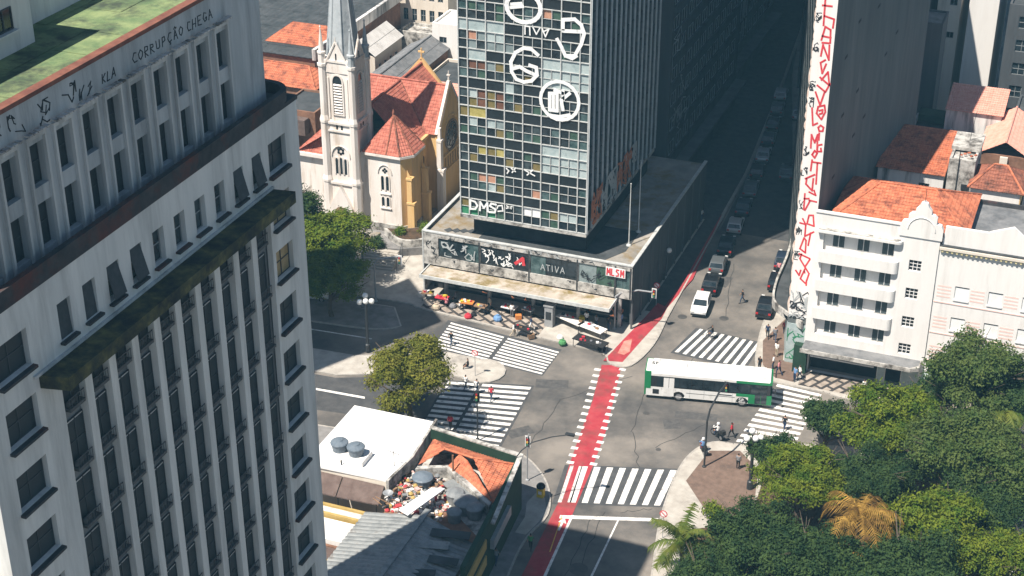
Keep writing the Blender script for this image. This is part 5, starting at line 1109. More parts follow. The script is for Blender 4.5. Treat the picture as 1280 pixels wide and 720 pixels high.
tiled(T, [((-93.0, 188.5, 7.3), (-93.0, 197.8, 7.3), (-95.6, 197.8, 9.2), (-95.6, 188.5, 9.2)), ((-97.5, 197.8, 7.3), (-97.5, 188.5, 7.3), (-95.6, 188.5, 9.2), (-95.6, 197.8, 9.2))], 'roof_pale', w=.5, row=1.4, amp=.03)
T = block('grey_shed', 'long shed with a grey corrugated roof behind the church transept', -91.6, -86.2, 180.5, 197.5, 6.2, 'brick_brown', par=.2)
tiled(T, [((-86.0, 180.2, 6.3), (-86.0, 197.8, 6.3), (-88.8, 197.8, 7.9), (-88.8, 180.2, 7.9)), ((-91.9, 197.8, 6.3), (-91.9, 180.2, 6.3), (-88.8, 180.2, 7.9), (-88.8, 197.8, 7.9))], 'roof_grey', w=.4, row=1.6, amp=.04, ridge=[((-88.8, 180.2, 7.9), (-88.8, 197.8, 7.9))])
T = block('white_annex', 'white building with one small window behind the glass tower', -88.6, -82, 197.8, 204, 9.8, 'white_wall', 'white_roof', par=.3, win=(('f', -87.8, -86.2, 1, 7, 3, 1, 1.1, .9),))
T = block('pink_court', 'low pink building with a terrace behind the church cross', -85.8, -72, 186, 196.5, 5.4, 'cream_wall', 'roof_dark', par=.4, win=(('f', -85.5, -76, 4, 2.6, 3, 1, 1.2, 1.3),))
tiled(T, [((-84, 180.5, 5.0), (-72, 180.5, 5.0), (-72, 185.9, 6.2), (-84, 185.9, 6.2))], 'tile_pink', w=.35, row=.8, amp=.03)
T = block('beige_mansion', 'beige ornate house with arched windows behind the sheds', -99, -91, 209, 220, 11.5, 'cream_wall', 'roof_grey', par=.4, win=(('f', -98.5, -91.5, 5, 5.6, 3.2, 2, .8, 1.8),))
block('rear_terrace', 'grey flat terrace between the sheds and the beige mansion', -97, -82, 204.5, 208.6, 5.5, 'concrete_stain', 'concrete_stain', par=.4)
block('rear_office', 'plain pale block beyond the glass tower', -82, -66, 206, 226, 30, 'concrete', par=.4)
MB_T = thing('plaza_shade_tower', (-86, 106, 0), 'unseen plain tower added behind the grey office block to shade the plaza', 'building'); MB().prism([(-97, 95), (-83.1, 95), (-75.2, 109.6), (-82.2, 117.1), (-84, 112.5), (-97, 111.4)], .1, 50).build('wall', 'concrete', MB_T); MB().prism([(-97.2, 94.8), (-83, 94.8), (-75, 109.7), (-82.2, 117.3), (-84.2, 112.6), (-97.2, 111.6)], 50, 50.3).build('roof', 'roof_grey', MB_T)  # unseen tower, footprint cut so its shadow lands on the plaza
block('rear_house_row', 'row of low grey houses beyond the warehouse', -150, -100, 212, 240, 9, 'concrete_old', 'roof_grey', par=.4)

# ------------------------------------------------------------------ low shops in the foreground
T = thing('white_roof_shop', (-54, 106, 0), 'low shop with a flat bright white roof and two water tanks', 'building')
MB().prism([(-58.1, 101.2), (-50.4, 101.2), (-50.1, 105), (-50.4, 110.9), (-58.1, 110.8)], .1, 4.9).build('wall', 'cream_wall', T)
MB().prism([(-58.2, 101.0), (-50.5, 101.2), (-49.95, 105), (-50.4, 111.0), (-58.2, 110.9)], 4.9, 5.05).build('roof', 'white_roof', T)
MB().prism([(-50.45, 101.0), (-50.2, 101.0), (-49.75, 105), (-50.2, 111.2), (-50.42, 111.2), (-49.95, 105)], 3.5, 5.25).build('side_parapet', 'concrete_stain', T)
MB().box(-56.4, -53.2, 102.2, 104.2, 5.05, 5.55).build('tank_plinth', 'white_wall', T)
MB().box(-55.1, -55.0, 101.9, 102, 4.9, 5.5).build('pipe', 'metal_dark', T)
for k, (x, y) in enumerate(((-55.85, 103.3), (-54.25, 103.2))):
    W = thing('water_tank', (x, y, 5.55), ['blue-grey water tank on the white roof, the one away from its parapet', 'blue-grey water tank on the white roof, between its twin and the scrap heap'][k], 'water tank')
    MB().lathe(x, y, [(.62, 5.55), (.72, 6.2), (.78, 6.22), (.78, 6.32)], 16).build('body', 'tank_blue', W); MB().lathe(x, y, [(.8, 6.32), (.74, 6.4), (.35, 6.55), (.3, 6.62), (.05, 6.64)], 16).build('lid', 'tank_blue', W)
# awning and yards below the white roof
A = thing('brown_awning', (-54, 101, 0), 'brown sloping canvas awning along the white-roofed shop', 'awning')
MB().quad((-58.2, 101.15, 4.5), (-54.6, 101.15, 4.5), (-54.6, 99.7, 3.4), (-58.2, 99.7, 3.4)).quad((-58.2, 101.15, 4.42), (-58.2, 99.7, 3.32), (-54.6, 99.7, 3.32), (-54.6, 101.15, 4.42)).build('cover', 'awning_brown', A)
MB().quad((-54.5, 101.15, 4.5), (-50.7, 101.15, 4.5), (-50.7, 99.9, 3.4), (-54.5, 99.7, 3.4)).quad((-54.5, 101.15, 4.42), (-54.5, 99.7, 3.32), (-50.7, 99.9, 3.32), (-50.7, 101.15, 4.42)).build('cover', 'awning_brown', A)
for x in (-58, -54.5, -50.9): MB().tube((x, 99.9, .1), (x, 99.9, 3.35), .05, n=6).build('post', 'metal_dark', A)
T = block('yellow_court', 'small yellow walled yard under the brown awning', -58, -50.9, 98.0, 99.4, 2.8, 'yellow_wall', 'roof_pale', par=.2)
T = block('pale_lean_to', 'pale flat lean-to roofs stepping down from the brown awning', -58, -50.6, 95.2, 97.8, 2.5, 'white_wall', 'roof_pale', par=.1)
T = block('brown_lean_to', 'low brown lean-to roof beside the corrugated shed', -58, -50.6, 89, 95.0, 2.2, 'brick_brown', 'awning_brown', par=.1)
MB().box(-57, -50.8, 92.9, 93.05, 2.21, 2.3).build('batten', 'yellow_wall', T)
# corner shop with the tile roof inside its parapet
T = thing('corner_shop', (-45, 103, 0), 'corner shop with a dark green side wall, parapet and sunken orange tile roof', 'building')
w = MB()
w.prism([(-50.0, 109.3), (-41.0, 108.0), (-39.6, 92.2), (-40.0, 92.1), (-41.3, 107.7), (-49.9, 109.0)], .1, 5.6, m=0); w.prism([(-49.95, 109.0), (-41.3, 107.7), (-40.0, 92.2), (-44, 92), (-49.5, 100)], .1, 3.9, m=1)
w.build('wall', ['green_wall', 'concrete_stain'], T)
MB().prism([(-50.1, 109.45), (-40.9, 108.15), (-39.5, 98), (-39.85, 98), (-41.25, 107.75), (-50.0, 109.05)], 5.6, 5.72).build('coping', 'concrete_stain', T)
MB().prism([(-49.0, 104.2), (-46.4, 105.4), (-41.2, 101.5), (-41.2, 101.0), (-46.6, 104.9), (-49.0, 103.7)], 3.9, 5.0).build('inner_wall', 'concrete_stain', T)
tiled(T, [((-41.4, 107.4, 4.9), (-49.4, 108.5, 4.9), (-47.3, 106.3, 5.75), (-44.6, 105.9, 5.75)), ((-49.4, 108.5, 4.9), (-49.0, 104.4, 4.9), (-47.3, 106.3, 5.75), (-47.3, 106.3, 5.75)), ((-41.0, 101.7, 4.8), (-41.4, 107.4, 4.9), (-44.6, 105.9, 5.75), (-44.6, 105.9, 5.75)), ((-46.6, 105.2, 4.95), (-41.0, 101.7, 4.8), (-44.6, 105.9, 5.75), (-45.9, 106.1, 5.75))], 'tile', ridge=[((-47.3, 106.3, 5.75), (-44.6, 105.9, 5.75)), ((-47.3, 106.3, 5.75), (-49.2, 108.4, 4.9)), ((-44.6, 105.9, 5.75), (-41.4, 107.4, 4.95))])
MB().prism([(-45.6, 103.9), (-41.6, 101.3), (-42.2, 100.4), (-46.2, 103.0)], 4.6, 4.72).build('roof_sheet', 'sheet_metal', T)
MB().tube((-45.9, 104.6, 3.9), (-45.9, 104.6, 6.6), .09, n=6).build('flue', 'metal_rust', T)
pg = MB(); fg = oblique((-39.6, 92.2), (-41.0, 108.0)); slab(pg, fg, [(6.5, 2.6), (11.5, 2.6), (11.5, 3.5), (6.5, 3.5)], 0, .35); pg.build('shutter_box', 'metal_grey', T)
ys = MB(); slab(ys, fg, [(.3, 3.6), (5.2, 3.6), (5.2, 4.5), (.3, 4.5)], 0, .12); slab(ys, fg, [(.3, 2.0), (5.2, 2.0), (5.2, 2.9), (.3, 2.9)], 0, .12); ys.build('yellow_sign_board', 'yellow_wall', T)
mat('tank_grey', (.16, .17, .175), (.24, .25, .25), rough=.6, scale=2)
for k, (x, y, z, r) in enumerate(((-48.0, 103.0, 3.9, .85), (-44.6, 101.9, 3.9, .75), (-43.3, 101.1, 3.9, .95), (-42.3, 100.6, 3.9, .7), (-43.6, 99.4, 3.9, .6))):
    W = thing('water_tank', (x, y, z), ['blue-grey water tank standing alone among roof junk', 'small grey water tank nearest the flue behind the roof sheet', 'largest grey water tank in the cluster on the corner shop', 'grey water tank beside the green side wall parapet', 'lowest grey water tank in shade on the corner shop'][k], 'water tank')
    MB().lathe(x, y, [(r * .85, z), (r, z + .9), (r * 1.06, z + .92), (r * 1.06, z + 1.0)], 16).build('body', 'tank_grey' if k else 'tank_blue', W); MB().lathe(x, y, [(r * 1.08, z + 1.0), (r * .95, z + 1.1), (r * .3, z + 1.26), (.05, z + 1.28)], 16).build('lid', 'tank_grey' if k else 'tank_blue', W)
# corrugated shed
T = thing('corrugated_shed', (-45, 95, 0), 'shed with rusty corrugated metal roof sheets in the shade', 'building')
MB().prism([(-49.4, 99.4), (-44, 100.4), (-40.3, 97.5), (-41.0, 84), (-50.4, 82)], .1, 4.0).build('wall', 'brick_brown', T)
rf = MB(); tiles(rf, (-50.8, 97.8, 4.05), (-50.8, 80, 4.05), (-45.6, 80, 5.1), (-45.6, 97.8, 5.1), w=.5, row=2.4, amp=.09); tiles(rf, (-40.6, 80, 4.2), (-40.6, 96.6, 4.2), (-45.5, 97.8, 5.12), (-45.5, 80, 5.12), w=.5, row=2.4, amp=.09)
o = rf.build('corrugated_roof', 'sheet_metal', T); o['kind'] = 'stuff'
MB().obox((-45.5, 93), (0, 1), 11, .5, 5.2, 5.28).build('ridge_cap', 'sheet_metal', T)
MB().prism([(-46.4, 101.2), (-45.3, 101.5), (-46.6, 97.0), (-47.6, 97.4)], 5.3, 5.4).build('white_sheet', 'white_roof', T)
for k, (x, y, a, l, w_) in enumerate(((-42.6, 96.3, .2, 3.2, 1.0), (-43.6, 94.6, .25, 3.0, 1.0), (-41.9, 93.2, .15, 2.4, .9), (-43.2, 91.2, .3, 2.8, .9))): MB().obox((x, y), (1, a), l, w_, 5.05 - .1 * k, 5.1 - .1 * k).build('loose_sheet', ['roof_dark', 'sheet_metal', 'roof_dark', 'roof_dark'][k], T)
# heaps of scrap on the flat roof: each piece separate geometry, too mixed to count
jr = random.Random(21); J = MB()
for k in range(420):
    x = jr.uniform(-50.0, -44.6); y = jr.uniform(98.6, 104.6)
    if y > 104.4 - (x + 50) * .1 or (x > -46 and y > 102.4): continue
    z = 3.9 + max(0, 1 - ((x + 48) / 3) ** 2) * jr.random() * .55; a = jr.random() * 3; s = jr.uniform(.12, .5)
    if k % 4 == 0: J.lathe(x, y, [(s * .4, z), (s * .55, z + s * .4), (s * .25, z + s * .7)], 6, m=k % 7)
    elif k % 9 == 1: J.tube((x, y, z + .1), (x + jr.uniform(-1.2, 1.2), y + jr.uniform(-1, 1), z + .35), .04, n=4, m=5)
    else: J.obox((x, y), (math.cos(a), math.sin(a)), s, s * jr.uniform(.3, .9), z, z + s * jr.uniform(.2, .6), m=jr.choice([0, 0, 1, 2, 3, 4, 5, 6, 6, 0]))
mat('scrap_pink', (.5, .3, .27), (.62, .45, .4), scale=3); mat('scrap_red', (.42, .04, .05), (.5, .08, .08), scale=3); mat('scrap_white', (.6, .57, .53), (.7, .67, .63), scale=3)
o = J.build('roof_scrap', ['scrap_white', 'scrap_pink', 'scrap_red', 'yellow_wall', 'tank_grey', 'wood', 'black_wall'], None); tag(o, 'jumbled heap of scrap, buckets and boards on the flat shop roof', 'scrap', kind='stuff')
D = thing('satellite_dish', (-49.6, 99.6, 4), 'small grey satellite dish at the edge of the scrap heap', 'satellite dish'); MB().tube((-49.6, 99.6, 3.9), (-49.6, 99.6, 4.9), .04, n=5).build('mast', 'metal_grey', D); MB().lathe(-49.6, 99.6, [(.05, 4.9), (.3, 4.98), (.45, 5.12), (.42, 5.13), (.05, 4.95)], 14).build('dish', 'metal_grey', D)
D = thing('tv_antenna', (-50.8, 103.4, 5), 'thin rusty antenna at the edge of the white roof', 'antenna'); MB().tube((-50.8, 103.4, 5.05), (-50.8, 103.4, 6.6), .03, n=4).tube((-51.4, 103.4, 6.5), (-50.2, 103.4, 6.3), .025, n=4).build('mast', 'metal_dark', D)

# ------------------------------------------------------------------ trees
def crown_mesh(name, m, puffs, n, size, seed):
    """a crown of folded leaf blades gathered in twig clusters through the volume of the puffs, thin towards the inside"""
    r = random.Random(seed); v = []; f = []
    vol = [p[3] ** 2 for p in puffs]; tot = sum(vol)
    for (cx, cy, cz, R_, fl), w in zip(puffs, vol):
        for _ in range(int(n * w / tot / 9)):
            while True:
                d = Vector((r.gauss(0, 1), r.gauss(0, 1), r.gauss(0, 1)))
                if d.length > .1: d.normalize(); break
            if d.z < -.35 and r.random() < .65: d.z = -d.z
            rad = R_ * (r.random() ** .35) * (1 + .34 * noise.noise(d * 2.3 + Vector((cx, cy, seed))) + .14 * noise.noise(d * 6 + Vector((seed, cx, cy))))
            c = Vector((cx + d.x * rad, cy + d.y * rad, cz + d.z * rad * fl))
            if noise.noise(c * .75 + Vector((seed * 3, 0, 0))) < -.22: continue
            for _k in range(9):
                o = c + Vector((r.gauss(0, 1), r.gauss(0, 1), r.gauss(0, .7))) * size * 1.7
                nrm = (d * .9 + Vector((r.gauss(0, .7), r.gauss(0, .7), r.gauss(.5, .6)))).normalized()
                t = nrm.orthogonal().normalized(); t = Matrix.Rotation(r.random() * 6.28, 3, nrm) @ t; b = nrm.cross(t); s = size * r.uniform(.55, 1.2)
                i = len(v)
                v += [tuple(o - t * s), tuple(o + b * s * .48 + nrm * s * .15), tuple(o + t * s), tuple(o - b * s * .48 + nrm * s * .15)]
                f.append((i, i + 1, i + 2)); f.append((i, i + 2, i + 3))
    me = bpy.data.meshes.new(name); me.from_pydata(v, [], f); me.materials.append(MATS[m]); me.update(); return me
def trunk_mesh(h, spread, seed, r0=.28):
    r = random.Random(seed); b = MB(); p = Vector((0, 0, -.1)); pts = [p]
    for k in range(4): p = p + Vector((r.uniform(-.2, .2), r.uniform(-.2, .2), h / 4)); pts.append(p)
    for k in range(4): b.tube(pts[k], pts[k + 1], r0 * (1 - .14 * k), r0 * (1 - .14 * (k + 1)), n=8)
    for k in range(7):
        a = 6.28 * k / 7 + r.random(); s = pts[2 + k % 3]; e = s + Vector((math.cos(a) * spread * .55, math.sin(a) * spread * .55, h * r.uniform(.28, .5))); b.tube(s, e, r0 * .45, r0 * .18, n=6)
        for q in range(3): a2 = a + r.uniform(-.8, .8); b.tube(e, e + Vector((math.cos(a2) * spread * .4, math.sin(a2) * spread * .4, h * r.uniform(.05, .3))), r0 * .18, r0 * .05, n=5)
    return b.mesh('trunk', 'bark')
def puffs(rad, hgt, n, seed, flat=.75):
    r = random.Random(seed); L = [(0, 0, hgt - .1 * rad, rad * .5, flat)]
    for k in range(n * 2):
        a = 2.4 * k + r.uniform(-.4, .4); d = rad * (.2 + .62 * ((k + .5) / (2 * n)) ** .6) * r.uniform(.85, 1.1); L.append((math.cos(a) * d, math.sin(a) * d, hgt + (r.uniform(-.1, .5) - .5 * (d / rad) ** 2) * rad, rad * r.uniform(.2, .34), flat * r.uniform(.85, 1.15)))
    return L
KIND = {}
def tree_kind(key, m, rad, hgt, n, size, seed, npf=8, flat=.75): KIND[key] = (crown_mesh('crown', m, puffs(rad, hgt, npf, seed, flat), n, size, seed), trunk_mesh(hgt * .8, rad, seed))
tree_kind('bright', 'leaf_a', 4.4, 6.6, 42000, .155, 1, 10); tree_kind('dark', 'leaf_b', 4.6, 7.0, 42000, .155, 2, 10); tree_kind('yellow', 'leaf_c', 3.7, 5.2, 30000, .14, 3, 9); tree_kind('pale', 'leaf_d', 4.6, 8.0, 30000, .16, 4, 9, .9); tree_kind('small', 'leaf_b', 2.4, 3.6, 16000, .14, 5, 6, .9); tree_kind('bright2', 'leaf_a', 4.2, 6.8, 40000, .145, 6, 12, .85)
def tree(kind, x, y, label, sc=1., rz=0., group=None, zs=1., z=.15):
    T = thing('tree', (x, y, z), label, 'tree', group); T.rotation_euler.z = rz; T.scale = (sc, sc, sc * zs)
    for nm, me in (('crown', KIND[kind][0]), ('trunk', KIND[kind][1])): o = bpy.data.objects.new(nm, me); COL.objects.link(o); o.parent = T
    return T
tree('yellow', *(-55.33,116.70), 'yellow-green street tree on the median beside the round island', 1.2, .5, zs=.95)
tree('bright', *(-75.16,139.15), 'broad bright green tree beside the church steps and grey office block', 1.2, 2.2, zs=.72)
tree('bright', *(-71.88,132.93), 'lower shaded tree under the broad tree by the church steps', 1.0, 1.2, zs=.72)
for k, (x, y, s) in enumerate(((-85, 134.5, 1.3), (-82.5, 140, 1.2))):
    tree('dark', x, y, ['spreading tree hidden behind the grey office block', 'spreading tree between the office block and the church aisle', 'tall tree far behind the grey office block', 'tree on the left pavement that shades the cross street', 'farthest tree along the left cross street'][k], s, k * 1.3)
# the park
pk = [('small', 1031, 531, 3.6, 1.15, 'small dark round tree at the end of the park crossing'), ('bright', 1112, 525, 6.6, 1.0, 'bright green broad tree facing the hotel canopy'), ('pale', 1222, 455, 9.5, 1.05, 'tall open-crowned tree in front of the pink banded building'),
 ('bright2', 1003, 590, 6.4, .88, 'bright yellow-green tree beside the globe lamp'), ('dark', 945, 688, 6.6, 1.0, 'large dark green tree over the park corner pavement'), ('bright', 1168, 668, 7.0, 1.05, 'large bright rounded tree right of the dry orange palm'), ('dark', 1085, 598, 5.5, .8, 'dark tree in the hollow behind the dry orange palm'),
 ('pale', 1200, 565, 8.0, 1.0, 'pale grey-green tree in the middle of the park'), ('dark', 1265, 480, 8.0, .95, 'dark tree in front of the pink banded building wall'), ('bright2', 1275, 690, 7.0, .9, 'bright tree at the park edge beyond the rounded tree'), ('bright2', 1035, 690, 6.4, .72, 'bright tree in front of the dry orange palm'),
 ('dark', 1010, 725, 6.0, 1.0, 'dark tree beneath the bright tree by the dry palm'), ('pale', 1265, 590, 7.5, .95, 'pale tree beside the parked park car'), ('dark', 1130, 745, 6.0, 1.1, 'dark tree below the rounded bright tree'), ('dark', 1225, 640, 5.5, .9, 'dark low tree between the rounded bright tree and the pale ones'),
 ('small', 965, 575, 3.4, 1.1, 'small dark shrub tree behind the globe lamp'), ('small', 1180, 500, 3.8, 1.3, 'small dark tree beside the white market tarpaulin'), ('dark', 890, 735, 5.5, .8, 'dark tree behind the green palm'), ('dark', 1150, 560, 5.5, .75, 'dark tree between the broad bright tree and the pale tree')]
PK0 = (-18.46,125.27)
PK1 = (-12.67,123.33)
PK2 = (-6.49,130.70)
PK3 = (-18.07,113.03)
PK4 = (-19.07,100.97)
PK5 = (-6.57,107.43)
PK6 = (-12.99,115.41)
PK7 = (-6.18,118.25)
PK8 = (-3.35,130.92)
PK9 = (-0.15,107.53)
PK10 = (-13.91,103.04)
PK11 = (-14.69,99.60)
PK12 = (-1.88,117.59)
PK13 = (-7.64,100.30)
PK14 = (-3.71,113.93)
PK15 = (-21.64,118.32)
PK16 = (-9.06,133.08)
PK17 = (-21.33,96.68)
PK18 = (-9.67,121.58)

for k, ((kd, px_, py_, z_, s, lab), p) in enumerate(zip(pk, (PK0, PK1, PK2, PK3, PK4, PK5, PK6, PK7, PK8, PK9, PK10, PK11, PK12, PK13, PK14, PK15, PK16, PK17, PK18))): tree(kd, *p, lab, s, k * 1.7, 'park trees')

def palm(x, y, label, h, n, L, droop, m, seed, lw=.5, z=.15, up=.6):
    T = thing('palm', (x, y, z), label, 'palm'); r = random.Random(seed)
    t = MB(); pts = [Vector((x + .12 * math.sin(k), y + .1 * k, z + h * k / 5)) for k in range(6)]
    for a, b in zip(pts[:-1], pts[1:]): t.tube(a, b, .2, .17, n=8)
    t.build('trunk', 'bark', T); top = pts[-1]
    for k in range(n):
        a = 6.283 * k / n * 2.4 + r.uniform(-.3, .3); e0 = up * r.uniform(.3, 1.5); f = MB(); P = []; L_ = L * r.uniform(.75, 1.1)
        p = Vector(top); el = e0
        for q in range(9):
            P.append(p.copy()); st = L_ / 8; p = p + Vector((math.cos(a) * math.cos(el), math.sin(a) * math.cos(el), math.sin(el))) * st; el -= droop / 8 * r.uniform(.8, 1.2)
        for u, w in zip(P[:-1], P[1:]): f.tube(u, w, .03, .025, n=4)
        sd = Vector((-math.sin(a), math.cos(a), 0))
        for q in range(1, 9):
            for sub in (0, .33, .66):
                b = P[q - 1].lerp(P[q], sub); ln = lw * math.sin(math.pi * (q + sub) / 10) ** .6 * r.uniform(.8, 1.1)
                for s in (-1, 1):
                    tip = b + sd * s * ln + Vector((0, 0, -ln * r.uniform(.3, 1.0))) + (P[q] - P[q - 1]).normalized() * ln * .5; d = (P[q] - P[q - 1]).normalized() * (.085 if m == 'palm_green' else .055)
                    f.quad(b - d, b + d, tip)
        f.build('frond', m, T)
    return T
palm(*(-11.96,104.48), 'dry orange palm with hanging fronds among the park trees', 8.6, 24, 4.2, 2.3, 'palm_dry', 5, .8, up=.95, z=.15)
palm(*(-12.51,100.87), 'lower dry orange palm crown below the bigger one', 7.0, 14, 2.9, 2.3, 'palm_dry', 6, .7, up=.9)
palm(*(-25.66,103.92), 'spiky green palm at the park corner beside the no-parking sign', 3.0, 22, 3.7, 1.5, 'palm_green', 8, .75, up=1.0)
palm(*(-3.40,126.95), 'tall green palm beside the open-crowned tree', 7.0, 18, 3.2, 2.0, 'palm_green', 9, .6)
# shrubs
def shrub(x, y, z, r, label, m='leaf_a', seed=1):
    T = thing('shrub', (x, y, z), label, 'shrub'); me = crown_mesh('foliage', m, [(0, 0, r * .5, r, .7)], int(1400 * r), .13, seed); o = bpy.data.objects.new('foliage', me); COL.objects.link(o); o.parent = T
    MB().tube((x, y, z - .05), (x, y, z + r * .5), .05, n=5).build('stem', 'bark', T)
shrub(-69.2, 151.6, 1.95, .8, 'leafy shrub at the right end of the church planter', seed=3); shrub(-71.8, 150.2, 1.95, .5, 'small shrub in the middle of the church planter', seed=4); shrub(-73.6, 147.9, 1.05, .9, 'shrub at the top of the church steps', 'leaf_b', 5)
shrub(-23.2, 120.6, .2, .8, 'low shrub on the park bed beside the brown paving', 'leaf_a', 6); shrub(-25.3, 113.0, .2, .9, 'low bright shrub on the park bed corner', 'leaf_a', 7)

# ------------------------------------------------------------------ vehicles
mat('car_white', (.72, .72, .7), rough=.3, spec=.5); mat('car_black', (.012, .013, .015), rough=.25, spec=.5); mat('car_grey', (.12, .13, .135), rough=.3, spec=.5, metal=.3); mat('car_silver', (.42, .43, .43), rough=.3, spec=.5, metal=.3); mat('car_navy', (.02, .03, .05), rough=.3, spec=.5); mat('car_red', (.35, .03, .03), rough=.3, spec=.5)
mat('tyre', (.012, .012, .012), rough=.9); mat('rim', (.35, .35, .36), rough=.4, metal=.6); mat('light_clear', (.7, .7, .68), rough=.2); mat('light_red', (.4, .02, .02), rough=.3); mat('bus_green', (.01, .17, .06), (.015, .2, .075), rough=.35, scale=1, spec=.5); mat('bus_white', (.66, .65, .62), (.74, .73, .7), rough=.45, scale=1.2, dirt=(.5, .47, .42), dscale=1.1); mat('bus_black', (.02, .022, .024), rough=.3, spec=.5); mat('rubber', (.02, .02, .02), rough=.9)
def wheel_mesh(r, w):
    t = MB(); n = 18; i = 0
    for (rr, y) in ((r * .62, -w / 2), (r * .95, -w / 2), (r, -w / 3), (r, w / 3), (r * .95, w / 2), (r * .62, w / 2)):
        for k in range(n): a = 2 * math.pi * k / n; t.v.append((rr * math.cos(a), y, rr * math.sin(a)))
    for j in range(5):
        for k in range(n): l = (k + 1) % n; t.f.append((j * n + k, j * n + l, (j + 1) * n + l, (j + 1) * n + k)); t.m.append(0)
    rm = MB().tube((0, -w * .42, 0), (0, w * .42, 0), r * .63, n=14)
    return t.mesh('wheel', 'tyre'), rm.mesh('rim', 'rim')
def loft(mb, prof, ys, scale, m=0):
    """side profile prof (x, z) swept across widths ys, pulled in by scale(z)"""
    n = len(prof); i = len(mb.v)
    for y in ys:
        for x, z in prof: mb.v.append((x * (1 - .012 * abs(y)), y * scale(z, x), z))
    for j in range(len(ys) - 1):
        for k in range(n): l = (k + 1) % n; mb.f.append((i + j * n + k, i + j * n + l, i + (j + 1) * n + l, i + (j + 1) * n + k)); mb.m.append(m)
    mb.f.append(tuple(i + k for k in range(n))); mb.m.append(m); e = i + (len(ys) - 1) * n; mb.f.append(tuple(e + n - 1 - k for k in range(n))); mb.m.append(m)
CARM = {}
def car_meshes(kind, paint):
    if (kind, paint) in CARM: return CARM[(kind, paint)]
    if kind == 'hatch': L, pr, cab = 3.9, [(-1.95, .3), (-1.95, .75), (-1.9, .95), (-.98, 1.0), (1.0, .96), (1.65, .82), (1.92, .68), (1.95, .3)], [(-1.85, .93), (-1.5, 1.46), (-1.2, 1.52), (.1, 1.5), (.35, 1.44), (1.05, .94)]
    else: L, pr, cab = 4.4, [(-2.2, .32), (-2.2, .78), (-2.12, .95), (-1.3, 1.0), (.95, .97), (1.8, .84), (2.15, .7), (2.2, .32)], [(-1.65, .97), (-1.05, 1.4), (-.8, 1.46), (.1, 1.45), (.35, 1.4), (1.05, .94)]
    W = .86; sc = lambda z, x: 1 - .06 * max(0, abs(x) - 1.2) - (.05 if z < .4 else 0); b = MB(); loft(b, pr, [-W, -W * .96, 0, W * .96, W], sc)
    body = b.mesh('body', paint, smooth=False)
    c = MB(); cs = lambda z, x: 1 - .28 * max(0, z - .95); loft(c, cab, [-W * .95, 0, W * .95], cs); cabin = c.mesh('cabin', paint)
    def on(a, b2, t, y): x = a[0] + (b2[0] - a[0]) * t; z = a[1] + (b2[1] - a[1]) * t; return x, y * (1 - .28 * max(0, z - .95)), z
    ws = MB(); A, B_ = cab[-1], cab[-2]; ws.quad(*[(x + .02, y, z + .015) for x, y, z in (on(A, B_, .1, -W * .86), on(A, B_, .1, W * .86), on(A, B_, .93, W * .86), on(A, B_, .93, -W * .86))])
    rw = MB(); A, B2 = cab[0], cab[1]; rw.quad(*[(x - .02, y, z + .015) for x, y, z in (on(A, B2, .15, -W * .84), on(A, B2, .15, W * .84), on(A, B2, .9, W * .84), on(A, B2, .9, -W * .84))])
    def sidewin(s, x0, x1, x2, x3):
        q = MB(); f = lambda x, z: (x, s * (W * .95 * (1 - .28 * max(0, z - .95)) + .012), z); q.quad(f(x0, 1.02), f(x1, 1.02), f(x2, 1.38), f(x3, 1.38)); return q.mesh('side_window', 'glass_dark')
    xs = [(-1.5, -.35, -.35, -1.15), (-.28, .82, .3, -.28)] if kind == 'sedan' else [(-1.65, -.45, -.45, -1.4), (-.38, .85, .32, -.38)]
    sw = [sidewin(s, *x) for s in (-1, 1) for x in xs]
    hl = MB().box(L / 2 - .12, L / 2 + .012, -.16, .16, .62, .76).mesh('headlight', 'light_clear'); tl = MB().box(-L / 2 - .012, -L / 2 + .1, -.13, .13, .7, .9).mesh('tail_light', 'light_red'); bp = MB().box(-L / 2 - .05, -L / 2 + .1, -.8, .8, .34, .52).mesh('bumper', 'rubber'); bf = MB().box(L / 2 - .1, L / 2 + .05, -.78, .78, .3, .48).mesh('bumper', 'rubber')
    CARM[(kind, paint)] = (body, cabin, ws.mesh('windscreen', 'glass_dark'), rw.mesh('rear_window', 'glass_dark'), sw, hl, tl, bp, bf, L); return CARM[(kind, paint)]
WH = wheel_mesh(.31, .2); BW = wheel_mesh(.5, .3); MW = wheel_mesh(.3, .11)
def link(nm, me, par, loc=(0, 0, 0), rz=0):
    o = bpy.data.objects.new(nm, me); COL.objects.link(o); o.parent = par; o.location = loc; o.rotation_euler.z = rz; return o
def car(x, y, ang, kind, paint, label, group='cars parked along the avenue'):
    T = thing('parked_car', (x, y, .01), label, 'car', group); T.rotation_euler.z = R(ang); body, cabin, ws, rw, sw, hl, tl, bp, bf, L = car_meshes(kind, paint)
    b = link('body', body, T); link('cabin', cabin, T); link('windscreen', ws, T); link('rear_window', rw, T); [link('side_window', s, T) for s in sw]; link('bumper', bp, T); link('bumper', bf, T)
    for s in (-1, 1):
        link('headlight', hl, T, (0, s * .62, 0)); link('tail_light', tl, T, (0, s * .66, 0))
        for q in (-1, 1): w = link('wheel', WH[0], T, (q * L * .31, s * .76, .31)); link('rim', WH[1], w)
    return T
av = 96.0   # the avenue's bearing here
car(*(-36.14,148.57), -84, 'hatch', 'car_white', 'white hatchback parked first in the row beside the cycle lane')
car(*(-36.39,153.71), av, 'sedan', 'car_black', 'black saloon parked right behind the white hatchback')
car(*(-36.87,158.41), av, 'hatch', 'car_grey', 'grey hatchback at the edge of the tower shadow')
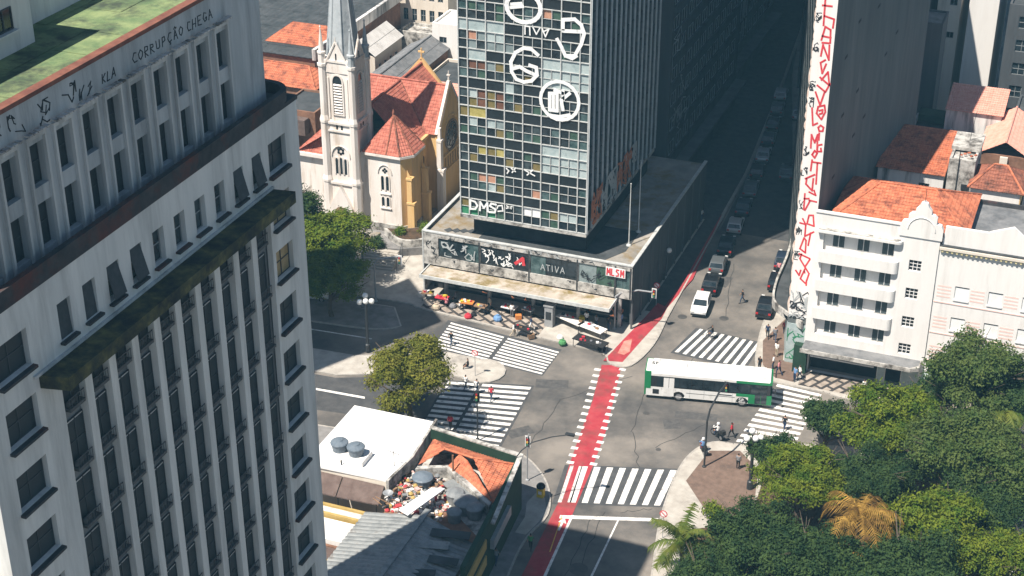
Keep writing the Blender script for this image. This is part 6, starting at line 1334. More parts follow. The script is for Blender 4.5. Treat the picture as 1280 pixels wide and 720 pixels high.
row = [('car_black', 'sedan', 'black saloon fourth in the shaded row'), ('car_silver', 'hatch', 'silver hatchback fifth in the shaded row'), ('car_navy', 'sedan', 'navy saloon sixth in the shaded row'), ('car_grey', 'sedan', 'grey saloon seventh in the shaded row'), ('car_black', 'hatch', 'black hatchback eighth in the shaded row'), ('car_silver', 'sedan', 'silver saloon ninth in the shaded row'), ('car_navy', 'hatch', 'navy hatchback tenth in the shaded row'), ('car_black', 'sedan', 'black saloon eleventh in the shaded row'), ('car_grey', 'hatch', 'grey hatchback twelfth in the shaded row'), ('car_silver', 'hatch', 'silver hatchback thirteenth in the shaded row')]
for k, (p, kd, lab) in enumerate(row): y = 163.4 + 5.4 * k; car(-37.2 - .055 * (y - 163) - .0009 * (y - 163) ** 2, y, av + .8, kd, p, lab)
car(*(-29.65,150.70), 95, 'sedan', 'car_black', 'black saloon parked at the right kerb below the curved canopy'); car(*(-29.86,156.84), 95, 'hatch', 'car_black', 'black hatchback parked behind the black saloon at the right kerb'); car(*(-30.33,162.00), 95, 'sedan', 'car_navy', 'navy saloon third at the right kerb')
for k, (p, lab) in enumerate((('car_grey', 'grey saloon driving up the shaded avenue'), ('car_silver', 'silver saloon far up the shaded avenue'))): car(-35.4 - 2.8 * k, 186 + 20 * k, 98, 'sedan', p, lab, 'cars on the avenue')
car(*(-1.86,129.35), 20, 'hatch', 'car_silver', 'silver hatchback half hidden under the park trees', 'cars in the park'); 
car(*(-77.34,140.86), 10, 'sedan', 'car_red', 'red saloon under the broad tree by the church', 'cars by the church'); car(*(-75.68,136.11), 8, 'hatch', 'car_white', 'white hatchback in the shade under the broad tree', 'cars by the church')

def bus():
    p = Vector((-36.43,129.33)); q = Vector((-24.74,131.70)); d = (q - p).normalized(); ang = math.atan2(d.y, d.x); n = Vector((-d.y, d.x)); c = (p + q) / 2 + n * 1.28
    T = thing('city_bus', (c.x, c.y, .01), 'white and green city bus turning across the junction', 'bus'); T.rotation_euler.z = ang
    L, W, H = 12.0, 2.55, 3.25; a = L / 2; w = W / 2
    def L_(nm, mb, m): me = mb.mesh(nm, m); bm = bmesh.new(); bm.from_mesh(me); bmesh.ops.recalc_face_normals(bm, faces=bm.faces); bm.to_mesh(me); bm.free(); return link(nm, me, T)
    b = MB(); arch = lambda x: [(x - .62, .42), (x - .55, .75), (x - .32, 1.0), (x, 1.08), (x + .32, 1.0), (x + .55, .75), (x + .62, .42)]
    low = [(-a + .1, .42)] + arch(-a + 3.25) + arch(a - 2.7) + [(a - .1, .42), (a, .6), (a, 1.42), (-a, 1.42), (-a, .6)]
    for s in (-1, 1):
        pts = [(x, s * w, z) for x, z in low]; b.quad(*pts)
        pin = [(x, s * (w - .35), z) for x, z in low[:16]]
        for k in range(15): b.quad(pts[k], pts[k + 1], pin[k + 1], pin[k])
    b.quad((-a, -w, .5), (-a, w, .5), (-a, w, 1.42), (-a, -w, 1.42)); b.quad((a, -w, .5), (a, w, .5), (a, w, 1.42), (a, -w, 1.42)); b.quad((-a, -w, .45), (a, -w, .45), (a, w, .45), (-a, w, .45)); L_('lower_body', b, 'bus_white')
    L_('upper_body', MB().box(-a + .03, a - .1, -w + .03, w - .03, 1.42, 2.86), 'bus_black')
    r = MB(); sec = [(-w - .0, 2.62), (-w, 2.9), (-w + .22, 3.14), (-.5, 3.25), (.5, 3.25), (w - .22, 3.14), (w, 2.9), (w, 2.62)]; i = 0
    for x in (-a + .05, a - .15):
        for y, z in sec: r.v.append((x, y, z))
    for k in range(7): r.f.append((k, k + 1, 9 + k, 8 + k)); r.m.append(0)
    r.f += [tuple(range(8)), tuple(range(15, 7, -1))]; r.m += [0, 0]; L_('roof', r, 'bus_white')
    # side windows, one pane each, between black posts
    for s in (-1, 1):
        x = -a + 1.1
        while x < a - 1.6: L_('side_window', MB().box(x, x + 1.05, min(s * (w - .02), s * (w + .012)), max(s * (w - .02), s * (w + .012)), 1.55, 2.55), 'glass_dark'); x += 1.12
    # green rear end, green cheek at the front, green roof stripe
    L_('rear_panel', MB().box(-a - .06, -a + .55, -w - .015, w + .015, 1.2, 3.05).box(-a - .06, -a + .1, -w - .01, w + .01, .5, 1.2), 'bus_green')
    L_('front_panel', MB().box(a - 3.3, a - 2.15, -w - .014, -w + .1, 1.15, 1.44).box(a - 2.15, a + .02, -w - .014, -w + .1, .45, 1.44).box(a - .12, a + .06, -w - .01, w + .01, .45, 1.35).box(a - 3.35, a - .15, -w - .016, -w + .1, 2.6, 2.86).box(a - .2, a + .04, -w - .012, w + .012, 2.62, 2.98), 'bus_green')
    L_('windscreen', MB().quad((a + .065, -w + .12, 1.38), (a + .065, w - .12, 1.38), (a + .04, w - .15, 2.6), (a + .04, -w + .15, 2.6)), 'glass_dark'); L_('destination_sign', MB().box(a + .041, a + .06, -.9, .9, 2.68, 2.92), 'bus_black')
    for x, wd in ((a - 1.55, 1.15), (-a + 1.75, 1.05)):
        for k in (0, 1): L_('door_leaf', MB().box(x + k * wd / 2 + .02, x + (k + 1) * wd / 2 - .02, -w - .025, -w + .01, .5, 2.5), 'glass_dark' if x > 0 else 'bus_white')
    L_('engine_grille', MB().box(-a + .75, -a + 1.35, -w - .02, -w + .01, .65, 1.15), 'bus_black'); L_('skirt_line', MB().box(-a + 3.95, a - 3.4, -w - .012, -w + .0, .98, 1.02), 'bus_black')
    L_('number_plate_panel', MB().box(a - 4.9, a - 3.7, -w - .012, -w + .0, 1.12, 1.22), 'bus_black')
    hx = MB(); write(hx, 'SP', lambda u, z, d_: (u, -w - d_ - .012, z), a - 3.0, .62, .3, .05); L_('fleet_lettering', hx, 'paint_white')
    for k in range(7): L_('panel_seam', MB().box(-a + 1.6 + 1.35 * k, -a + 1.62 + 1.35 * k, -w - .011, -w, 1.09 if k in (0, 1, 6) else .5, 1.4), 'frame_grey'); L_('roof_seam', MB().box(-a + 1.2 + 1.5 * k, -a + 1.23 + 1.5 * k, -.9, .9, 3.2, 3.262), 'frame_grey')
    for s in (-1, 1): L_('roof_rail', MB().box(-a + .6, a - .6, s * .95 - .04, s * .95 + .04, 3.1, 3.25), 'bus_white')
    for x in (-2.6, 2.4): L_('roof_hatch', MB().box(x - .45, x + .45, -.35, .35, 3.25, 3.38), 'bus_white')
    L_('roof_vent', MB().box(-4.9, -4.3, -.3, .3, 3.25, 3.33), 'bus_white'); L_('roof_number', write(MB(), 'SP', lambda u, z, d_: (u, z, 3.2 + d_ + .07), -5.5, -.2, .45, .07), 'bus_black')
    for s in (-1, 1):
        for x in (-a + 3.25, a - 2.7): wv = link('wheel', BW[0], T, (x, s * (w - .17), .5)); link('rim', BW[1], wv)
        L_('headlight', MB().box(a + .05, a + .08, s * .95 - .18, s * .95 + .18, .75, .95), 'light_clear'); L_('tail_light', MB().box(-a - .08, -a - .05, s * 1.05 - .1, s * 1.05 + .1, .8, 1.2), 'light_red')
        L_('mirror', MB().tube((a - .05, s * w, 2.5), (a + .35, s * (w + .22), 2.35), .025, n=5).box(a + .28, a + .4, s * (w + .22) - .1, s * (w + .22) + .1, 1.95, 2.35), 'bus_black')
bus()

# ------------------------------------------------------------------ people
mat('skin_a', (.35, .2, .13), rough=.6); mat('skin_b', (.16, .08, .05), rough=.6); mat('hair', (.015, .012, .01), rough=.7); mat('shoe', (.03, .03, .03), rough=.7)
for nm, c in dict(cloth_white=(.68, .67, .64), cloth_black=(.015, .016, .018), cloth_navy=(.02, .035, .075), cloth_red=(.42, .03, .045), cloth_pink=(.5, .2, .22), cloth_blue=(.12, .22, .38), cloth_grey=(.17, .17, .18), cloth_green=(.06, .2, .07), cloth_beige=(.4, .33, .24), cloth_yellow=(.55, .45, .05), denim=(.04, .06, .1), cloth_orange=(.5, .17, .04), helmet=(.55, .55, .55)).items(): mat(nm, c, tuple(min(1, v * 1.3) for v in c), rough=.85, scale=6)
def body_mesh(pose):
    """one continuous figure grown with the skin modifier from joints; slots: skin, top, trousers, hair, shoes"""
    P = dict(pel=(0, 0, .93), wai=(0, 0, 1.08), che=(.0, 0, 1.3), nec=(.01, 0, 1.46), hea=(.03, 0, 1.56), top=(.03, 0, 1.68))
    leg = dict(walk=((.17, .43), (-.22, .5)), stand=((.03, .47), (-.02, .47)), sit=None, ride=None)[pose]
    for s, k in ((1, 'l'), (-1, 'r')):
        y = .1 * s; P['hip' + k] = (0, y, .88)
        if pose in ('sit', 'ride'):
            dz = 0; kx = .42; P['kne' + k] = (kx, y * 1.7, .86); P['ank' + k] = (kx + (.05 if pose == 'sit' else -.18), y * 1.7, .43); P['toe' + k] = (P['ank' + k][0] + .17, y * 1.7, .39)
        else:
            f = leg[0] if s > 0 else leg[1]; P['kne' + k] = (f[0] * .75 + .05, y, .5); P['ank' + k] = (f[0] * 1.6 - (.05 if pose == 'walk' else 0), y, .08 if f[0] > -.1 else .14); P['toe' + k] = (P['ank' + k][0] + .17, y * 1.2, .03)
        P['sho' + k] = (0, .17 * s, 1.4); sw = (-.16 if s > 0 else .2) if pose == 'walk' else .03
        if pose == 'ride': P['elb' + k] = (.2, .26 * s, 1.2); P['han' + k] = (.45, .25 * s, 1.12); P['fin' + k] = (.52, .24 * s, 1.11)
        elif pose == 'sit': P['elb' + k] = (.05, .24 * s, 1.14); P['han' + k] = (.27, .17 * s, 1.0); P['fin' + k] = (.36, .14 * s, .98)
        else: P['elb' + k] = (sw * .5 - .02, .23 * s, 1.13); P['han' + k] = (sw + .06, .23 * s, .9); P['fin' + k] = (sw + .09, .22 * s, .8)
    E = [('pel', 'wai'), ('wai', 'che'), ('che', 'nec'), ('nec', 'hea'), ('hea', 'top')]
    for k in 'lr': E += [('pel', 'hip' + k), ('hip' + k, 'kne' + k), ('kne' + k, 'ank' + k), ('ank' + k, 'toe' + k), ('che', 'sho' + k), ('sho' + k, 'elb' + k), ('elb' + k, 'han' + k), ('han' + k, 'fin' + k)]
    rad = dict(pel=.15, wai=.135, che=.15, nec=.055, hea=.095, top=.07, hip=.11, kne=.068, ank=.045, toe=.04, sho=.075, elb=.045, han=.033, fin=.022)
    names = list(P); me = bpy.data.meshes.new('body'); me.from_pydata([P[n] for n in names], [(names.index(a), names.index(b)) for a, b in E], [])
    o = bpy.data.objects.new('tmp', me); COL.objects.link(o); md = o.modifiers.new('s', 'SKIN'); ss = o.modifiers.new('u', 'SUBSURF'); ss.levels = 1
    for i, n in enumerate(names):
        r = rad[n[:3]]; sv = me.skin_vertices[0].data[i]; sv.radius = (r, r); sv.use_root = n == 'pel'
    dg = bpy.context.evaluated_depsgraph_get(); out = bpy.data.meshes.new_from_object(o.evaluated_get(dg)); bpy.data.objects.remove(o)
    out.materials.clear()
    for m in ('skin_a', 'cloth_white', 'denim', 'hair', 'shoe'): out.materials.append(MATS[m])
    for pl in out.polygons:
        c = pl.center; ay = abs(c.y); m = 1
        lowz = .62 if pose in ('sit', 'ride') else .12
        if c.z > 1.6 or (c.z > 1.5 and c.x < .0): m = 3
        elif c.z > 1.43 and ay < .1: m = 0
        elif ay > .19 and c.z < 1.12 and (pose in ('walk', 'stand') or c.x > .1) and c.z > .7: m = 0
        elif c.z < .97: m = 2
        if (pose in ('walk', 'stand') and c.z < .1) or (pose in ('sit', 'ride') and c.z < .44): m = 4
        pl.material_index = m
    out.polygons.foreach_set('use_smooth', [True] * len(out.polygons)); return out
POSE = {p: body_mesh(p) for p in ('walk', 'stand', 'sit', 'ride')}
def person(x, y, ang, pose, top, legs, label, skin='skin_a', z=.14, s=1., bag=None, dz=0, hat=None):
    T = thing('person', (x, y, z), label, 'person'); T.rotation_euler.z = R(ang); T.scale = (s, s, s)
    o = link('body', POSE[pose], T, (0, 0, dz))
    for k, m in enumerate((skin, top, legs, 'hair', 'shoe')): o.material_slots[k].link = 'OBJECT'; o.material_slots[k].material = MATS[m]
    if bag: link('bag', MB().box(-.3, -.14, -.16, .16, 1.0, 1.42).mesh('bag', bag), T)
    if hat: link('helmet', MB().lathe(.03, 0, [(.15, 1.56 + dz), (.155, 1.64 + dz), (.12, 1.74 + dz), (.03, 1.78 + dz)], 10).mesh('helmet', hat), T)
    return T
rd = .01
person(*(-32.41,151.54), 200, 'walk', 'cloth_black', 'denim', 'person in black striding across the sunlit avenue', z=rd)
person(*(-25.06,120.62), 95, 'stand', 'cloth_grey', 'cloth_black', 'person in a grey shirt standing on the brown corner paving')
person(*(-26.94,125.64), 170, 'walk', 'cloth_red', 'cloth_black', 'person in red walking beside the motorbikes', z=rd, skin='skin_b')
person(*(-22.65,128.61), 80, 'walk', 'cloth_black', 'cloth_navy', 'person in dark clothes on the park crossing', z=rd)
person(*(-27.32,138.18), 250, 'stand', 'cloth_black', 'cloth_black', 'person in black waiting behind the bus')
person(*(-26.13,138.97), 190, 'stand', 'cloth_white', 'denim', 'person in white at the kerb of the corner pavement')
person(*(-25.37,138.11), 160, 'walk', 'cloth_pink', 'cloth_navy', 'person in pink stepping off the corner kerb'); person(*(-28.10,144.90), 280, 'walk', 'cloth_navy', 'cloth_black', 'person in navy walking past the curved canopy post')
person(*(-27.26,144.52), 100, 'walk', 'cloth_grey', 'denim', 'person in grey walking along the graffitied shop'); person(*(-26.41,141.55), 60, 'stand', 'cloth_white', 'cloth_beige', 'person in white shirt and beige trousers in the middle of the corner pavement')
person(*(-23.63,137.48), 240, 'stand', 'cloth_blue', 'cloth_navy', 'person in blue by the green painted pier'); person(*(-23.26,137.95), 200, 'walk', 'cloth_white', 'denim', 'person in white beside the person in blue', skin='skin_b'); person(*(-25.11,141.21), 30, 'walk', 'cloth_black', 'cloth_grey', 'person in black walking up to the shop wall')
person(*(-16.90,137.53), 120, 'walk', 'cloth_white', 'cloth_navy', 'person in white under the hotel canopy'); person(*(-17.62,136.00), 300, 'walk', 'cloth_navy', 'cloth_black', 'person in navy on the mosaic paving before the hotel')
person(*(-26.64,146.18), 95, 'walk', 'cloth_red', 'denim', 'person in red below the curved canopy rim'); person(*(-30.22,159.14), 90, 'walk', 'cloth_pink', 'cloth_black', 'person in pink walking up the right pavement')
person(*(-57.83,131.96), 80, 'walk', 'cloth_black', 'denim', 'person in black on the upper left crossing', z=rd); person(*(-53.16,124.58), 70, 'walk', 'cloth_white', 'cloth_navy', 'person in white leaving the island towards the lower crossing', z=rd); person(*(-51.87,124.29), 80, 'walk', 'cloth_grey', 'denim', 'person in grey with a backpack on the lower left crossing', z=rd, bag='cloth_white')
person(*(-50.08,123.57), 90, 'walk', 'cloth_red', 'denim', 'person in a red shirt on the lower left crossing', z=rd, skin='skin_b'); person(*(-51.74,117.48), 100, 'walk', 'cloth_red', 'cloth_black', 'person in red at the near end of the lower left crossing', z=rd)
person(*(-52.55,135.95), 10, 'walk', 'cloth_white', 'cloth_beige', 'person in white pushing a handcart by the mosaic paving', z=rd, skin='skin_b'); person(*(-51.28,137.70), 200, 'walk', 'cloth_navy', 'cloth_white', 'person in navy and white beside the grey kiosk', skin='skin_b')
person(*(-54.40,128.17), 200, 'sit', 'cloth_black', 'cloth_black', 'person in black sitting on the round island', dz=-.5); person(*(-38.22,102.79), 100, 'walk', 'cloth_green', 'cloth_black', 'person in a bright green vest near the yellow bin'); person(*(-40.18,99.95), 90, 'walk', 'cloth_grey', 'denim', 'person in grey in the shade of the green side wall'); person(*(-41.47,103.54), 80, 'walk', 'cloth_white', 'cloth_black', 'person in white in the shade of the green side wall')
person(*(-42.83,141.70), 150, 'stand', 'cloth_blue', 'cloth_navy', 'person in blue in the podium shade by the traffic light'); person(*(-41.83,169.27), 95, 'walk', 'cloth_white', 'denim', 'person in white walking up the shaded pavement')
for k, (px_, py_, a, t, l, lab) in enumerate((
  (*(-61.44,139.13), 100, 'cloth_pink', 'cloth_navy', 'person in pink sitting among the street sellers'), (*(-59.89,139.16), 40, 'cloth_white', 'denim', 'person in white sitting between two stall tables'), (*(-60.98,140.65), 190, 'cloth_grey', 'cloth_black', 'person in grey at the back of the stalls'), (*(-57.06,138.95), 80, 'cloth_black', 'denim', 'person in black behind the sellers bundles'), (*(-56.83,139.97), 250, 'cloth_beige', 'cloth_black', 'person in beige near the thin canopy post'), (*(-54.12,139.53), 120, 'cloth_white', 'cloth_grey', 'person in white under the tower canopy'), (*(-46.28,140.73), 90, 'cloth_white', 'cloth_black', 'person in white at the painted shopfront'), (*(-45.13,140.45), 60, 'cloth_grey', 'cloth_navy', 'person in grey at the painted shopfront'), (*(-43.81,140.42), 60, 'cloth_black', 'cloth_navy', 'person in black at the shopfront corner'))): person(px_, py_, a, 'sit' if k < 4 else 'stand', t, l, lab, 'skin_b' if k % 2 else 'skin_a', dz=-.45 if k < 4 else 0)

# motorbikes and bicycle
def motorbike(x, y, ang, paint, label):
    T = thing('motorbike', (x, y, .01), label, 'motorbike', 'motorbikes on the junction'); T.rotation_euler.z = R(ang)
    for q in (-.62, .66): w = link('wheel', MW[0], T, (q, 0, .3)); link('rim', MW[1], w)
    link('engine', MB().box(-.25, .25, -.13, .13, .3, .62).mesh('engine', 'metal_dark'), T); f = MB(); loft(f, [(-.1, .62), (.05, .9), (.4, .92), (.5, .7), (.2, .6)], [-.16, 0, .16], lambda z, x_: 1); link('tank', f.mesh('tank', paint), T); s = MB(); loft(s, [(-.85, .78), (-.8, .9), (-.1, .84), (-.05, .72), (-.6, .68)], [-.13, 0, .13], lambda z, x_: 1); link('seat', s.mesh('seat', 'rubber'), T)
    link('fork', MB().tube((.66, .08, .3), (.42, .08, 1.0), .03, n=5).tube((.66, -.08, .3), (.42, -.08, 1.0), .03, n=5).mesh('fork', 'metal_grey'), T); link('handlebar', MB().tube((.4, -.36, 1.06), (.4, .36, 1.06), .02, n=5).mesh('handlebar', 'metal_dark'), T); link('headlight', MB().lathe(.52, 0, [(.05, .86), (.1, .9), (.1, 1.0), (.05, 1.04)], 8).mesh('headlight', 'light_clear'), T); link('exhaust', MB().tube((.1, -.18, .3), (-.8, -.2, .42), .05, n=6).mesh('exhaust', 'metal_grey'), T); link('top_box', MB().box(-1.05, -.7, -.2, .2, .85, 1.2).mesh('top_box', 'rubber'), T)
for (x, y), a, p, tp, lab in (((-28.18,125.16), 140, 'car_black', 'cloth_white', 'beside the person in red'), ((-28.76,122.23), 118, 'car_red', 'cloth_blue', 'at the near signal pole')):
    motorbike(x, y, a, p, 'dark motorbike with a top box stopped ' + lab); person(x - .12 * math.cos(R(a)), y - .12 * math.sin(R(a)), a, 'ride', tp, 'denim', 'motorbike rider with a pale helmet stopped ' + lab, z=.0, dz=-.05, hat='helmet')
def bicycle(x, y, ang, label):
    T = thing('bicycle', (x, y, .01), label, 'bicycle'); T.rotation_euler.z = R(ang); w = MB(); w2 = MB()
    for t in range(0, 360, 24):
        for q, m in ((-.5, w), (.52, w2)): m.tube((q + .33 * math.cos(R(t)), 0, .34 + .33 * math.sin(R(t))), (q + .33 * math.cos(R(t + 24)), 0, .34 + .33 * math.sin(R(t + 24))), .02, n=4)
    link('wheel', w.mesh('wheel', 'tyre'), T); link('wheel', w2.mesh('wheel', 'tyre'), T)
    link('frame', MB().path([(-.5, 0, .34), (-.15, 0, .8), (.35, 0, .82), (0, 0, .32), (-.5, 0, .34)], .02, 5).path([(-.18, 0, .95), (0, 0, .32)], .02, 5).path([(.52, 0, .34), (.32, 0, 1.0)], .02, 5).mesh('frame', 'metal_dark'), T); link('saddle', MB().box(-.32, -.08, -.07, .07, .93, .98).mesh('saddle', 'rubber'), T); link('handlebar', MB().tube((.32, -.26, 1.02), (.32, .26, 1.02), .018, n=5).mesh('handlebar', 'metal_dark'), T)
x, y = (-33.54,142.79); bicycle(x, y, 205, 'bicycle with a rider on the avenue crossing'); person(x + .15, y + .07, 205, 'ride', 'cloth_black', 'denim', 'cyclist in black on the avenue crossing', z=.0, dz=.0)

# ------------------------------------------------------------------ street furniture
def signal_pole(base, path, head, label, heads=((0, 0),), m='metal_grey', r=.09, hm='metal_dark'):
    T = thing('traffic_light', (base[0], base[1], .13), label, 'traffic light'); MB().lathe(base[0], base[1], [(.2, .13), (.18, .25), (r * 1.3, .3)], 8).build('base', m, T)
    MB().path([(base[0], base[1], .2)] + path, r, 8).build('pole', m, T)
    for dx, dz in heads:
        H = MB().box(head[0] + dx - .15, head[0] + dx + .15, head[1] - .12, head[1] + .12, head[2] + dz - .46, head[2] + dz + .46).build('signal_head', hm, T); b = MB().box(head[0] + dx - .25, head[0] + dx + .25, head[1] - .02, head[1] + .02, head[2] + dz - .56, head[2] + dz + .56).build('backboard', 'metal_dark' if m == 'metal_dark' else 'frame_white', T)
        for k, mm in enumerate(('light_red', 'yellow_paint', 'paint_green')): MB().tube((head[0] + dx, head[1] - .13, head[2] + dz + .29 - .29 * k), (head[0] + dx, head[1] - .2, head[2] + dz + .29 - .29 * k), .095, n=10).build('lens', mm, H)
    return T
bx_, by_ = (-43.35,141.14); signal_pole((bx_, by_), [(bx_, by_, 3.9), (bx_ + .5, by_ + .2, 4.3), (bx_ + 2.2, by_ + .7, 4.7), (bx_ + 3.6, by_ + 1.0, 4.6)], (bx_ + 3.8, by_ + 1.0, 4.5), 'grey bracket traffic light at the podium corner beside the cycle lane')
bx_, by_ = (-27.97,119.90); signal_pole((bx_, by_), [(bx_, by_, 5.0), (bx_ + .1, by_ + .4, 6.0), (bx_ + .4, by_ + 2.2, 6.8), (bx_ + .6, by_ + 4.2, 6.7)], (bx_ + .6, by_ + 4.3, 6.2), 'dark traffic light with an arm reaching over the bus', m='metal_dark')
bx_, by_ = (-42.05,112.15); signal_pole((bx_, by_), [(bx_, by_, 4.6), (bx_ + .1, by_ + .1, 5.0)], (bx_, by_ + .1, 4.2), 'slim traffic light at the corner shop kerb', r=.06)
bx_, by_ = (-68.96,137.56); signal_pole((bx_, by_), [(bx_, by_, 4.6), (bx_ + .4, by_ + .1, 5.2), (bx_ + 2.6, by_ + .6, 5.7)], (bx_ + 2.7, by_ + .6, 5.3), 'bracket traffic light in the shade left of the tower canopy', hm='metal_grey')
bx_, by_ = (-48.65,116.64); signal_pole((bx_, by_), [(bx_, by_, 5.4)], (bx_, by_, 4.8), 'slim dark traffic light on the lower left crossing', m='metal_dark', r=.07)
def wire_arm():
    T = thing('cable_arm', (*(-41.04,107.29), 5.7), 'long thin curved bracket reaching over the road from the shop parapet', 'bracket'); MB().path([(-41.28,107.35,5.75), (-40.88,107.63,6.40), (-40.22,108.38,6.90), (-38.79,109.37,7.20), (-37.34,110.16,7.30)], .05, 6).build('arm', 'metal_dark', T); x, y, z = (-37.34,110.16,7.30); MB().box(x - .5, x + .3, y - .15, y + .15, z - .12, z + .05).build('lamp_head', 'metal_dark', T)
wire_arm()
def globe_lamp(x, y, h, label, n=4):
    T = thing('globe_lamp', (x, y, .13), label, 'street lamp'); MB().lathe(x, y, [(.3, .13), (.28, .9), (.16, 1.0), (.13, h - .5), (.18, h - .4), (.1, h)], 10).build('post', 'metal_dark', T)
    for k in range(n):
        a = 6.283 * k / n + .5; e = (x + .6 * math.cos(a), y + .6 * math.sin(a)); z = h - .5 + (.35 if k % 2 else 0); MB().path([(x, y, z - .3), (x + .4 * math.cos(a), y + .4 * math.sin(a), z - .35), (*e, z)], .035, 5).build('bracket', 'metal_dark', T); MB().lathe(*e, [(.08, z), (.24, z + .1), (.3, z + .3), (.24, z + .5), (.08, z + .58)], 12).build('globe', 'lamp_globe', T, smooth=True)
globe_lamp(*(-23.33,118.09), 5.6, 'black lamp post with white globes by the park bed'); globe_lamp(*(-65.18,127.72), 6.0, 'black lamp post with globes in the shade of the left pavement'); globe_lamp(*(-41.87,153.60), 3.8, 'single globe lamp in the shade beside the podium', 1)
def post_sign(x, y, h, label, disc='paint_red', z=.13):
    T = thing('road_sign', (x, y, z), label, 'sign'); MB().tube((x, y, z), (x, y, z + h), .035, n=6).build('post', 'metal_grey', T); f = lambda u, zz, d: (x + u, y - .05 - d, z + h - .1 + zz)
    c = lambda r: [(r * math.cos(R(t)), r * math.sin(R(t))) for t in range(0, 360, 20)]
    D = slab(MB(), f, c(.34), -.02, .0).build('disc', disc, T); slab(MB(), f, c(.26), 0, .012).build('face', 'paint_white', D); slab(MB(), f, [(-.22, .14), (-.16, .2), (.22, -.14), (.16, -.2)], .012, .02).build('bar', disc, D)
post_sign(*(-53.21,127.15), 2.7, 'round sign on a thin post standing on the island'); post_sign(*(-28.44,108.36), 2.6, 'red and white no-parking sign by the green palm'); post_sign(*(-40.78,147.53), 2.5, 'red and white round sign in the podium shade', z=.14)
BN = thing('litter_bin', (*(-40.08,110.30), .13), 'yellow litter bin with a black lid at the shop corner', 'bin'); x, y = (-40.08,110.30); 
mat('bin_yellow', (.6, .42, .03), (.7, .5, .06), rough=.6, scale=2); MB().box(x - .3, x + .3, y - .25, y + .25, .13, 1.1).build('body', 'bin_yellow', BN); MB().lathe(x, y, [(.4, 1.1), (.42, 1.2), (.3, 1.42), (.05, 1.5)], 10).build('lid', 'rubber', BN); MB().box(x - .16, x + .16, y - .27, y - .252, .5, .8).build('notice', 'frame_white', BN)
# kiosk, carts, stalls and bundles in front of the tower canopy
KO = thing('kiosk', (*(-50.02,139.82), .14), 'narrow grey metal kiosk under the canopy edge', 'kiosk'); x, y = (-49.85,139.34); MB().box(x - .45, x + .45, y - .4, y + .4, .14, 2.5).build('cabin', 'metal_grey', KO); MB().box(x - .55, x + .55, y - .5, y + .5, 2.5, 2.62).build('roof', 'metal_grey', KO); MB().box(x - .3, x + .3, y - .43, y - .401, 1.0, 1.9).build('hatch', 'metal_dark', KO)
def cart(px_, ang, L, W, top, label, legs='metal_dark', z1=.95, tilt=0.):
    x, y = px_; T = thing('stall', (x, y, .14), label, 'stall'); T.rotation_euler.z = R(ang); link('top', MB().prism([(-L / 2, -W / 2), (L / 2, -W / 2), (L / 2, W / 2), (-L / 2, W / 2)], z1 - .1, z1).mesh('top', top), T); r = random.Random(int(x * 100))
    for sx in (-1, 1):
        for sy in (-1, 1): link('leg', MB().tube((sx * (L / 2 - .1), sy * (W / 2 - .08), 0), (sx * (L / 2 - .1), sy * (W / 2 - .08), z1 - .1), .035, n=5).mesh('leg', legs), T)
    for k in range(6): a, b, c = r.uniform(-L / 2 + .2, L / 2 - .2), r.uniform(-W / 2 + .15, W / 2 - .15), r.uniform(.1, .2); link('goods', MB().obox((a, b), (1, r.random()), c * 1.6, c * 1.2, z1, z1 + c).mesh('goods', r.choice(['wood', 'cloth_white', 'cloth_red', 'cloth_grey', 'cloth_yellow', 'cloth_black'])), T)
for k, ((x, y), a, L, W, tp, lab) in enumerate((((-47.72,139.80), -22, 3.2, 1.1, 'scrap_white', 'long pale stall beside the grey kiosk'), ((-45.08,139.02), -18, 3.0, 1.2, 'cloth_white', 'white topped stall with red goods beside the cycle lane'), ((-44.34,136.32), -12, 3.6, 1.3, 'rubber', 'dark tarpaulin stall at the pavement corner'), ((-51.63,136.30), -8, 1.9, .9, 'rubber', 'black handcart beside the crossing'), ((-54.61,140.08), -5, 1.6, 1.0, 'white_roof', 'white table under the tower canopy'), ((-59.18,139.44), 5, 1.5, .9, 'cloth_orange', 'orange table among the sellers'), ((-62.05,139.47), 0, 1.4, .9, 'cloth_red', 'red cloth table among the sellers'), ((-63.92,139.90), 12, 1.3, .8, 'wood', 'wooden table at the end of the stalls'), ((-57.50,139.15), -4, 1.3, .8, 'wood', 'low wooden table behind the canopy post'), ((-52.61,140.30), -10, 1.2, .8, 'metal_grey', 'grey metal table beside the kiosk'))): cart((x, y), a, L, W, tp, lab)
names = ['bundle of pale cloth beside the red cloth table', 'dark sack beside the orange table', 'blue sack at the mosaic edge', 'orange crate by the white table', 'white sack by the kiosk', 'green sack on the pavement corner', 'black bag on the pavement corner', 'yellow crate under the canopy', 'brown box by the handcart', 'grey sack between the tables', 'red bag at the mosaic edge', 'pale box at the end of the stalls']
pp_ = [(-62.26,138.24), (-58.01,138.39), (-55.27,138.34), (-53.37,139.45), (-47.88,137.05), (-47.26,136.06), (-43.13,136.27), (-47.00,141.55), (-50.69,136.14), (-60.74,139.21), (-58.36,137.70), (-64.85,140.31)]
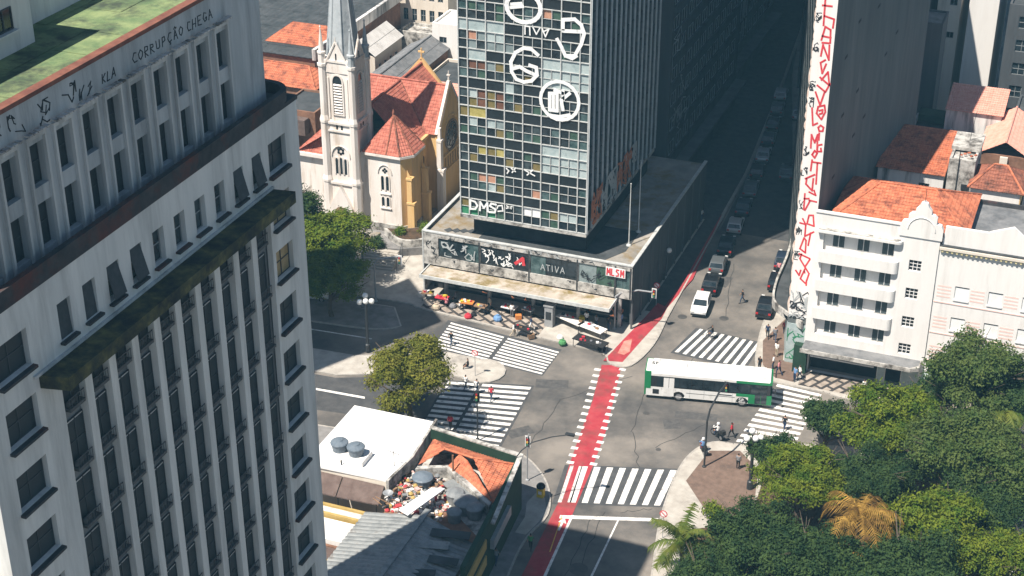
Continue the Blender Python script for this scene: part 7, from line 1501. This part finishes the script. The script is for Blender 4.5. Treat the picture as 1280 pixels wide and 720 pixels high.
for k, ((x, y), lab) in enumerate(zip(pp_, names)):
    r = random.Random(k); s = r.uniform(.3, .5); m = ['cloth_beige', 'cloth_black', 'cloth_blue', 'cloth_orange', 'cloth_white', 'cloth_green', 'cloth_black', 'cloth_yellow', 'wood', 'cloth_grey', 'cloth_red', 'scrap_white'][k]; b = MB()
    if k in (3, 7, 8, 11): b.obox((x, y), (1, r.random()), s * 1.8, s * 1.3, .14, .14 + s * 1.4)
    else: b.lathe(x, y, [(s * .8, .14), (s, .14 + s * .5), (s * .8, .14 + s), (s * .3, .14 + s * 1.25), (s * .35, .14 + s * 1.4)], 9)
    tag(b.build('crate' if k in (3, 7, 8, 11) else 'sack', m, None), lab, 'crate' if k in (3, 7, 8, 11) else 'sack')
# market tarpaulin and stalls by the pink building
TP = thing('tarpaulin', (*(-10.53,140.32), .2), 'white and blue tarpaulin shelter behind the park trees', 'shelter'); x, y = (-10.48,140.03); MB().quad((x - 1.5, y - 1, 1.9), (x + 2.2, y - .6, 1.7), (x + 2.0, y + 1.4, 2.6), (x - 1.3, y + 1.2, 2.7)).quad((x - 1.5, y - 1, 1.86), (x - 1.3, y + 1.2, 2.66), (x + 2, y + 1.4, 2.56), (x + 2.2, y - .6, 1.66)).build('sheet', 'board_pale', TP)
for a, b, h in ((-1.4, -.9, 1.86), (2.1, -.5, 1.66), (1.9, 1.3, 2.5), (-1.2, 1.1, 2.6)): MB().tube((x + a, y + b, .1), (x + a, y + b, h), .03, n=5).build('post', 'metal_grey', TP)
cart((-8.15,140.77), 10, 2.2, 1.1, 'cloth_red', 'red covered stall beside the tarpaulin shelter'); cart((-4.88,132.33), 30, 2.0, 1.1, 'cloth_white', 'white stall on the park path')

# ------------------------------------------------------------------ thin teal air volume added to lift the dark tones
hm_ = bpy.data.materials.new('tone_haze'); hm_.use_nodes = True; hm_.node_tree.nodes.clear(); MATS['tone_haze'] = hm_
pv = hm_.node_tree.nodes.new('ShaderNodeVolumePrincipled'); ho = hm_.node_tree.nodes.new('ShaderNodeOutputMaterial'); hm_.node_tree.links.new(pv.outputs[0], ho.inputs['Volume'])
pv.inputs['Color'].default_value = (.28, .68, .95, 1); pv.inputs['Density'].default_value = .00032; pv.inputs['Anisotropy'].default_value = 0
hz = MB().box(-1510, 1510, -1510, 1510, -1.3, 92).build('tone_haze', 'tone_haze'); tag(hz, kind='stuff')
